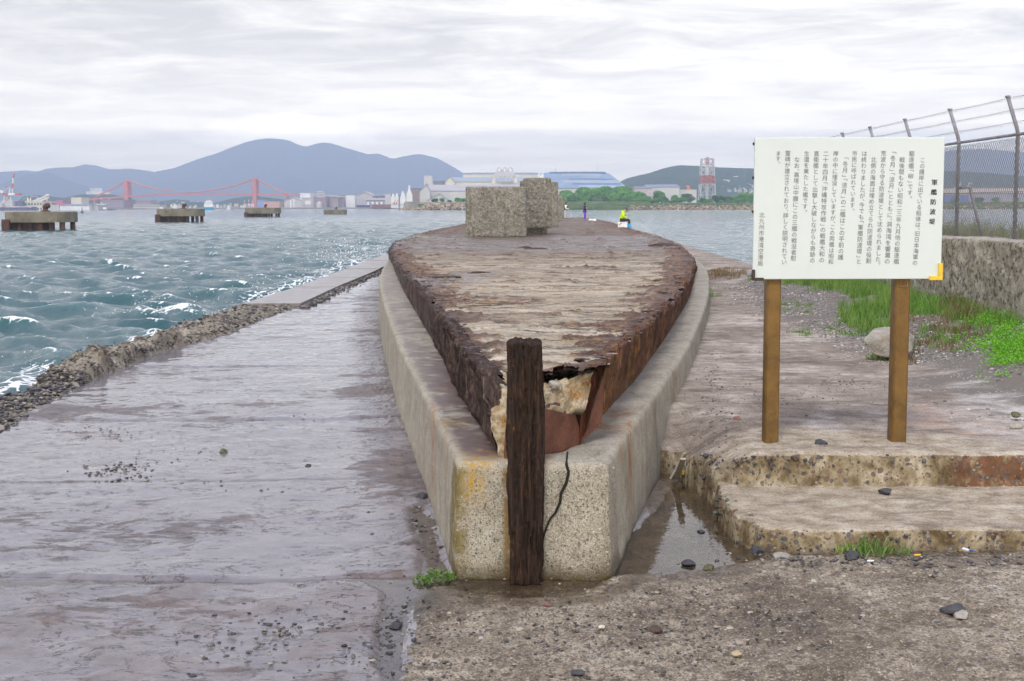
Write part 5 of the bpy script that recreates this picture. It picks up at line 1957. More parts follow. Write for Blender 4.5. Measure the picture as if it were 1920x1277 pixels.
# ================================================================== wall and fence on the right
def rough_wall(name, x0, x1, y0, y1, z0, z1, label, seed):
    ys = np.arange(y0, y1 + .001, .05)
    prof = []
    for z in np.linspace(z0, z1 - .05, 36): prof.append((x0, z, 0))
    prof += [(x0 + .015, z1 - .02, .5), (x0 + .05, z1, 1)]
    for q in np.linspace(.12, 1, 8): prof.append((x0 + .05 + (x1 - x0 - .05) * q, z1, 1))
    prof.append((x1, z0, 0))
    pr = np.array(prof)
    V = np.zeros((len(ys), len(pr), 3))
    V[..., 0], V[..., 2], V[..., 1] = pr[None, :, 0], pr[None, :, 1], ys[:, None]
    n = fbm(V[..., 1] * 4, V[..., 2] * 4, seed, 5, 300 + seed, .6)
    n2 = fbm(V[..., 1] * 12, V[..., 2] * 12, seed, 3, 310 + seed, .6)
    V[..., 0] -= (1 - pr[None, :, 2]) * (.020 * n + .014 * n2) * (pr[None, :, 0] < x0 + .02)
    V[..., 2] += pr[None, :, 2] * (.012 * n + .006 * n2)
    ea = V[:1].copy(); ea[..., 0] = np.clip(ea[..., 0], x0 + .15, x1); ea[..., 2] = np.minimum(ea[..., 2], z1 - .08)
    eb = V[-1:].copy(); eb[..., 0] = np.clip(eb[..., 0], x0 + .15, x1); eb[..., 2] = np.minimum(eb[..., 2], z1 - .08)
    V = np.concatenate([ea, V, eb], 0)
    o = grid_obj(name, V, M['wallc'])
    o.data.materials.append(M['walltop'])
    k = np.tile(np.concatenate([np.zeros(36), np.ones(len(pr) - 37)]), len(V) - 1)
    o.data.polygons.foreach_set('material_index', k.astype(np.int32))
    return tag(o, label, 'wall', 'sections of the quay wall')


rough_wall('quay_wall', 6.55, 7.0, 11.0, 19.90, .2, 1.735, 'rough pebbly grey wall section at the right edge, near side of the open joint', 1)
rough_wall('quay_wall', 6.56, 7.0, 19.96, 33.0, .2, 1.715, 'rough pebbly grey wall section beyond the open joint, mostly behind the white sign', 2)


def fence():
    X0 = 6.86
    z0, zj = 1.70, 3.18
    # post positions from the photo (x of the post at its joint)
    yps = [FPX * X0 / (px - 960) for px in (2180, 2022, 1900, 1791, 1706, 1640, 1588, 1546, 1512)]
    root = empty('fence', (X0, yps[2], z0), 'grey chain link fence with bent posts and barbed wire above the quay wall', 'fence')
    for y in yps:
        mb = MB()
        lean = D(1876, 180, y)
        mb.tube([(X0, y, z0 - .15), (X0, y, zj - .02), (X0 - .02, y, zj + .06), (X0 - .155, y, zj + .47)], [.027, .027, .027, .026], 10)
        p = mb.build('post', M['galv'], root, True)
        mb = MB()
        mb.box((X0 - .155, y, zj + .475), (.062, .062, .03), 0, .006)
        mb.build('post_cap', M['galv'], p)
    ya, yb = yps[0], yps[-1]
    mb = MB()
    mb.tube([(X0 - .005, ya, zj - .03), (X0 - .005, yb, zj - .03)], .021, 8)
    mb.build('top_rail', M['galv'], root, True)
    for z in (zj - .80, zj - 1.32):
        mb = MB()
        mb.tube([(X0 - .03, ya, z), (X0 - .03, yb, z)], .004, 5)
        mb.build('tension_wire', M['wire'], root)
    # diagonal brace behind the second visible post
    mb = MB()
    y = yps[3]
    mb.tube([(X0 + .03, y, zj - .72), (X0 + .12, y - .2, zj - .72), (X0 + .34, y - .25, z0 - .1)], .024, 8)
    mb.build('brace', M['galv'], root, True)
    # barbed wires
    for k, q in enumerate((.20, .58, .97)):
        x = X0 - .02 - .135 * q
        z = zj + .06 + .41 * q
        mb = MB()
        pts = []
        ys = sorted(yps)
        for a, b in zip(ys[:-1], ys[1:]):
            for i in range(8):
                t_ = i / 8
                pts.append((x, a + (b - a) * t_, z - .012 * 4 * t_ * (1 - t_)))
        mb.tube(pts, .0022, 4)
        yy = ys[0]
        while yy < ys[-1]:
            for sx, sz in ((.022, .016), (-.018, .022)):
                mb.tube([(x - sx, yy, z - sz - .02), (x + sx, yy + .01, z + sz - .02)], .0018, 3)
            yy += .11
        mb.build('barbed_wire', M['wire'], root)
    # woven mesh: zigzag wires
    pitch = .074
    nrow = int((zj - .05 - z0 + .02) / (pitch * .62))
    rr = .0026
    cs = []
    y = 14.0
    pts_v, fs = [], []
    cols = int((yps[-1] - yps[0]) / (pitch / 2))
    V, Fc = [], []
    base = 0
    for c in range(cols):
        y0 = yps[0] + c * pitch / 2
        zz = z0 - .02 + np.arange(nrow + 1) * pitch * .62
        yy = y0 + ((np.arange(nrow + 1) + c) % 2 - .5) * pitch * .52
        xx = X0 - .034 + ((np.arange(nrow + 1) + c) % 2) * .005
        ring = np.stack([np.stack([xx - rr, yy, zz], -1), np.stack([xx + rr, yy + rr, zz], -1), np.stack([xx + rr, yy - rr, zz], -1)], 1)
        V.append(ring.reshape(-1, 3))
        i = np.arange(nrow)[:, None] * 3
        j = np.arange(3)[None]
        f = np.stack([i + j, i + (j + 1) % 3, i + 3 + (j + 1) % 3, i + 3 + j], -1).reshape(-1, 4) + base
        Fc.append(f)
        base += (nrow + 1) * 3
    me = npmesh('chain_link_mesh', np.concatenate(V) - np.array(wloc(root)), np.concatenate(Fc), False)
    link('chain_link_mesh', me, M['wire'], root)


fence()
# ================================================================== far shore: buildings, bridge, ships, trees
def rect(px0, px1, pt, pb, d):
    a, b = D(px0, pt, d), D(px1, pb, d)
    return a.x, b.x, b.z, a.z


def bldg(name, label, px0, px1, pt, pb, d, dep, wall, roof=None, rmat=None, group=None, cat='building', win=None, wmat=None, sink=True):
    """roof: None flat parapet | ('side', ridge_py) ridge parallel to the view plane | ('front', peak_py) gable towards the viewer"""
    x0, x1, z0, z1 = rect(px0, px1, pt, pb, d)
    if sink: z0 = min(z0, 0.8)
    root = empty(name, ((x0 + x1) / 2, d + dep / 2, z0), label, cat, group)
    mb = MB()
    e = (x1 - x0) * .012 + .3
    if roof and roof[0] == 'front':
        zp = D(px0, roof[1], d).z
        xm = (x0 + x1) / 2 if len(roof) < 3 else D(roof[2], pt, d).x
        mb.prism([(x0, z0), (x1, z0), (x1, z1), (xm, zp), (x0, z1)], 'y', d, d + dep)
        mb.build('wall', wall, root)
        for a, b in (((x0 - e, z1 - e * .5), (xm, zp + .1)), ((xm, zp + .1), (x1 + e, z1 - e * .5))):
            m2 = MB()
            m2.prism([a, b, (b[0], b[1] + .6), (a[0], a[1] + .6)], 'y', d - .8, d + dep + .8)
            m2.build('roof', rmat or wall, root)
    elif roof and roof[0] == 'side':
        zp = D(px0, roof[1], d).z
        ins = (x1 - x0) * (roof[2] if len(roof) > 2 else 0)
        mb.box(((x0 + x1) / 2, d + dep / 2, (z0 + z1) / 2), (x1 - x0, dep, z1 - z0))
        mb.build('wall', wall, root)
        m2 = MB()
        vs = [(x0 - e, d - .8, z1 + .05), (x1 + e, d - .8, z1 + .05), (x1 + e, d + dep + .8, z1 + .05), (x0 - e, d + dep + .8, z1 + .05), (x0 - e + ins, d + dep / 2, zp), (x1 + e - ins, d + dep / 2, zp)]
        m2.add(vs, [(0, 1, 5, 4), (2, 3, 4, 5), (0, 4, 3), (1, 2, 5), (3, 2, 1, 0)])
        m2.build('roof', rmat or wall, root)
    else:
        mb.box(((x0 + x1) / 2, d + dep / 2, (z0 + z1) / 2), (x1 - x0, dep, z1 - z0))
        mb.build('wall', wall, root)
        m2 = MB()
        m2.box(((x0 + x1) / 2, d + dep / 2, z1 + .4), (x1 - x0 + e, dep + e, .8))
        m2.build('roof', rmat or wall, root)
    if win:
        rows, cols = win[:2]
        fx = win[2] if len(win) > 2 else .55
        zlo = max(z0, rect(px0, px1, pt, pb, d)[2])
        for r_ in range(rows):
            for c_ in range(cols):
                m3 = MB()
                ww, hh = (x1 - x0) / cols, (z1 - zlo) / rows
                m3.box((x0 + ww * (c_ + .5), d - .06, zlo + hh * (r_ + .52)), (ww * fx, .2, hh * .42))
                m3.build('window', wmat or M['glass'], root)
    return root


M['glass'] = simple('dark_glass', (.07, .08, .10), 0.25, 0.2, .3)
cream = paint('cream_wall', (.68, .64, .52))
white = paint('white_wall', (.80, .80, .80))
grey = paint('grey_wall', (.50, .49, .50), dirt=(.42, .40, .40))
pgrey = paint('pale_grey_wall', (.58, .57, .56), scale=.05, dirt=(.50, .48, .46))
dgrey = paint('dark_grey_wall', (.22, .21, .23))
brown = paint('brown_wall', (.30, .21, .18), dirt=(.24, .18, .16))
rroof = paint('grey_roof', (.42, .41, .43), scale=.05)
mauve = paint('mauve_wall', (.30, .24, .28), dirt=(.22, .19, .22))
blue = paint('blue_sheet', (.12, .20, .36), .6, .03, .25)
blue2 = paint('faded_blue_sheet', (.22, .30, .42), .6, .03, .2)
blue3 = paint('pale_blue_sheet', (.33, .39, .46), .6, .03, .12)
bluer = paint('slate_blue_roof', (.20, .24, .36), .5, .05)
red = paint('bridge_red', (.56, .17, .14), .6, .05)
dred = paint('signal_red', (.58, .12, .07), .6, .05)
hullb = paint('navy_hull', (.06, .07, .16), .5, .1)
purple = paint('violet_grey_steel', (.16, .15, .24), .6, .1)
steel = paint('pale_steel', (.52, .52, .55), .5, .1)
orange = paint('orange_paint', (.72, .24, .04), .6)

# ---- mooring dolphins -----------------------------------------------------------
def dolphin(px0, px1, ptop, pcap, pwl, label, bpx, bh, seed, skew=0.0, npile=5):
    xw = G((px0 + px1) / 2, pwl, SEA_Z)
    d = xw.y
    x0, x1, zc, zt = rect(px0, px1, ptop, pcap, d)
    x1 = D(px1, pcap, d + 5.2).x
    root = empty('mooring_dolphin', ((x0 + x1) / 2, d + 3, SEA_Z), label, 'mooring pier', 'mooring piers standing in the sea')
    L = x1 - x0
    dep = 6.0
    mb = MB()
    e = .18
    a = skew
    poly = [(x0 + e, d + .5), (x0 + L * .40, d), (x0 + L * .62, d), (x1 - L * .10, d + .2), (x1, d + .9), (x1, d + dep - .6), (x1 - .8, d + dep), (x0 + .8, d + dep), (x0, d + dep - .8), (x0, d + .9)]
    mb.prism(poly, 'z', zc, zt - .08)
    inn = [(x + (.12 if x < (x0 + x1) / 2 else -.12), y + (.12 if y < d + 2 else -.12)) for x, y in poly]
    n = len(poly)
    b = len(mb.v)
    mb.v += [(x, y, zt - .08) for x, y in poly] + [(x, y, zt) for x, y in inn]
    mb.f += [(b + i, b + (i + 1) % n, b + n + (i + 1) % n, b + n + i) for i in range(n)] + [tuple(range(b + n, b + 2 * n))]
    mb.mi += [0] * (n + 1)
    mb.build('cap', M['dolphin'], root)
    r = np.random.default_rng(seed)
    if npile:
        mb = MB()
        mb.box((x0 + L * .30, d + dep * .55, (SEA_Z - 1 + zc) / 2), (L * .58, dep * .7, zc - SEA_Z + 1.0))
        mb.build('skirt_wall', M['pile'], root)
        for k in range(npile):
            for yy in (d + 1.1, d + dep - 1.2):
                x = x0 + L * (.50 + .44 * k / max(1, npile - 1)) if npile < 5 else x0 + L * (.06 + .88 * k / (npile - 1))
                mb = MB()
                mb.lathe((x, yy, SEA_Z - 1.5), [(.30, 0), (.30, zc - SEA_Z + 1.5)], 12)
                mb.build('pile', M['pile'], root, True)
        mb = MB()
        mb.box((x0 + .3, d + .35, (SEA_Z - .4 + zc) / 2 + .1), (.9, .5, zc - SEA_Z + .9), 0, .05)
        mb.build('fender', M['bollard'], root)
    if bh:
        xb = D(bpx, ptop, d).x
        mb = MB()
        mb.lathe((xb, d + 1.6, zt - .02), [(.55, 0), (.55, .10), (.30, .16), (.26, .45), (.34, .55)], 16)
        mb.tube([(xb - .15, d + 1.6, zt + .42), (xb + .15, d + 1.6, zt + .62), (xb + .48, d + 1.6, zt + .72)], [.28, .34, .26], 12)
        mb.build('bollard', M['bollard'], root, True)
    return root


dolphin(3, 145, 397, 417, 432.5, 'wide concrete mooring pier nearest on the left, cut by the left edge of the photo', 76, 1, 1, npile=6)
dolphin(291, 384, 391.5, 405.5, 416, 'concrete mooring pier on dark piles below the bridge span, beneath the white ferry', 340, 1, 2)
dolphin(458, 527, 389.5, 400.5, 406.5, 'concrete mooring pier below the right bridge tower', 495, 1, 3)
dolphin(606, 650.5, 393, 401.5, 401.6, 'small low dark mooring block furthest out, with one bollard on top', 629, 1, 4, npile=0)

# navigation buoy
p = G(154, 399, SEA_Z)
root = empty('buoy', (p.x, p.y, SEA_Z), 'small dark navigation buoy floating right of the nearest mooring pier', 'buoy')
mb = MB(); mb.lathe((p.x, p.y, SEA_Z - .2), [(.5, 0), (.8, .3), (.8, .7), (.3, 1.0)], 12); mb.build('float', hullb, root, True)
mb = MB()
for k in range(4):
    q = k * math.pi / 2 + .4
    mb.tube([(p.x + .3 * math.cos(q), p.y + .3 * math.sin(q), SEA_Z + .7), (p.x + .1 * math.cos(q), p.y + .1 * math.sin(q), SEA_Z + 2.1)], .05, 5)
mb.lathe((p.x, p.y, SEA_Z + 2.1), [(.18, 0), (.18, .35), (.05, .5)], 8)
mb.build('lantern_frame', hullb, root)

# ---- suspension bridge ------------------------------------------------------------
def bridge():
    d = 2550
    root = empty('suspension_bridge', (D(355, 390, d).x, d, 0), 'long red suspension bridge with two tall towers spanning the harbour mouth', 'bridge')
    wd = 14.0
    deck_px = [(-20, 387), (60, 381), (110, 377), (150, 373.5), (240, 367.3), (300, 363.8), (355, 362), (420, 362), (480, 363.2), (540, 363.8), (575, 364.5)]
    P = [D(a, b, d) for a, b in deck_px]
    th = 3.2
    mb = MB()
    n = len(P)
    vs = []
    for p in P:
        vs += [(p.x, d - wd / 2, p.z - th), (p.x, d + wd / 2, p.z - th), (p.x, d + wd / 2, p.z), (p.x, d - wd / 2, p.z)]
    fs = []
    for i in range(n - 1):
        for k in range(4):
            fs.append((i * 4 + k, i * 4 + (k + 1) % 4, i * 4 + 4 + (k + 1) % 4, i * 4 + 4 + k))
    mb.add(vs, fs + [(0, 1, 2, 3), (n * 4 - 4, n * 4 - 3, n * 4 - 2, n * 4 - 1)])
    mb.build('deck', red, root)
    zd = lambda x: float(np.interp(x, [p.x for p in P], [p.z for p in P]))
    tops = []
    for pxc, pt, pw in ((239, 338.5, 8), (479, 334, 8)):
        tp = D(pxc, pt, d)
        x = tp.x
        tops.append(tp)
        hw = pw / FPX * d / 2
        tw = empty_part('tower', root)
        for sy in (-1, 1):
            mb = MB()
            zb = -2
            for (za, zb2, wa, wb) in ((-2, zd(x), hw * 1.02, hw * .9), (zd(x), tp.z, hw * .9, hw * .78)):
                yy = d + sy * (wd / 2 + 1.8)
                xo = sy * .9
                mb.add([(x + xo - wa, yy - 1.6, za), (x + xo + wa, yy - 1.6, za), (x + xo + wa, yy + 1.6, za), (x + xo - wa, yy + 1.6, za), (x + xo - wb, yy - 1.4, zb2), (x + xo + wb, yy - 1.4, zb2), (x + xo + wb, yy + 1.4, zb2), (x + xo - wb, yy + 1.4, zb2)],
                       [(0, 1, 2, 3), (4, 5, 6, 7), (0, 1, 5, 4), (1, 2, 6, 5), (2, 3, 7, 6), (3, 0, 4, 7)])
            mb.build('leg', red, tw)
        for zc in (tp.z - 1.6, (tp.z + zd(x)) / 2 + 2, zd(x) - 5):
            mb = MB()
            mb.box((x, d, zc), (hw * 1.4, wd + 1.0, 2.6))
            mb.build('cross_beam', red, tw)
    # side piers and approach piers
    for pxc in (179, 539):
        p = D(pxc, 366, d)
        for sy in (-1, 1):
            mb = MB(); mb.box((p.x, d + sy * 6, (zd(p.x) + 1.0) / 2), (3.0, 3, zd(p.x) + 2.5)); mb.build('side_pier', red, root)
    for pxc in (20, 60, 95, 125, 152, 205, 560):
        p = D(pxc, 366, d)
        mb = MB(); mb.box((p.x, d, (zd(p.x) - th) / 2), (2.2, 9, zd(p.x) - th + .3)); mb.build('pier', pgrey, root)
    # cables and hangers
    al = [D(179, 368, d), tops[0], tops[1], D(539, 363, d)]
    hang = []
    for sy in (-1, 1):
        pts = []
        for i in range(13):
            k = i / 12
            pts.append(al[0].lerp(al[1], k) + Vector((0, 0, -2.0 * 4 * k * (1 - k))))
        a, b = al[1], al[2]
        low = D(345, 360.2, d).z
        for i in range(1, 41):
            k = i / 40
            z = a.z + (b.z - a.z) * k
            sag = (a.z + b.z) / 2 - low
            q = Vector((a.x + (b.x - a.x) * k, d, z - sag * 4 * k * (1 - k)))
            pts.append(q)
            if 1 < i < 40: hang.append((q.x, sy, q.z))
        for i in range(1, 13):
            k = i / 12
            pts.append(al[2].lerp(al[3], k) + Vector((0, 0, -2.0 * 4 * k * (1 - k))))
        mb = MB()
        mb.tube([(p.x, d + sy * 7.5, p.z) for p in pts], .95, 6)
        mb.build('main_cable', red, root)
    for x, sy, z in hang:
        mb = MB()
        mb.tube([(x, d + sy * 7.4, z), (x, d + sy * 7.2, zd(x))], .11, 3, False)
        mb.build('suspender_cable', red, root)


def empty_part(name, parent):
    o = bpy.data.objects.new(name, None)
    COL.objects.link(o)
    o.parent = parent
    return o


bridge()

# viaduct carrying on to the right behind the yards
def viaduct():
    d = 2500
    root = empty('viaduct', (D(610, 380, d).x, d, 0), 'pink steel truss viaduct running right behind the dock sheds', 'viaduct')
    a, b = D(580, 364.5, d), D(652, 369, d)
    mb = MB()
    mb.add([(a.x, d - 6, a.z - 1), (b.x, d - 6, b.z - 1), (b.x, d + 6, b.z - 1), (a.x, d + 6, a.z - 1), (a.x, d - 6, a.z + .6), (b.x, d - 6, b.z + .6), (b.x, d + 6, b.z + .6), (a.x, d + 6, a.z + .6)], [(0, 1, 2, 3), (4, 5, 6, 7), (0, 1, 5, 4), (2, 3, 7, 6), (0, 3, 7, 4), (1, 2, 6, 5)])
    mb.build('deck', pgrey, root)
    pk = paint('faded_red_truss', (.55, .22, .24), .6)
    mb = MB()
    n = 16
    for i in range(n):
        x = a.x + (b.x - a.x) * i / n
        x2 = a.x + (b.x - a.x) * (i + 1) / n
        z = a.z + (b.z - a.z) * i / n - 1
        mb.tube([(x, d - 6, z), (x2, d - 6, z - 6.5)], .45, 4)
        mb.tube([(x, d - 6, z - 6.5), (x2, d - 6, z)], .45, 4)
    mb.tube([(a.x, d - 6, a.z - 7.5), (b.x, d - 6, b.z - 7.5)], .6, 4)
    mb.build('truss', pk, root)
    for k in range(4):
        x = a.x + (b.x - a.x) * (k + .5) / 4
        mb = MB(); mb.box((x, d, 8), (3, 8, a.z)); mb.build('pier', mauve, root)


viaduct()

# ---- left harbour -----------------------------------------------------------------
def crane():
    d = 1480
    root = empty('harbour_crane', (D(18, 392, d).x, d, 0), 'tall red and white harbour crane at the far left edge, its jib raised', 'crane')
    u = d / FPX
    def bar(a, b, r_, mat, nm, n=6):
        mb = MB(); mb.tube([D(*a, d), D(*b, d)], r_ * u, n); mb.build(nm, mat, root)
    bar((22.5, 353), (24, 344), 1.6, dred, 'jib'); bar((24, 344), (24.6, 334), 1.5, white, 'jib'); bar((24.6, 334), (27, 325.5), 1.4, dred, 'jib')
    bar((8, 358), (22, 347), .6, steel, 'stay'); bar((-12, 346), (8, 353.5), .35, steel, 'stay'); bar((8, 352), (22, 346), .5, dred, 'stay')
    bar((17.5, 363), (18.5, 352), 1.0, white, 'mast'); bar((23, 363), (23.5, 352), 1.0, white, 'mast')
    for k, (a, b, c) in enumerate(((6, 16, dred), (16, 29, white), (29, 39.5, dred))):
        mb = MB(); p, q = D(a, 362.3, d), D(b, 366, d); mb.box(((p.x + q.x) / 2, d, (p.z + q.z) / 2), (q.x - p.x, 4, p.z - q.z)); mb.build('girder', c, root)
    p, q = D(-16, 356.5, d), D(7.5, 362, d)
    mb = MB(); mb.box(((p.x + q.x) / 2, d - 1, (p.z + q.z) / 2), (q.x - p.x, 5, p.z - q.z)); mb.build('machine_house', white, root)
    for a, b, c in (((9, 366), (4, 391), white), ((13, 366), (13, 391), steel), ((19, 366), (22, 391), white), ((12, 368), (20, 380), steel), ((18, 368), (9, 382), dred)):
        bar(a, b, 1.1, c, 'leg')
    mb = MB(); p, q = D(2, 376, d), D(24, 386, d); mb.box(((p.x + q.x) / 2, d + 2, (p.z + q.z) / 2), (q.x - p.x, 5, p.z - q.z)); mb.build('base_house', pgrey, root)


crane()


def ship(name, label, px0, px1, pdeck, pwl, hullmat, supers, d=None, cat='ship', group=None, stripe=None):
    xm = G((px0 + px1) / 2, pwl, SEA_Z) if d is None else D((px0 + px1) / 2, pwl, d)
    d = xm.y
    x0, x1, zb, zt = rect(px0, px1, pdeck, pwl, d)
    zb = SEA_Z - 1
    root = empty(name, ((x0 + x1) / 2, d, SEA_Z), label, cat, group)
    L = x1 - x0
    b = max(L * .09, 1.5)
    st = []
    for k in np.linspace(0, 1, 13):
        w_ = b * min(1, (k / .10) ** .5 if k < .10 else 1) * (1 if k < .75 else max(.03, 1 - ((k - .75) / .25) ** 2))
        shr = (zt - SEA_Z) * (1 + .22 * max(0, (k - .7) / .3) ** 2)
        st.append((x0 + L * k, w_, SEA_Z + shr))
    vs, fs = [], []
    for x, w_, z in st:
        vs += [(x, d - w_ * .8, zb), (x, d - w_, z), (x, d + w_, z), (x, d + w_ * .8, zb)]
    for i in range(len(st) - 1):
        for k in range(4):
            fs.append((i * 4 + k, i * 4 + (k + 1) % 4, i * 4 + 4 + (k + 1) % 4, i * 4 + 4 + k))
    fs += [(0, 1, 2, 3), tuple(range(len(vs) - 4, len(vs)))]
    MB().add(vs, fs).build('hull', hullmat, root)
    if stripe:
        mb = MB(); mb.box(((x0 + x1) / 2 - L * .08, d, SEA_Z + (zt - SEA_Z) * .2), (L * .80, 2 * b + .2, (zt - SEA_Z) * .5)); mb.build('boot_stripe', stripe, root)
    for nm, a0, a1, t0, t1, mt in supers:
        xa, xb, za, zc = rect(a0, a1, t0, t1, d)
        if xb - xa < 1.6 * d / FPX:
            mb = MB(); mb.tube([((xa + xb) / 2, d, za), ((xa + xb) / 2, d, zc)], (xb - xa) / 2, 6)
        else:
            mb = MB(); mb.box(((xa + xb) / 2, d, (za + zc) / 2), (xb - xa, b * 1.4, zc - za), 0, .2)
        mb.build(nm, mt, root)
    return root


ship('cargo_ship', 'long violet grey cargo ship moored behind the nearest mooring pier', -40, 70, 389, 401, purple, [('bridge_house', -6, 6, 381, 389, pgrey), ('hatch', 14, 40, 387, 389.5, steel), ('hatch', 44, 62, 387.3, 389.5, steel)], d=1200)
ship('ferry', 'white passenger ferry with a bright blue waterline under the bridge span', 382, 400.5, 388.5, 393.4, paint('ferry_blue', (.02, .33, .62), .5), [('lower_deck', 382.6, 400, 383, 388.7, white), ('upper_deck', 384, 398.5, 378.5, 383, white), ('wheelhouse', 386.5, 396, 376, 378.5, white), ('window_band', 385, 397.6, 380, 381.2, M['glass']), ('mast', 390.6, 391.3, 368, 376, steel), ('radar_mast', 388, 394.5, 371.6, 372.2, steel)], d=1150, cat='ferry')
ship('work_boat', 'low dark work boat lying left of the left bridge tower', 186, 217, 393.2, 396.8, hullb, [('cabin', 193, 200, 389, 393.2, white), ('mast', 192.2, 192.9, 383, 389, steel), ('deck_load', 203, 211, 391.4, 393.2, purple)], d=1180, cat='boat')
ship('barge', 'dark flat barge by the quay left of the white peaked silos', 668, 694, 384.6, 388.4, hullb, [('deck_house', 686, 693, 383.2, 384.8, white)], d=1600, cat='barge')
ship('fishing_boat', 'small white boat with dark hull at the foot of the pale dock buildings', 296, 312, 391.6, 394.2, hullb, [('cabin', 300, 306, 388.4, 391.6, white), ('mast', 304, 304.6, 383.5, 388.4, steel)], d=1300, cat='boat')
ship('tug_boat', 'white tug moored between the left bridge tower and the ferry', 318, 340, 391, 393.8, purple, [('cabin', 324, 332, 386.6, 391, white), ('wheelhouse', 326, 330.5, 383.5, 386.6, white), ('mast', 328, 328.6, 378, 383.5, steel)], d=1320, cat='boat')
ship('pilot_boat', 'tiny white boat low on the water right of the ferry', 425, 433, 387.2, 389.4, white, [('cabin', 427, 430.5, 385, 387.2, white)], d=1500, cat='boat')

B = bldg
B('hull_shed', 'dark violet shed block beside the red and white crane', 28, 41, 379, 394, 1500, 30, purple, None, purple)
B('plant_building', 'cream concrete plant with tall twin tops at the foot of the sloping conveyor', 46, 80, 378.5, 396, 1510, 30, cream, None, cream, win=(2, 6, .5))
for a, b, t_, lab in ((46.5, 51, 371.8, 'left cream silo on the concrete plant'), (52, 55.2, 372.3, 'right slimmer cream silo on the concrete plant')):
    x0, x1, z0, z1 = rect(a, b, t_, 379, 1512)
    mb = MB(); mb.lathe(((x0 + x1) / 2, 1518, z0 - 2), [((x1 - x0) / 2, 0), ((x1 - x0) / 2, z1 - z0), ((x1 - x0) / 4, z1 - z0 + 3)], 12)
    tag(mb.build('silo', cream, None), lab, 'silo')


def conveyor():
    d = 1530
    root = empty('conveyor', (D(75, 390, d).x, d, 0), 'sloping pale conveyor gallery rising right from the cream plant to a small head house', 'conveyor')
    for k, (a, b) in enumerate((((60, 379), (90, 366.5)), ((66, 380.5), (92, 370.5)))):
        p, q = D(*a, d), D(*b, d)
        mb = MB(); mb.prism([(p.x, p.z - 1.1), (q.x, q.z - 1.1), (q.x, q.z + 1.1), (p.x, p.z + 1.1)], 'y', d - 2, d + 2); mb.build('gallery', pgrey, root)
    x0, x1, z0, z1 = rect(86.5, 93, 364, 367.5, d)
    mb = MB(); mb.box(((x0 + x1) / 2, d, (z0 + z1) / 2), (x1 - x0, 5, z1 - z0)); mb.build('head_house', cream, root)
    for a in (72, 80, 89):
        p = D(a, 390, d); zt = D(a, 383 - (a - 60) * .42, d).z
        mb = MB(); mb.box((p.x, d, zt / 2), (1, 3, zt)); mb.build('trestle', pgrey, root)


conveyor()
B('warehouse', 'long white quay warehouse with a dark band under its flat roof, near the left pier', 112, 168, 385, 397, 1350, 40, white, ('side', 382.6), bluer)
B('warehouse', 'pale warehouse with blue grey end left of the long white one', 86, 111, 385.5, 396, 1380, 40, pgrey, None, pgrey)
B('silo_block', 'big square cream silo block beneath the bridge approach', 133, 153, 371.5, 386, 1700, 30, cream, None, cream)
B('pink_shed', 'faded magenta shed under the bridge approach', 104, 118.5, 376.5, 383, 1750, 30, paint('magenta_wall', (.52, .14, .24)), None, mauve)
B('grey_shed', 'slate blue ended shed right of the white warehouse', 169, 184, 385.5, 396, 1360, 30, pgrey, ('front', 383.2), rroof)
B('row_building', 'long grey flat building along the quay right of the left bridge tower', 250, 300, 384.5, 394, 1500, 30, pgrey, None, rroof, win=(2, 12, .4))
B('mauve_block', 'dull mauve block under the bridge deck left of the left tower', 190, 232, 376, 392, 1900, 30, paint('dull_mauve', (.36, .30, .36)), None, mauve, win=(3, 9, .4))
B('mauve_block', 'dull mauve block under the bridge deck right of the left tower', 254, 284, 376.5, 392, 1900, 30, paint('dull_mauve', (.36, .30, .36)), None, mauve, win=(3, 7, .4))
hb = B('hillside_hotel', 'white stepped hotel standing alone on the hillside above the bridge approach', 162, 204, 359.4, 364.5, 3170, 20, white, None, white, sink=False)
B('hotel_tower', 'upper white storeys of the hillside hotel', 169, 188, 353.6, 359, 3173, 16, white, None, white, win=(3, 6, .6), sink=False)
for k, (a, h, lab) in enumerate(((190, 370, 'red and white banded beacon mast left of the left bridge tower'), (459, 376, 'left of the three red and white masts by the right bridge tower'), (466.5, 374.5, 'middle red and white mast by the right bridge tower'), (473, 377, 'right red and white mast, close against the right bridge tower'))):
    d = 1900
    root = empty('beacon_mast', (D(a, 390, d).x, d, 0), lab, 'mast', 'banded masts around the harbour')
    n = 5
    zt, zb = D(a, h, d).z, D(a, 392, d).z
    for i in range(n):
        mb = MB(); mb.tube([(D(a, 390, d).x, d, zb + (zt - zb) * i / n), (D(a, 390, d).x, d, zb + (zt - zb) * (i + 1) / n)], [.9 - .1 * i, .8 - .1 * i], 6)
        mb.build('mast_band', dred if i % 2 else white, root)
    mb = MB(); x0, x1, z0, z1 = rect(a - 2.4, a + 2.4, 382, 391, d); mb.box(((x0 + x1) / 2, d + 2, (z0 + z1) / 2), (x1 - x0, 3, z1 - z0)); mb.build('base_house', white, root)
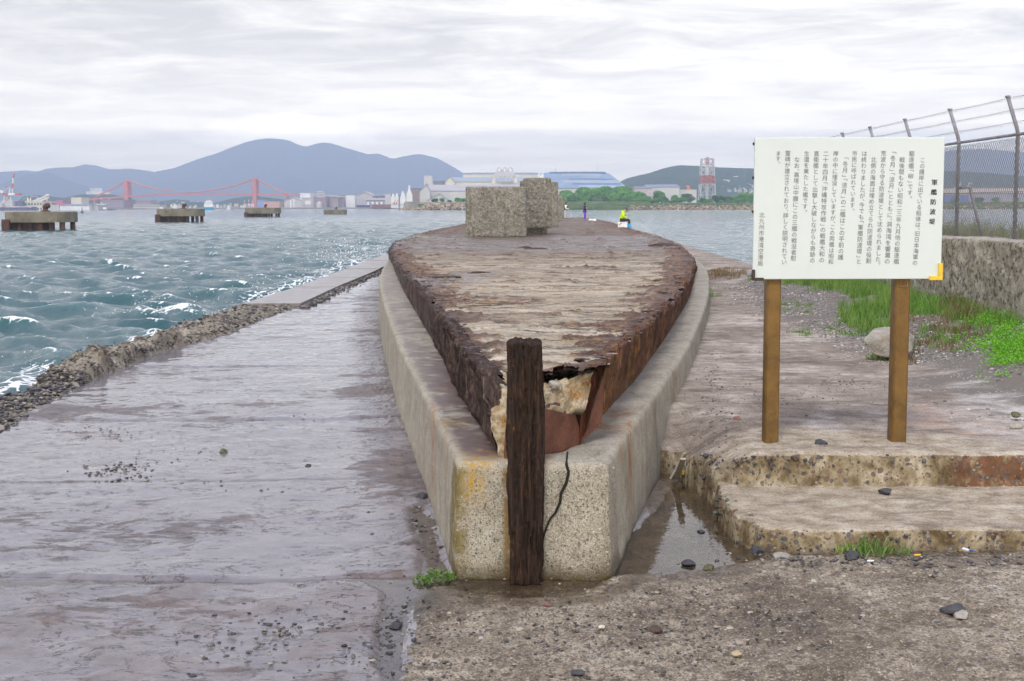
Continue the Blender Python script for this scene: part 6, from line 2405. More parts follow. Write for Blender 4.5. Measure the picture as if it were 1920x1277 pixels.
# port buildings between the bridge and the factory
B('dock_shed', 'salmon dock shed beside the right bridge tower', 494, 524, 378, 390, 1750, 30, paint('salmon_wall', (.58, .36, .30)), None, mauve)
B('dock_shed', 'blue roofed low dock shed left of the salmon shed', 482, 498, 376, 390, 1800, 30, paint('blue_wall', (.24, .34, .58)), None, blue2)
B('dock_building', 'pale dock building with white panels right of the salmon shed', 533, 566, 376.5, 389, 1700, 30, pgrey, ('front', 370.5), rroof)
for a, lab in ((545.5, 'left white tank by the pale dock building'), (551.5, 'right white tank by the pale dock building')):
    x0, x1, z0, z1 = rect(a - 2, a + 2, 377, 389, 1690)
    mb = MB(); mb.lathe(((x0 + x1) / 2, 1690, .8), [((x1 - x0) / 2, 0), ((x1 - x0) / 2, z1 - .8), (.3, z1)], 12)
    tag(mb.build('tank', white), lab, 'tank')
B('white_hall', 'tall white hall end at the left of the long pink viaduct', 562.5, 582.5, 363, 388, 2050, 40, white, None, white)
B('square_shed', 'grey shed with a large white doorway below the white hall', 566.5, 588, 372, 388.5, 1650, 30, grey, None, rroof, win=(1, 1, .48), wmat=white)
B('brown_shed', 'big dull brown violet shed right of the grey shed with white doorway', 588, 612, 371, 388.5, 1640, 40, mauve, None, mauve)
B('brown_shed', 'lower brown violet shed next to the larger one', 616, 634, 372.5, 388, 1660, 40, paint('taupe_wall', (.36, .30, .32)), None, mauve)
x0, x1, z0, z1 = rect(593.5, 604, 380, 387, 1625)
mb = MB(); mb.lathe(((x0 + x1) / 2, 1625, .8), [((x1 - x0) / 2, 0), ((x1 - x0) / 2, z1 - .8), (.5, z1 + .8)], 14)
tag(mb.build('tank', pgrey), 'squat pale storage tank before the dull brown shed', 'tank')
B('slip_shed', 'broad grey gabled shed with a bright white front wall', 668, 698, 367, 388, 1750, 60, grey, ('front', 360, 683.5), rroof)
B('white_front_building', 'bright white door front of the broad gabled shed', 648.5, 665.5, 367.5, 386.5, 1700, 20, white, None, white)
B('long_shed', 'long low grey shed running right to the peaked silos', 690, 722, 366.5, 380, 1800, 40, dgrey, ('side', 365), rroof)
B('low_shed', 'low dull shed with a row of white vents before the long grey shed', 686, 728, 375, 388, 1700, 40, paint('dull_shed', (.34, .31, .34)), ('side', 371.5), rroof, win=(1, 5, .5), wmat=white)
B('far_office', 'small pale office block above the viaduct, at the foot of the mountain', 594, 607, 359.4, 368, 2300, 20, pgrey, None, pgrey, win=(2, 5, .5))
B('low_shed', 'pale grey shed left of the peaked white silos', 722, 733, 365.5, 386, 1650, 40, pgrey, None, pgrey)
B('quay_hut', 'small rust red shed by the water under the peaked silos', 697, 742, 384.6, 388.2, 1500, 12, paint('rust_wall', (.30, .14, .11)), None, mauve)
# white peaked silos
for k, (a, b, pk, bs, lab) in enumerate(((733, 740.5, 363, 383, 'first narrow white peaked hopper, leftmost of the row'), (740.8, 747, 362.5, 383, 'second narrow white peaked hopper of the row'), (750, 760.5, 358, 383, 'third white peaked hopper with grey band, wider'), (761.5, 773, 352.5, 383, 'tallest white peaked hopper with a spire at the right of the row'))):
    d = 1300
    x0, x1, z0, z1 = rect(a, b, 371 if k < 3 else 367, bs, d)
    zp = D(a, pk, d).z
    root = empty('hopper', ((x0 + x1) / 2, d, .8), lab, 'hopper', 'white peaked hoppers by the factory')
    mb = MB(); xm = (x0 + x1) / 2; mb.prism([(x0, .8), (x1, .8), (x1, z1), (xm + .4, zp), (xm - .4, zp), (x0, z1)], 'y', d, d + 8); mb.build('wall', white, root)
    mb = MB(); mb.box((xm, d - .2, z1 - 6), (x1 - x0 + .4, .5, .7)); mb.build('band', blue2 if k == 3 else steel, root)
    if k == 3:
        mb = MB(); mb.tube([(xm, d + 4, zp - 2), (xm, d + 4, zp + 2.5)], .9, 6); mb.build('spire', white, root)
for a in (739, 743.5):
    x0, x1, z0, z1 = rect(a - 1.6, a + 1.6, 379.5, 382.5, 1260)
    root = empty('loader', ((x0 + x1) / 2, 1260, .8), 'orange loader machine at the foot of the white hoppers' + (', the left of two' if a < 740 else ', the right of two'), 'machine')
    mb = MB(); mb.box(((x0 + x1) / 2, 1260, (z0 + z1) / 2), (x1 - x0, 2.5, z1 - z0), 0, .2); mb.build('body', orange, root)
    mb = MB(); mb.tube([((x0 + x1) / 2, 1260, z1), ((x0 + x1) / 2 + 1.5, 1260, z1 + 2.5)], .3, 5); mb.build('arm', orange, root)
B('brick_shed', 'brown shed with a thin blue roof line behind the tall hopper', 768, 796, 354.5, 384, 1420, 30, brown, None, blue)
B('lift_tower', 'plain grey lift tower standing above the sheds', 795, 810.5, 331, 384, 1460, 14, pgrey, None, pgrey)
B('dark_shed', 'dark roofed shed between the lift tower and the great hall', 813, 836, 340.5, 380, 1520, 30, dgrey, None, dgrey)
# great factory
B('factory_hall', 'great pale factory hall with a long grey sloping roof', 795, 1010, 358, 386, 1400, 70, pgrey, ('side', 345.5, .02), rroof)
B('gable_end', 'pale gabled annex at the left end of the great hall', 787, 806, 359, 386, 1380, 14, pgrey, ('front', 345.5, 800), rroof)
B('lean_shed', 'grey lean-to shed at the foot of the great hall behind green bushes', 801, 842, 376, 386, 1370, 20, grey, ('front', 363.5, 824), rroof)
B('upper_hall', 'upper pale hall of the factory with a faded blue roof', 836, 1012, 341, 360, 1490, 60, cream, ('side', 331.5, .03), blue3)
B('gable_end', 'cream pointed gable at the left end of the upper hall', 835, 853, 341.5, 360, 1480, 14, cream, ('front', 331.5, 843), blue3)
B('roof_monitor', 'long cream roof lantern along the ridge of the upper hall', 868, 1008, 326.4, 335, 1530, 14, cream, ('side', 323.5, .01), blue2, cat='roof lantern', sink=False)


def ventilator():
    d = 1470
    root = empty('ventilator_house', (D(945, 345, d).x, d, D(945, 345, d).z), 'tall grey steel ventilator frame with three hooded stacks on the factory roof', 'ventilators')
    for a in (936, 946.5, 957):
        x0, x1, z0, z1 = rect(a - 6, a + 6, 314, 326, d)
        mb = MB(); xm = (x0 + x1) / 2
        mb.prism([(x0, z0), (x1, z0), (x1 - .6, z1 - 2), (xm + 1.8, z1), (xm - 1.8, z1), (x0 + .6, z1 - 2)], 'y', d, d + 8)
        mb.build('hood', steel, root)
        mb = MB(); mb.prism([(xm - 1.8, z0 + 5.6), (xm + 1.8, z0 + 5.6), (xm, z0 + 1.5)], 'y', d - .3, d + .4); mb.build('hood_panel', white, root)
    mb = MB(); x0, x1, z0, z1 = rect(927, 966, 325, 330, d); mb.box(((x0 + x1) / 2, d + 4, (z0 + z1) / 2), (x1 - x0, 10, z1 - z0)); mb.build('platform', steel, root)
    for a, b in ((930, 938), (938, 946), (946, 955), (955, 964)):
        for (c, e) in ((a, b), (b, a)):
            mb = MB(); mb.tube([D(c, 330, d), D(e, 342, d)], .45, 5); mb.build('brace', steel, root)
    for s in (-1, 1):
        q = 926 if s < 0 else 967
        mb = MB(); p0, p1, p2, p3 = D(q, 330, d), D(q - s * 3, 330, d), D(q - s * 3, 344, d), D(q + s * 4, 344, d)
        mb.prism([(p0.x, p0.z), (p1.x, p1.z), (p2.x, p2.z), (p3.x, p3.z)], 'y', d + 1, d + 8); mb.build('end_frame', cream, root)


ventilator()


def blue_hall():
    d, dep = 1460, 90
    root = empty('blue_hall', (D(1095, 380, d).x, d + 45, .8), 'huge hall under a patched blue sheet roof sloping down to the right, above the trees', 'factory hall')
    x0, x1, z0, z1 = rect(1010, 1172, 352, 386, d)
    mb = MB(); mb.box(((x0 + x1) / 2, d + dep / 2, (.8 + z1) / 2), (x1 - x0, dep, z1 - .8)); mb.build('wall', pgrey, root)
    yr = d + dep * .5
    A, Bq = D(1014, 324, yr), D(1140, 324, yr)
    v = [(x0 - 1, d - 1, z1), (x1 + 4, d - 1, z1 - 1), (x1 + 4, d + dep + 1, z1), (x0 - 1, d + dep + 1, z1), (A.x, yr, A.z), (Bq.x, yr, Bq.z)]
    mb = MB(); mb.add(v, [(0, 1, 5, 4), (2, 3, 4, 5), (0, 4, 3), (1, 2, 5), (3, 2, 1, 0)]); mb.build('roof', blue2, root)
    # differently faded sheets, each lying just proud of the slope
    def on(s, t_):
        lo = Vector(v[0]).lerp(Vector(v[1]), s)
        hi = Vector(v[4]).lerp(Vector(v[5]), s)
        p = lo.lerp(hi, t_)
        return (p.x, p.y - .12, p.z + .12)
    for s0, s1, t0, t1, mt in ((.30, .86, .80, .95, blue3), (.38, .95, .52, .62, blue), (.30, .99, .34, .50, blue3), (.40, .97, .20, .33, blue), (.46, .98, .04, .18, blue3), (.02, .28, .70, .98, blue2), (.55, .8, .64, .78, paint('mid_blue_sheet', (.27, .34, .44), .6, .03)), (.0, .16, .1, .5, paint('mid_blue_sheet', (.31, .42, .61)))):
        mb = MB(); mb.add([on(s0, t0), on(s1, t0), on(s1, t1), on(s0, t1)], [(0, 1, 2, 3)]); mb.build('roof_sheet', mt, root)
    p, q = D(1030, 325.5, yr), D(1135, 322, yr)
    mb = MB(); mb.box(((p.x + q.x) / 2, yr, (p.z + q.z) / 2), (q.x - p.x, 6, q.z - p.z)); mb.build('ridge_vent', blue, root)
    mb = MB(); m0 = D(1012, 331, d); m1 = D(1018, 323, d); mb.prism([(m0.x - 2, z1), (m1.x + 4, z1), (m1.x, m1.z), (m0.x, m0.z)], 'y', d - 2, d + 2); mb.build('end_trim', white, root)


blue_hall()
for a, lab in ((1041.5, 'left thin lightning mast behind the blue roof'), (1120.5, 'right thin lightning mast behind the blue roof')):
    mb = MB(); mb.tube([D(a, 328, 1560), D(a, 306, 1560)], [.22, .10], 5)
    tag(mb.build('lightning_mast', steel), lab, 'mast')

# ---- things beyond the green bank on the right --------------------------------------
B('long_hall', 'long white walled hall with a dark violet blue roof above the green bank', 1212, 1274, 350.5, 366, 1420, 40, pgrey, ('side', 345.5, .04), bluer)
B('store_shed', 'lower white store shed running right from the long hall', 1272, 1306, 357, 368, 1430, 30, pgrey, None, pgrey)
B('mauve_shed', 'small mauve shed with a flat roof left of the long white hall', 1190, 1222, 352.5, 364, 1400, 30, paint('pale_mauve', (.50, .42, .44)), ('side', 349.5, .05), bluer)


tred = paint('faded_tower_red', (.50, .16, .11), .6, .05)


def stack_tower():
    d = 1500
    p = D(1325.5, 366, d)
    root = empty('stack_tower', (p.x, d, .8), 'tall red and white lattice tower holding a banded chimney stack', 'chimney tower')
    zt, z2, z3, zb = D(1325, 297.5, d).z, D(1325, 329.5, d).z, D(1325, 345.5, d).z, 2.0
    hwt, hwb = 10.5 / FPX * d, 14.5 / FPX * d
    xm = p.x
    hw = lambda z: hwb + (hwt - hwb) * (z - zb) / (zt - zb)
    zl = [zb, zb + (z3 - zb) * .5, z3, (z3 + z2) / 2, z2, z2 + (zt - z2) * .33, z2 + (zt - z2) * .66, zt]
    cnr = [(-1, -1), (1, -1), (1, 1), (-1, 1)]
    for i in range(len(zl) - 1):
        a, b = zl[i], zl[i + 1]
        mt = tred if z3 <= a < z2 - .1 else steel
        mb = MB()
        ha, hb_ = hw(a), hw(b)
        for k, (sx, sy) in enumerate(cnr):
            tx, ty = cnr[(k + 1) % 4]
            mb.tube([(xm + sx * ha, d + sy * ha, a), (xm + sx * hb_, d + sy * hb_, b)], .62, 5)
            mb.tube([(xm + sx * ha, d + sy * ha, a), (xm + tx * hb_, d + ty * hb_, b)], .34, 4)
            mb.tube([(xm + tx * ha, d + ty * ha, a), (xm + sx * hb_, d + sy * hb_, b)], .34, 4)
            mb.tube([(xm + sx * hb_, d + sy * hb_, b), (xm + tx * hb_, d + ty * hb_, b)], .42, 4)
        mb.build('lattice', mt, root)
    zz = [zb, z3, z2, z2 + (zt - z2) * .62, zt + 1.5]
    for i, mt in enumerate((steel, tred, white, tred)):
        mb = MB(); r_ = 1.9; mb.lathe((xm, d, zz[i]), [(r_, 0), (r_, zz[i + 1] - zz[i])], 12); mb.build('stack', mt, root, False)
    # annex column on the right leg
    mb = MB(); mb.tube([D(1337.5, 330, d), D(1339.5, 364, d)], 1.0, 6); mb.build('pipe', dgrey, root)


stack_tower()
o = empty('gantry', (D(1290, 355, 1550).x, 1550, 2), 'orange slanting gantry arm left of the lattice tower', 'gantry')
mb = MB(); a, b, c, e = D(1286.5, 347.5, 1550), D(1293, 347.5, 1550), D(1295, 355.5, 1550), D(1288.5, 355.5, 1550)
mb.prism([(a.x, a.z), (b.x, b.z), (c.x, c.z), (e.x, e.z)], 'y', 1550, 1554); mb.build('arm', orange, o)
mb = MB(); mb.box(((c.x + e.x) / 2, 1552, (2 + c.z) / 2), (3, 3, c.z - 2)); mb.build('leg', steel, o)
# seen through the fence
B('long_shed', 'long tan roofed shed across the water, seen through the fence', 1770, 1990, 362, 388, 1150, 40, paint('tan_blue_wall', (.36, .34, .44)), ('side', 353, .02), paint('tan_roof', (.44, .36, .30)))
B('blue_shed', 'blue sided shed in front of the tan roofed one, seen through the fence', 1772, 1816, 366, 388, 1120, 20, paint('strong_blue_wall', (.14, .20, .50)), None, paint('tan_roof', (.44, .36, .30)))

# ---- houses on the hillsides ----------------------------------------------------------
def houses():
    r = np.random.default_rng(91)
    wl = [white, cream, pgrey, paint('pinkish_house', (.62, .50, .46)), grey]
    rf = [paint('brown_tiles', (.22, .15, .13)), bluer, rroof, paint('dark_tiles', (.12, .12, .14))]
    def house(px, py, d, wpx, lab, grp, hill=None):
        u = d / FPX
        p = D(px, py, d) if hill is None else hill_hit(hill, px, py)
        if p is None: return
        d = p.y
        u = d / FPX
        w_, h_ = wpx * u, wpx * u * r.uniform(.45, .7)
        root = empty('house', (p.x, d, p.z - 2), lab, 'house', grp)
        mb = MB(); mb.box((p.x, d + w_ * .4, p.z + h_ / 2 - 1.5), (w_, w_ * .8, h_ + 3)); mb.build('wall', wl[r.integers(len(wl))], root)
        mb = MB(); zt = p.z + h_
        e = w_ * .08
        mb.add([(p.x - w_ / 2 - e, d - e, zt), (p.x + w_ / 2 + e, d - e, zt), (p.x + w_ / 2 + e, d + w_ * .8 + e, zt), (p.x - w_ / 2 - e, d + w_ * .8 + e, zt), (p.x - w_ / 2, d + w_ * .4, zt + h_ * .4), (p.x + w_ / 2, d + w_ * .4, zt + h_ * .4)], [(0, 1, 5, 4), (2, 3, 4, 5), (0, 4, 3), (1, 2, 5), (3, 2, 1, 0)])
        mb.build('roof', rf[r.integers(len(rf))], root)
    for k in range(52):
        px = r.uniform(1346, 1415)
        py = 362 - abs(r.normal(0, 8)) - (px - 1346) * .10 * r.random()
        d = 2220 - (py < 350) * 0 - (362 - py) * -4 - 460
        house(px, max(py, 341), d - 20, r.uniform(2.4, 4.2), 'small pale house among others on the wooded slope right of the lattice tower', 'houses on the slope right of the lattice tower', 4)
    for k in range(16):
        house(r.uniform(1775, 1830), r.uniform(343, 360), 2300, r.uniform(2.5, 4), 'small pale house on the slope seen through the chain link fence', 'houses seen through the fence', 4)
    for k in range(46):
        px = r.uniform(286, 372)
        py = 390 - abs(r.normal(0, 8.5))
        house(px, max(py, 366), 1650 + (390 - py) * 30, r.uniform(2.2, 4.2), 'tiny pale house in the town below the bridge span', 'houses in the town below the bridge span', 6 if py < 384 else None)
    for k in range(22):
        house(r.uniform(44, 74), r.uniform(367, 376), 2350, r.uniform(2.2, 3.6), 'tiny pale house on the rise right of the red and white crane', 'houses on the rise right of the crane', 7)
    for k in range(20):
        house(r.uniform(400, 470), r.uniform(383, 391), 1780, r.uniform(2.6, 5), 'small pale quayside house left of the right bridge tower', 'quayside houses left of the right bridge tower')
    for k in range(18):
        house(r.uniform(570, 745), r.uniform(365, 372), 2700, r.uniform(2, 3.6), 'tiny pale house at the foot of the mountain above the dock sheds', 'houses at the foot of the mountain', 8)
    for px, py, w_, lab in ((1362, 345, 12, 'large white stepped apartment block on the slope right of the lattice tower'), (1351, 356, 9, 'white apartment block lower on the slope close to the lattice tower'), (1380, 336, 8, 'pale block high on the wooded slope beside the sign')):
        q = hill_hit(4, px, py)
        B('apartment_block', lab, px - w_ / 2, px + w_ / 2, py - w_ * .6, py + 2, q.y if q else 1740, 14, white, None, white, win=(3, 4, .5), sink=False)


houses()


# ---- riprap breakwater, bank rocks ----------------------------------------------------
def breakwater():
    d = 1010
    x0, x1, z0, z1 = rect(755, 782, 379, 394, d)
    root = empty('breakwater_wall', (x0, d, SEA_Z), 'grey concrete breakwater head left of the tan boulders', 'breakwater')
    mb = MB(); mb.prism([(x0, -1), (x1 + 45, -1), (x1 + 45, z1), (x0 + .6, z1)], 'y', d + 4, d + 14)
    mb.build('wall', simple('breakwater_concrete', (.30, .27, .235), .9, .25, .15), root)
    r = np.random.default_rng(55)
    rm = M['riprap']
    C, S = [], []
    for i in range(900):
        px = r.uniform(748, 900) if i < 700 else r.uniform(900, 1060)
        k = r.random() ** .8
        dd = 985 + 24 * (1 - k) * 0 + 26 * k
        lim = np.interp(px, [748, 760, 782, 800, 1060], [.3, .5, .8, 4.2, 4.4])
        p = D(px, 390, dd)
        C.append((p.x, dd, SEA_Z + lim * k + r.normal(0, .25)))
        S.append(r.uniform(.5, 1.3))
    tag(link('breakwater_rocks', stones_mesh('breakwater_rocks', np.array(C), np.array(S), r, .8, .35), rm), kind='stuff')
    C, S = [], []
    for i in range(1500):
        px = r.uniform(1180, 1420) if i < 800 else r.uniform(1420, 2050)
        k = r.random()
        foot = 898 + 12 * float(vn(px * .05, 0, 0, 5))
        thin = np.interp(px, [1150, 1230, 1300], [.3, .8, 1])
        if r.random() > thin: continue
        p = D(px, 390, foot + 14 * k)
        C.append((p.x, foot + 12 * k, SEA_Z + 2.4 * k + r.normal(0, .2)))
        S.append(r.uniform(.35, 1.0))
    tag(link('bank_rocks', stones_mesh('bank_rocks', np.array(C), np.array(S), r, .8, .35), rm), kind='stuff')
    # breakwater land behind the rocks
    P = []
    for px in np.linspace(783, 1080, 40):
        row = []
        for dd, z in ((1006, -1), (1010, 4.2), (1060, 5), (1400, 5)):
            q = D(px, 390, dd); row.append((q.x, dd, z))
        P.append(row)
    tag(grid_obj('breakwater_land', np.array(P), M['bank'], flip=True), kind='structure')


breakwater()


# ---- trees ---------------------------------------------------------------------------------
def leaf_cloud(name, lobes, nleaf, ls, mat, parent, r, droop=0.0):
    """many small leaf faces through the volume of several uneven lobes"""
    C = []
    tone = []
    wts = np.array([l[3] ** 2 for l in lobes]); wts = wts / wts.sum()
    for li, (x, y, z, rad) in enumerate(lobes):
        n = int(nleaf * wts[li])
        v = r.normal(size=(n, 3)); v /= np.linalg.norm(v, axis=1, keepdims=True)
        k = r.uniform(.55, 1.05, n)[:, None] ** .6
        p = v * rad * k * np.array([1, 1, .72]) + np.array([x, y, z])
        cl = fbm(p[:, 0] / rad * 1.7, p[:, 1] / rad * 1.7, p[:, 2] / rad * 1.7, 3, 500)
        keep = cl + r.uniform(-.5, .5, n) > -.45
        p = p[keep]
        C.append(p)
        base = r.uniform(.2, .75)
        tone.append(np.clip(base + .30 * cl[keep] + r.normal(0, .12, len(p)), 0, 1))
    C = np.concatenate(C); tone = np.concatenate(tone)
    n = len(C)
    a = r.normal(size=(n, 3)); a /= np.linalg.norm(a, axis=1, keepdims=True)
    b = np.cross(a, r.normal(size=(n, 3))); b /= np.linalg.norm(b, axis=1, keepdims=True)
    s = (ls * r.uniform(.6, 1.4, n))[:, None]
    V = np.stack([C - a * s, C + b * s * .6, C + a * s, C - b * s * .6], 1).reshape(-1, 3)
    F = np.arange(4 * n).reshape(-1, 4)
    me = npmesh(name, V, F, False, {'tone': np.repeat(tone, 4)})
    return link(name, me, mat, parent)


def trees():
    r = np.random.default_rng(77)
    protos = []
    for k in range(6):
        kind = ['tree_a', 'tree_a', 'tree_a', 'tree_b', 'tree_c', 'tree_a'][k]
        root = empty('bank_tree', (0, 0, 0), 'x', 'tree')
        lob = []
        nl = 7 + k % 3 * 2
        for i in range(nl):
            q = r.uniform(0, 6.28); m = r.uniform(0, .62)
            lob.append((m * math.cos(q) * 5.2, m * math.sin(q) * 5.2, 4.3 + r.uniform(-2.0, 2.8) * (1 - m * .5), r.uniform(1.9, 3.1)))
        leaf_cloud('crown', lob, 3400, .42, M[kind], root, r)
        mb = MB(); mb.tube([(0, 0, -1.5), (.2, 0, 2.2), (-.1, .1, 5)], [.35, .28, .12], 7)
        for i in range(4):
            q = i * 1.6 + k
            mb.tube([(.1, 0, 2.0 + i * .5), (math.cos(q) * 2.2, math.sin(q) * 2.2, 4.6 + i * .3)], [.14, .05], 5)
        mb.build('trunk', M['bark'], root, True)
        protos.append(root)
    names = {'g': 'leafy bright green tree in the thicket on the bank across the bay', 'd': 'darker evergreen tree among the bright thicket across the bay', 's': 'grey green shrubby tree at the front of the thicket across the bay'}
    used = [False] * 6

    def place(px, py_base, d, h, k, label, group, zs=None, wide=1.0):
        o = protos[k] if not used[k] else copy_tree(protos[k])
        used[k] = True
        p = D(px, py_base, d)
        o.location = p
        sc = h / 9.0
        o.scale = (sc * wide * r.uniform(.9, 1.15), sc * wide, sc)
        o.rotation_euler = (0, 0, r.uniform(0, 6.28))
        tag(o, label, 'tree', group)
    G1 = 'trees of the thicket on the bank across the bay'
    top = lambda px: np.interp(px, [1040, 1075, 1100, 1125, 1150, 1165, 1185, 1210, 1240, 1262, 1285, 1320, 1410], [356, 354, 350, 347.5, 352, 347, 352, 362, 356, 362, 370, 373, 372])
    for i in range(58):
        row = i % 3
        px = 1035 + 240 * ((i * .618) % 1.0)
        d = [1185, 1120, 1060][row]
        base = [378, 381, 383.5][row]
        tp = top(px) + [0, 6, 13][row] + r.uniform(-1.5, 3)
        h = max(3, (base - tp) / FPX * d)
        if row == 2 and r.random() < .3:
            place(px, base, d, min(h, 5.5), 4, names['s'], 'grey green shrubs of the thicket')
        elif r.random() < .15:
            place(px, base, d, h, 3, names['d'], 'dark trees of the thicket')
        else:
            place(px, base, d, h, [0, 1, 2, 5][r.integers(4)], names['g'], G1, wide=1.25)
    for px, tp, h_, k, lab in ((1344, 358, 0, 3, 'round dark tree standing right of the lattice tower'), (1366, 362, 0, 3, 'smaller dark tree right of the round dark tree'), (1397, 360, 0, 0, 'bright green tree beside the left edge of the sign'), (1384, 364, 0, 2, 'green bush left of the tree beside the sign'), (1292, 361, 0, 4, 'pale green tree standing left of the lattice tower'), (1408, 363, 0, 1, 'green tree half hidden behind the sign edge'),
                               (1262, 374, 0, 4, 'grey bush alone low on the grassy bank'), (1366, 373, 0, 4, 'grey bush on the bank below the smaller dark tree'), (1385, 375, 0, 4, 'low grey bush above the rocks near the sign'), (1838, 364, 0, 3, 'dark bush across the water seen through the fence'), (1866, 369, 0, 0, 'smaller bush beside the dark one seen through the fence'), (1790, 371, 0, 2, 'low bush at the left of the fence view'), (1905, 370, 0, 1, 'green bush at the right of the fence view')):
        base = 381 if tp < 372 else 384.5
        d = 1080 if tp < 372 else 1000
        place(px, base, d, (base - tp) / FPX * d, k, lab, None, wide=1.4)
    for i in range(26):
        px = 1175 + 240 * r.random()
        base = 379.5 + r.uniform(-1.5, 2)
        place(px, base, 1040, r.uniform(2.2, 3.8), [0, 1, 2, 5][r.integers(4)], 'low green shrub on the open grassy bank across the bay', 'low shrubs on the grassy bank', wide=2.0)
    for px, tp, k, lab in ((817, 367.5, 3, 'dark green bush on the breakwater before the factory'), (829, 371, 1, 'small green bush between two larger ones on the breakwater'), (842, 372, 3, 'darker low bush on the breakwater'), (858, 369.5, 0, 'bright green bush on the breakwater beside the nearest concrete block'), (870, 371, 2, 'bright green bush touching the left edge of the nearest concrete block')):
        place(px, 381, 1020, (381 - tp) / FPX * 1020, k, lab, None, wide=1.3)


trees()


def reeds():
    """low reed belt along the foot of the bank"""
    r = np.random.default_rng(8)
    n = 14000
    px = np.concatenate([r.uniform(1050, 1215, int(n * .62)), r.uniform(1180, 1420, int(n * .2)), r.uniform(1760, 2000, n - int(n * .62) - int(n * .2))])
    k = r.random(n)
    d = 905 + 90 * k
    X = (px - PW / 2) / FPX * d
    z0 = SEA_Z + .6 + 3.4 * np.minimum(1, k * 1.4)
    h = r.uniform(.7, 1.9, n) * np.where(px < 1215, 1.25, .6)
    wv = r.uniform(.25, .6, n)
    lean = r.normal(0, .3, n)
    V = np.stack([np.stack([X - wv, d, z0], -1), np.stack([X + wv, d, z0], -1), np.stack([X + lean, d + r.normal(0, .3, n), z0 + h], -1)], 1).reshape(-1, 3)
    tone = np.repeat(np.clip(.45 + .35 * fbm(px * .08, d * .05, 0, 3, 3) + r.normal(0, .12, n), 0, 1), 3)
    me = npmesh('reeds', V, np.arange(3 * n).reshape(-1, 3), False, {'tone': tone})
    tag(link('reeds', me, m_leaf('reed_belt', (.06, .12, .04), (.115, .19, .065), (.20, .28, .12), .25)), kind='stuff')


reeds()
# ================================================================== near plants, people, small things
def blades(name, spots, mat, seed, kind='stuff', label=None, cat=None, loc=None, curve=.5):
    """spots: list of (x, y, z, height, n, spread, width)"""
    r = np.random.default_rng(seed)
    V, T = [], []
    for x, y, z, h, n, sp, wd in spots:
        a = r.uniform(0, 6.28, n)
        q = sp * np.sqrt(r.random(n))
        bx, by = x + q * np.cos(a), y + q * np.sin(a)
        hh = h * r.uniform(.45, 1.1, n)
        la = r.uniform(0, 6.28, n)
        ln = hh * r.uniform(.1, curve, n)
        wa = la + r.uniform(-1.2, 1.2, n)
        wx, wy = np.cos(wa) * wd, np.sin(wa) * wd
        mx, my, mz = bx + np.cos(la) * ln * .35, by + np.sin(la) * ln * .35, z + hh * .6
        tx, ty, tz = bx + np.cos(la) * ln, by + np.sin(la) * ln, z + hh * (1 - .25 * ln / np.maximum(hh, 1e-3))
        zz = np.full(n, z)
        V.append(np.stack([np.stack([bx - wx, by - wy, zz], -1), np.stack([bx + wx, by + wy, zz], -1), np.stack([mx + wx * .8, my + wy * .8, mz], -1), np.stack([mx - wx * .8, my - wy * .8, mz], -1), np.stack([tx, ty, tz], -1)], 1))
        T.append(np.clip(r.normal(.45, .18) + r.normal(0, .16, n), 0, 1))
    V = np.concatenate(V); T = np.concatenate(T)
    n = len(V)
    b = np.arange(n)[:, None] * 5
    F = np.concatenate([b + np.array([[0, 1, 2, 2]]), b + np.array([[0, 2, 3, 3]]), b + np.array([[3, 2, 4, 4]])], 0)[:, :3]
    P = V.reshape(-1, 3)
    if loc is not None: P = P - np.array(loc)
    me = npmesh(name, P, F, False, {'tone': np.repeat(T, 5)})
    return tag(link(name, me, mat, None, loc), label, cat, None, kind)


def leaves(name, spots, mat, seed, size, kind='stuff', label=None, cat=None, loc=None, flat=.5):
    """low leafy cover: spots (x, y, z, height, n, spread)"""
    r = np.random.default_rng(seed)
    C, T = [], []
    for x, y, z, h, n, sp in spots:
        a = r.uniform(0, 6.28, n); q = sp * np.sqrt(r.random(n))
        dome = np.sqrt(np.clip(1 - (q / sp) ** 2, 0, 1))
        C.append(np.stack([x + q * np.cos(a), y + q * np.sin(a), z + h * dome * r.uniform(.25, 1.05, n)], -1))
        T.append(np.clip(r.normal(.5, .12) + r.normal(0, .17, n), 0, 1))
    C = np.concatenate(C); T = np.concatenate(T)
    n = len(C)
    a = r.normal(size=(n, 3)) * np.array([1, 1, flat]); a /= np.linalg.norm(a, axis=1, keepdims=True)
    b = np.cross(a, r.normal(size=(n, 3))); b /= np.linalg.norm(b, axis=1, keepdims=True)
    s = (size * r.uniform(.6, 1.4, n))[:, None]
    V = np.stack([C - a * s, C - b * s * .55, C + a * s, C + b * s * .55], 1).reshape(-1, 3)
    if loc is not None: V = V - np.array(loc)
    me = npmesh(name, V, np.arange(4 * n).reshape(-1, 4), False, {'tone': np.repeat(T, 4)})
    return tag(link(name, me, mat, None, loc), label, cat, None, kind)


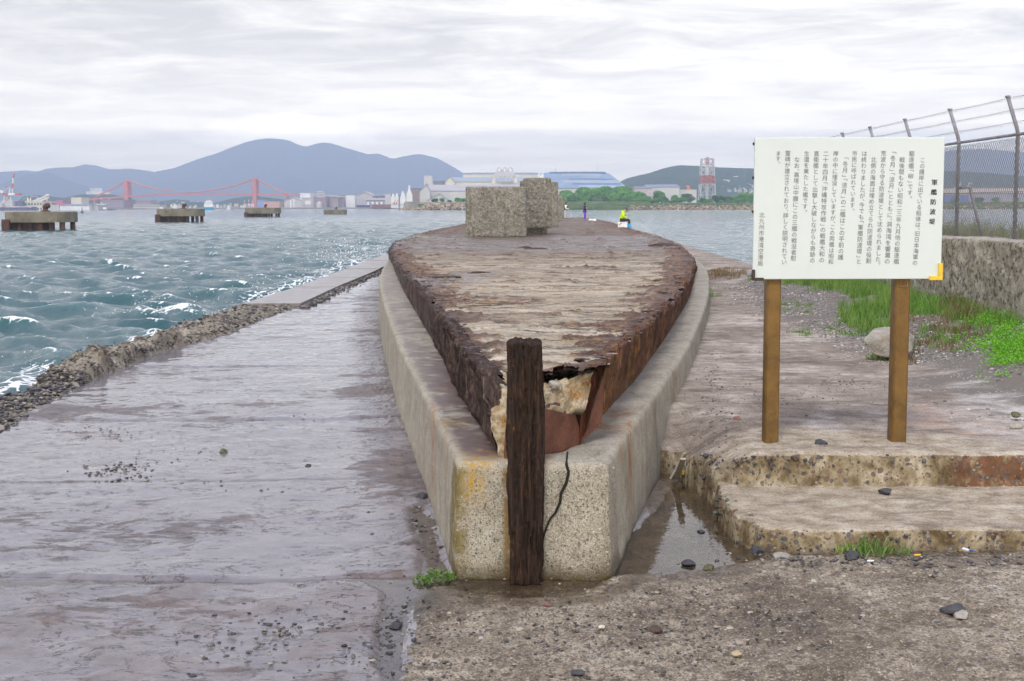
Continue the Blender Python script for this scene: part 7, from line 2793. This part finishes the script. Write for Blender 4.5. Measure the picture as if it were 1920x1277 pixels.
def plants():
    r = np.random.default_rng(19)
    sp = []
    # tall band along the foot of the wall
    for i in range(520):
        y = 17.0 + 14 * r.random()
        x = 6.5 - abs(r.normal(0, .28)) - .35 * max(0, (y - 24) / 7) * r.random()
        sp.append((x, y, slab_top(x, y) - .02, r.uniform(.12, .30) * (1.2 if r.random() < .2 else .9), 34, .14, .004))
    # looser clump left of the right post and patches toward the front
    for px, py, sx, sy, n, h in ((1635, 600, 26, 12, 110, .26), (1660, 585, 30, 10, 80, .30), (1600, 600, 12, 5, 20, .15), (1580, 618, 40, 4, 45, .07), (1530, 612, 26, 4, 26, .05), (1740, 560, 40, 16, 70, .26), (1660, 655, 14, 3, 26, .10), (1650, 628, 10, 5, 16, .14), (1490, 560, 10, 5, 16, .10), (1505, 572, 14, 4, 14, .06), (1800, 560, 40, 10, 60, .24), (1770, 640, 20, 8, 30, .10), (1760, 600, 25, 6, 40, .12), (1560, 540, 20, 6, 50, .22), (1590, 545, 25, 6, 60, .25)):
        for i in range(n):
            p = G(px + r.normal(0, sx), py + r.normal(0, sy), .50)
            if p.x > 6.5: continue
            sp.append((p.x, p.y, slab_top(p.x, p.y) - .01, h * r.uniform(.6, 1.3), 26, .09, .004))
    blades('grass', [s_ for s_ in sp if vn(s_[0] * 1.6, s_[1] * .8, 0, 21) > -.25 or s_[0] > 6.2], M['grass'], 3)
    sp = []
    for px, py, sx, sy, n, h in ((1880, 640, 34, 20, 170, .14), (1850, 610, 30, 14, 90, .14), (1905, 670, 22, 10, 110, .13), (1730, 590, 18, 4, 60, .06), (1770, 594, 28, 4, 70, .06), (1815, 600, 20, 6, 30, .08)):
        for i in range(n):
            p = G(px + r.normal(0, sx), py + r.normal(0, sy), .55)
            if p.x > 6.5 or p.x < 4.4: continue
            sp.append((p.x, p.y, slab_top(p.x, p.y), h * r.uniform(.4, 1.3), int(r.uniform(25, 60)), r.uniform(.07, .14)))
    leaves('ground_cover', sp, M['cover'], 5, .012)
    sp = []
    for px, py, sx, sy, n, h in ((1815, 610, 22, 12, 70, .28), (1790, 640, 30, 10, 40, .12), (1700, 640, 20, 12, 40, .08), (1370, 505, 26, 5, 60, .10), (1350, 508, 16, 4, 40, .12)):
        for i in range(n):
            p = G(px + r.normal(0, sx), py + r.normal(0, sy), .5)
            if p.x > 6.5: continue
            sp.append((p.x, p.y, slab_top(p.x, p.y), h * r.uniform(.6, 1.3), 20, .10, .004))
    blades('dry_weeds', sp, M['dry_weed'], 6, curve=.9)
    # grass behind the wall
    sp = []
    for i in range(520):
        y = 11 + 20 * r.random()
        x = 7.05 + 1.5 * r.random()
        sp.append((x, y, 1.42, r.uniform(.35, .66), 26, .16, .006))
    blades('tall_grass', sp, M['reed'], 7)
    # individual weeds
    for px, py, z, h, n, s, lab, mt, nm in ((812, 1090, .0, .05, 1, .07, 'small green weed growing at the foot of the casing, left front corner', 'cover', 'weed'), (1632, 1036, .07, .11, 90, .13, 'tuft of green and yellow grass at the foot of the lower step', 'grass', 'weed'), (1333, 556, .42, .16, 60, .10, 'grass tuft against the right side of the hull casing', 'grass', 'weed')):
        p = G(px, py, z)
        if nm == 'weed' and mt == 'cover':
            sp = [(p.x + a, p.y + b, z, hh, 90, ss) for a, b, hh, ss in ((-.07, 0, .05, .05), (.0, .02, .075, .05), (.06, .0, .08, .05), (.10, .02, .06, .035), (-.02, -.02, .04, .06))]
            leaves('weed', sp, m_leaf('weed_leaves', (.05, .14, .015), (.12, .26, .03), (.24, .36, .08)), 9, .009, None, lab, 'weed', tuple(p), .8)
        else:
            blades('weed', [(p.x, p.y, z, h, n, s, .0035), (p.x + .16, p.y - .02, z, h * .7, n // 2, s * .7, .003), (p.x - .15, p.y, z, h * .6, n // 2, s * .6, .003)], M[mt], 10, None, lab, 'weed', tuple(p), .9)


plants()


# ---- stones and litter one can point to ------------------------------------------------
def rock(name, px, py, z, size, label, mat, seed, cat='stone', sq=(1, 1, .6), rz=0.0, sink=.25):
    import bmesh
    bm = bmesh.new()
    bmesh.ops.create_icosphere(bm, subdivisions=4, radius=1)
    r0 = np.random.default_rng(seed)
    pl = r0.normal(size=(10, 3)); pl /= np.linalg.norm(pl, axis=1, keepdims=True)
    for v in bm.verts:
        q = np.array(v.co)
        k = min([1.0] + [.70 / max(1e-3, q @ p) for p in pl])
        q = q * k * (1 + .05 * float(fbm(q[0] * 3, q[1] * 3, q[2] * 3, 3, seed)))
        v.co = Vector(q * np.array(sq) * size)
    me = bpy.data.meshes.new(name)
    bm.to_mesh(me); bm.free()
    p = G(px, py, z)
    o = link(name, me, mat, None, (p.x, p.y, z + size * sq[2] * (.7 - sink)))
    o.rotation_euler = (0, 0, rz)
    return tag(o, label, cat)


def boulder():
    import bmesh
    q0 = G(1665, 669, .47)
    y0 = q0.y
    fr_ = [(1617, 634), (1622, 646), (1636, 664), (1660, 671), (1690, 668), (1712, 660), (1708, 634), (1672, 640), (1640, 640)]
    bkp = [(1638, 617), (1666, 612), (1700, 616), (1716, 632)]
    pts = [D(a, b, y0 + .02 * k) - q0 for k, (a, b) in enumerate(fr_)] + [D(a, b, y0 + .30) - q0 for a, b in bkp] + [D(a, 664, y0 + .32) - q0 for a in (1640, 1705)]
    bm = bmesh.new()
    for p in pts: bm.verts.new(p)
    bmesh.ops.convex_hull(bm, input=bm.verts)
    bmesh.ops.triangulate(bm, faces=bm.faces)
    bmesh.ops.bevel(bm, geom=[e for e in bm.edges], offset=.012, segments=1, affect='EDGES')
    bmesh.ops.triangulate(bm, faces=bm.faces)
    bmesh.ops.subdivide_edges(bm, edges=[e for e in bm.edges if e.calc_length() > .05], cuts=3, use_grid_fill=True)
    for v in bm.verts:
        v.co *= 1 + .03 * float(fbm(v.co.x * 9, v.co.y * 9, v.co.z * 9, 4, 3))
    me = bpy.data.meshes.new('boulder')
    bm.to_mesh(me); bm.free()
    tag(link('boulder', me, M['boulder'], None, q0), 'pale grey angular boulder lying behind the right sign post', 'boulder')


boulder()
slate = simple('slate_stone', (.055, .055, .062), .5, .35, 30, .5)
redst = simple('red_stone', (.24, .12, .095), .8, .3, 30, .5)
palest = simple('pale_stone', (.32, .295, .265), .85, .25, 30, .5)
olive = simple('olive_stone', (.11, .11, .06), .8, .4, 30, .5)
for a in ((1382, 788, .41, .045, 'small reddish brick stone on the slab left of the left sign post', redst, 1), (1539, 833, .41, .05, 'flat black slate between the two sign posts', slate, 2), (419, 848, .012, .045, 'brownish stone standing in the puddle on the left walkway', olive, 4), (578, 875, .015, .03, 'small black stone on the left walkway', slate, 5),
          (790, 938, .01, .07, 'dark flat stone against the left foot of the casing', slate, 6), (1292, 1060, .0, .045, 'dark stone at the front of the right puddle', slate, 7), (1328, 1069, .005, .045, 'olive grey stone at the front edge of the right puddle', olive, 8), (1315, 1000, -.01, .035, 'small dark stone poking out of the right puddle', slate, 9),
          (1418, 1036, .04, .05, 'dark stone at the left end of the lower step', slate, 10), (1466, 1054, .02, .075, 'broad pale lump at the foot of the lower step', palest, 11), (1790, 1150, .06, .07, 'flat blue black slate at the crack in the lower right', slate, 12), (1801, 1158, .06, .05, 'flat pale slate beside the blue black one in the lower right', palest, 13),
          (1660, 924, .18, .05, 'black stone on the lower step against the upper riser', slate, 14), (1598, 1046, .06, .06, 'bluish stone below the lower step left of the grass tuft', slate, 15), (1228, 1183, .035, .042, 'dark brown flat stone on the foreground right of the stem', simple('brown_stone', (.085, .055, .045), .7, .3, 30, .5), 16), (1026, 1136, .02, .024, 'small dark red stone on the foreground just before the stem', redst, 17),
          (1128, 1178, .035, .022, 'small cream stone on the foreground', simple('cream_stone', (.55, .50, .40), .8, .2, 30, .4), 18), (1085, 1265, .035, .035, 'black stone at the bottom edge of the photo', slate, 19), (743, 1176, -.005, .042, 'dark stone in the channel left of the foreground', slate, 20), (1382, 1228, .05, .03, 'tan pebble near the bottom right of the stem', simple('tan_stone', (.40, .33, .22), .8, .2, 30, .4), 21), (1905, 802, .42, .06, 'pale grey stone at the right edge of the slab', palest, 22), (1905, 780, .45, .05, 'small olive stone near the right edge of the slab', olive, 23)):
    rock('stone', a[0], a[1], a[2], a[3], a[4], a[5], a[6] + 40, 'stone', (1.1, .9, .55), a[6] * 1.3)
# drift boards and the lost yellow corner piece in the corner by the casing
zc = .04
wood = simple('weathered_wood', (.42, .385, .34), .85, .25, 8, .5, dirt=(.28, .25, .22))
for k, (a, b, lab) in enumerate((((1258, 898), (1284, 849), 'long grey weathered board leaning in the corner between casing and slab'), ((1268, 897), (1281, 860), 'shorter grey weathered board beside the longer one in the corner'))):
    p, q = G(*a, zc), G(*b, .26)
    dd = q - p
    L = dd.length
    mb = MB()
    Mx = dd.to_track_quat('Y', 'Z').to_matrix()
    mb.box(p + dd / 2, (.045, L, .018), M=Mx, bev=.004)
    o = mb.build('board_scrap', wood, None, loc=(p.x, p.y, zc))
    tag(o, lab, 'wood scrap')
p = G(1287, 886, .075)
mb = MB()
mb.box((p.x, p.y, .075), (.095, .034, .034), .35, .006)
mb.box((p.x + .036, p.y + .012, .118), (.034, .030, .06), .35, .006)
tag(mb.build('corner_scrap', M['cap_yellow']), 'yellow plastic corner piece lying in the corner by the casing', 'plastic scrap')
for px, py, col, lab, nm in ((1720, 1044, (.75, .42, .06), 'orange yellow cigarette filter below the lower step', 'cigarette_butt'), (1632, 1055, (.75, .73, .70), 'white cigarette butt below the lower step, left of the orange one', 'cigarette_butt')):
    p = G(px, py, .065)
    mb = MB(); mb.tube([(p.x - .02, p.y, .075), (p.x + .02, p.y + .006, .075)], .006, 8)
    tag(mb.build(nm, paint('butt_%d' % px, col, .8, 20)), lab, 'cigarette butt')
p = G(1816, 1036, .07)
root = empty('lighter', (p.x, p.y, .07), 'white and blue lighter lying below the lower step', 'lighter')
mb = MB(); mb.box((p.x - .012, p.y + .02, .085), (.016, .05, .012), .45, .003); mb.build('body', white, root)
mb = MB(); mb.box((p.x + .014, p.y - .012, .085), (.017, .022, .013), .45, .003); mb.build('cap', paint('lighter_blue', (.03, .10, .40), .4), root)


# ---- people -----------------------------------------------------------------------------
def skin_mesh(name, joints, bones, mat, parent, sub=2):
    """joints {name: ((x,y,z), radius)}; one continuous skinned surface"""
    names = list(joints)
    idx = {k: i for i, k in enumerate(names)}
    me = bpy.data.meshes.new(name)
    me.from_pydata([joints[k][0] for k in names], [(idx[a], idx[b]) for a, b in bones], [])
    o = bpy.data.objects.new(name, me)
    COL.objects.link(o)
    sk = o.modifiers.new('skin', 'SKIN')
    sk.use_smooth_shade = True
    for i, k in enumerate(names):
        rd = joints[k][1]
        sv = me.skin_vertices[0].data[i]
        sv.radius = rd if isinstance(rd, tuple) else (rd, rd)
        sv.use_root = (i == 0)
    ss_ = o.modifiers.new('sub', 'SUBSURF')
    ss_.levels = ss_.render_levels = sub
    dg = bpy.context.evaluated_depsgraph_get()
    m2 = bpy.data.meshes.new_from_object(o.evaluated_get(dg))
    bpy.data.objects.remove(o)
    m2.name = name
    m2.polygons.foreach_set('use_smooth', [True] * len(m2.polygons))
    m2.materials.clear()
    return link(name, m2, mat, parent)


skinm = paint('skin', (.52, .30, .21), .6, 5)


def person(loc, face, label, pose, top, bottom, shoes, hat, extras=(), scale=1.0):
    """local frame: +x is where the person faces, +y to their left, z up; pose: joint dict"""
    root = empty('person', loc, label, 'person', rz=face)
    root.scale = (scale,) * 3
    J = pose
    body = {}
    body['pelvis'] = (J['pelvis'], (.13, .11))
    body['waist'] = (J['waist'], (.12, .10))
    body['chest'] = (J['chest'], (.145, .11))
    body['neck'] = (J['neck'], .055)
    h = Vector(J['head'])
    body['skull'] = (tuple(h), (.078, .092))
    body['crown'] = (tuple(h + Vector((-.01, 0, .085))), (.062, .072))
    body['chin'] = (tuple(h + Vector((.045, 0, -.065))), .042)
    body['nose'] = (tuple(h + Vector((.105, 0, -.015))), .014)
    bones = [('pelvis', 'waist'), ('waist', 'chest'), ('chest', 'neck'), ('neck', 'skull'), ('skull', 'crown'), ('skull', 'chin'), ('skull', 'nose')]
    for s, sy in (('l', 1), ('r', -1)):
        body['ear' + s] = (tuple(h + Vector((-.01, sy * .088, -.005))), .016)
        bones.append(('skull', 'ear' + s))
        for a, rd in (('sho', .062), ('elb', .042), ('wri', .028)):
            body[a + s] = (J[a + s], rd)
        for a, rd in (('hip', .088), ('kne', .060), ('ank', .040)):
            body[a + s] = (J[a + s], rd)
        body['heel' + s] = (tuple(Vector(J['ank' + s]) + Vector((-.02, 0, -.05))), .035)
        body['toe' + s] = (tuple(Vector(J['ank' + s]) + Vector(J.get('toed' + s, (.17, 0, -.055)))), (.04, .025))
        bones += [('chest', 'sho' + s), ('sho' + s, 'elb' + s), ('elb' + s, 'wri' + s), ('pelvis', 'hip' + s), ('hip' + s, 'kne' + s), ('kne' + s, 'ank' + s), ('ank' + s, 'heel' + s), ('ank' + s, 'toe' + s)]
        # hand: palm, four fingers curled of different lengths, thumb off the side
        w_ = Vector(J['wri' + s])
        fd = (w_ - Vector(J['elb' + s])).normalized()
        side = fd.cross(Vector((0, 0, 1))).normalized() if abs(fd.z) < .9 else Vector((1, 0, 0))
        dn = side.cross(fd).normalized()
        if dn.z > 0: dn = -dn
        pm = w_ + fd * .05
        body['palm' + s] = (tuple(pm), (.036, .018))
        bones.append(('wri' + s, 'palm' + s))
        for i, (off, ln) in enumerate(((-.030, .040), (-.010, .046), (.010, .043), (.028, .034))):
            k1 = pm + fd * .045 + side * off
            k2 = k1 + fd * ln * .7 + dn * ln * .45
            k3 = k2 + dn * ln * .7 - fd * ln * .15
            for q, (pp, rd) in enumerate(((k1, .0100), (k2, .0090), (k3, .0080))):
                body['f%d%d%s' % (i, q, s)] = (tuple(pp), rd)
            bones += [('palm' + s, 'f%d0%s' % (i, s)), ('f%d0%s' % (i, s), 'f%d1%s' % (i, s)), ('f%d1%s' % (i, s), 'f%d2%s' % (i, s))]
        t1 = pm + side * (-.045 * sy) + fd * .01
        body['t0' + s] = (tuple(t1), .011)
        body['t1' + s] = (tuple(t1 + fd * .035 + dn * .02), .0095)
        bones += [('palm' + s, 't0' + s), ('t0' + s, 't1' + s)]
    skin_mesh('body', body, bones, skinm, root)
    # top garment
    g = lambda k, rd: (J[k], rd)
    tj = {'hem': (tuple(Vector(J['pelvis']) + Vector((0, 0, -.02))), (.19, .165)), 'waist': g('waist', (.180, .155)), 'chest': g('chest', (.185, .145)), 'collar': (tuple(Vector(J['neck']) + Vector((0, 0, -.03))), .085)}
    tb = [('hem', 'waist'), ('waist', 'chest'), ('chest', 'collar')]
    sj, sb = {}, []
    for s in 'lr':
        nm, d_, b_ = (('', tj, tb))
        tj['sho' + s] = g('sho' + s, .092)
        tj['elb' + s] = g('elb' + s, .070)
        w_ = Vector(J['elb' + s]).lerp(Vector(J['wri' + s]), .93)
        tj['cuf' + s] = (tuple(w_), .048)
        tb += [('chest', 'sho' + s), ('sho' + s, 'elb' + s), ('elb' + s, 'cuf' + s)]
    skin_mesh('jacket', tj, tb, top, root)
    bj = {'pelvis': g('pelvis', (.165, .145))}
    bb = []
    for s in 'lr':
        bj['hip' + s] = g('hip' + s, .112)
        bj['kne' + s] = g('kne' + s, .082)
        w_ = Vector(J['kne' + s]).lerp(Vector(J['ank' + s]), .95)
        bj['cuf' + s] = (tuple(w_), .066)
        bb += [('pelvis', 'hip' + s), ('hip' + s, 'kne' + s), ('kne' + s, 'cuf' + s)]
    skin_mesh('trousers', bj, bb, bottom, root)
    for s in 'lr':
        a = Vector(J['ank' + s])
        toe = Vector(J.get('toed' + s, (.17, 0, -.055)))
        tall = shoes[1] > .1
        sj = {'a': (tuple(a + Vector((0, 0, shoes[1] * (1.3 if tall else 1)))), .095 if tall else .062), 'b': (tuple(a + Vector((-.01, 0, -.04))), .085 if tall else .055), 'c': (tuple(a + toe * 1.02), (.075, .055) if tall else (.055, .038))}
        skin_mesh('shoe', sj, [('a', 'b'), ('b', 'c')], shoes[0], root)
    if hat == 'cap' or hat == 'capdark':
        mt = paint('cap_cloth', (.085, .075, .085), .8, 20)
        mb = MB()
        Q = Matrix.Rotation(pose.get('headpitch', 0), 3, 'Y')
        pts = []
        dome = [(.100, -.0), (.104, .03), (.098, .07), (.075, .105), (.035, .125), (.004, .128)]
        m0 = MB(); m0.lathe((0, 0, 0), dome, 16)
        mb.add([h + Q @ Vector((v[0] * 1.08 - .005, v[1], v[2] + .035)) for v in m0.v], m0.f)
        m0 = MB(); m0.prism([(.07, -.08), (.16, -.07), (.20, -.03), (.205, 0), (.20, .03), (.16, .07), (.07, .08)], 'z', .03, .042)
        mb.add([h + Q @ Vector(v) for v in m0.v], m0.f)
        mb.build('cap', mt, None, True).parent = root
    elif hat == 'hair':
        skin_mesh('hair', {'a': (tuple(h + Vector((-.022, 0, .045))), (.098, .098)), 'b': (tuple(h + Vector((-.01, 0, .10))), (.082, .088)), 'c': (tuple(h + Vector((-.06, 0, -.02))), .06), 'd': (tuple(h + Vector((.06, 0, .085))), (.06, .05))}, [('a', 'b'), ('a', 'c'), ('b', 'd')], paint('black_hair', (.015, .013, .013), .6, 30), root)
    elif hat == 'hood':
        skin_mesh('hood', {'a': (tuple(h + Vector((-.03, 0, .03))), (.108, .110)), 'b': (tuple(h + Vector((-.015, 0, .095))), (.09, .095)), 'c': (tuple(Vector(J['neck']) + Vector((-.02, 0, 0))), .095)}, [('a', 'b'), ('a', 'c')], paint('hood_cloth', (.055, .045, .055), .9, 20), root)
    for nm, js, bs, mt in extras:
        skin_mesh(nm, js, bs, mt, root)
    return root


stand = {'pelvis': (0, 0, .95), 'waist': (-.01, 0, 1.10), 'chest': (-.005, 0, 1.32), 'neck': (.0, 0, 1.52), 'head': (.035, 0, 1.63),
         'shol': (.0, .20, 1.42), 'shor': (.0, -.20, 1.42), 'elbl': (.0, .25, 1.14), 'elbr': (.02, -.25, 1.14), 'wril': (.24, .16, 1.08), 'wrir': (.26, -.14, 1.06),
         'hipl': (.0, .095, .90), 'hipr': (.0, -.095, .90), 'knel': (.03, .10, .50), 'kner': (.015, -.11, .50), 'ankl': (.0, .11, .09), 'ankr': (-.03, -.12, .09)}
zd = lambda y: float(zdeck(y))
# angler in the white sleeved vest
p = GD(1061.5, 410.4)
st1 = dict(stand)
person((p.x, p.y, zd(p.y)), R(-20), 'black haired angler standing in a dark vest, white sleeves and pale grey trousers', st1, paint('white_shirt', (.80, .80, .82), .8, 5), paint('grey_trousers', (.45, .44, .50), .9, 5), (paint('dark_shoes', (.05, .05, .055), .7, 5), .03), 'hair',
       [('vest', {'a': ((-.02, 0, .90), (.25, .225)), 'b': ((-.025, 0, 1.12), (.245, .215)), 'c': ((-.03, 0, 1.33), (.235, .20)), 'd': ((-.03, 0, 1.46), (.17, .13))}, [('a', 'b'), ('b', 'c'), ('c', 'd')], paint('navy_vest', (.035, .045, .08), .8, 5))], 1.04)


def rod(loc, pts, lab):
    root = empty('fishing_rod', loc, lab, 'fishing rod')
    l0 = Vector(loc)
    mb = MB(); mb.tube([l0 + Vector(q) for q in pts], [.016] + [.012 - .003 * i for i in range(len(pts) - 1)], 6); mb.build('blank', paint('rod_black', (.05, .05, .06), .4, 5), root)
    a = l0 + Vector(pts[0]).lerp(Vector(pts[1]), .35)
    mb = MB(); mb.lathe(a + Vector((0, 0, -.10)), [(.03, 0), (.045, .02), (.045, .06), (.02, .085)], 10); mb.build('reel', paint('reel_grey', (.12, .12, .14), .4, 5), root)


rod((p.x + .24, p.y - .1, zd(p.y) + 1.10), [(0, 0, 0), (.5, -.1, -.02), (1.4, -.3, .05), (2.3, -.5, .02)], 'thin fishing rod held by the angler in the dark vest')
# white cooler at the foot of the furthest block
q = GD(1051, 410)
root = empty('cooler', (q.x, q.y, zd(q.y)), 'white cooler box on the deck between the furthest block and the angler in the vest', 'cooler')
mb = MB(); mb.box((q.x, q.y, zd(q.y) + .14), (.52, .32, .28), 0, .03); mb.build('box', white, root)
mb = MB(); mb.box((q.x, q.y, zd(q.y) + .30), (.54, .34, .05), 0, .02); mb.build('lid', white, root)
mb = MB(); mb.tube([(q.x + .18, q.y - .2, zd(q.y) + .30), (q.x + .32, q.y - .2, zd(q.y) + .22), (q.x + .42, q.y - .2, zd(q.y) + .04)], .02, 6); mb.build('strap', paint('strap_black', (.04, .04, .045), .8, 5), root)
# angler in the violet jacket
p = GD(1096.5, 413.5)
person((p.x, p.y, zd(p.y)), R(-12), 'standing angler in a violet and black jacket, dark hood and bright purple trousers', dict(stand), paint('black_jacket', (.045, .03, .055), .8, 5), paint('purple_trousers', (.20, .04, .55), .8, 5), (paint('violet_shoes', (.25, .12, .42), .7, 5), .03), 'hood',
       [('shoulder_yoke', {'a': ((-.02, 0, 1.30), (.205, .165)), 'b': ((-.015, 0, 1.43), (.175, .14)), 'l': ((-.01, .20, 1.40), .10), 'r': ((-.01, -.20, 1.40), .10), 'le': ((-.005, .235, 1.22), .082), 're': ((.0, -.235, 1.22), .082)}, [('a', 'b'), ('a', 'l'), ('a', 'r'), ('l', 'le'), ('r', 're')], paint('violet_cloth', (.07, .045, .42), .8, 5)),
        ('chest_towel', {'a': ((.15, -.05, 1.28), .06), 'b': ((.16, -.04, 1.18), .05)}, [('a', 'b')], white)], 1.0)
rod((p.x + .28, p.y - .08, zd(p.y) + 1.08), [(0, 0, 0), (.6, -.06, -.02), (1.6, -.2, .0), (2.6, -.4, .05)], 'thin fishing rod held by the angler in the violet jacket')
for a, b, sz, lab in ((1107, 413.9, .36, 'white plastic bag slumped on the deck, left of two'), (1114.5, 414.3, .42, 'white plastic bag slumped on the deck, right of two')):
    q = GD(a, b)
    rock('plastic_bag', a, b, zd(q.y), sz * .6, lab, white, int(a), 'bag', (1, .8, .62), 0, .1).location = (q.x, q.y, zd(q.y) + .08)
# seated angler in yellow green
p = GD(1166, 427)
z0 = zd(p.y)
sit = {'pelvis': (-.02, 0, .50), 'waist': (-.01, 0, .64), 'chest': (.05, 0, .86), 'neck': (.16, 0, 1.03), 'head': (.245, 0, 1.10),
       'shol': (.06, .20, .95), 'shor': (.06, -.20, .95), 'elbl': (.10, .27, .68), 'elbr': (.12, -.27, .68), 'wril': (.36, .10, .66), 'wrir': (.37, -.08, .65),
       'hipl': (.02, .10, .47), 'hipr': (.02, -.10, .47), 'knel': (.46, .13, .50), 'kner': (.44, -.14, .48), 'ankl': (.47, .13, .09), 'ankr': (.43, -.15, .09), 'headpitch': R(32)}
seat = person((p.x, p.y, z0), R(-8), 'seated angler in a bright yellow green jacket and dark cap, bent over his hands', sit, paint('lime_jacket', (.55, .78, .01), .7, 6), paint('dark_trousers', (.035, .033, .045), .9, 5), (paint('blue_boots', (.01, .33, .72), .5, 5), .16), 'cap',
              [('hood_down', {'a': ((.07, .09, 1.03), .075), 'b': ((.03, 0, 1.01), .095), 'c': ((.07, -.09, 1.03), .075)}, [('a', 'b'), ('b', 'c')], paint('lime_jacket', (.55, .78, .01)))], 1.04)
root = empty('cooler', (p.x - .05, p.y, z0), 'white cooler box that the seated angler in yellow green sits on', 'cooler')
mb = MB(); mb.box((p.x + .06, p.y, z0 + .15), (.62, .40, .30), R(-8), .03); mb.build('box', white, root)
mb = MB(); mb.box((p.x + .06, p.y, z0 + .345), (.64, .42, .07), R(-8), .02); mb.build('lid', white, root)
mb = MB(); mb.tube([(p.x - .24, p.y - .25, z0 + .18), (p.x - .02, p.y - .26, z0 + .33)], .02, 6); mb.build('handle', paint('strap_black', (.04, .04, .045), .8, 5), root)
# pale timber float drifting along the far bank
q = G(1112, 391.5, SEA_Z)

# ================================================================== haze
mt, t = newmat('haze_air')
vol = t.n('ShaderNodeVolumePrincipled', {'Color': (.57, .71, 1.0, 1), 'Density': HAZE_D, 'Anisotropy': -0.2})
t.out(None, vol.outputs[0])
mb = MB()
mb.box((0, 6200, 322.7), (19000, 12900, 650))
tag(mb.build('haze', mt), kind='stuff')
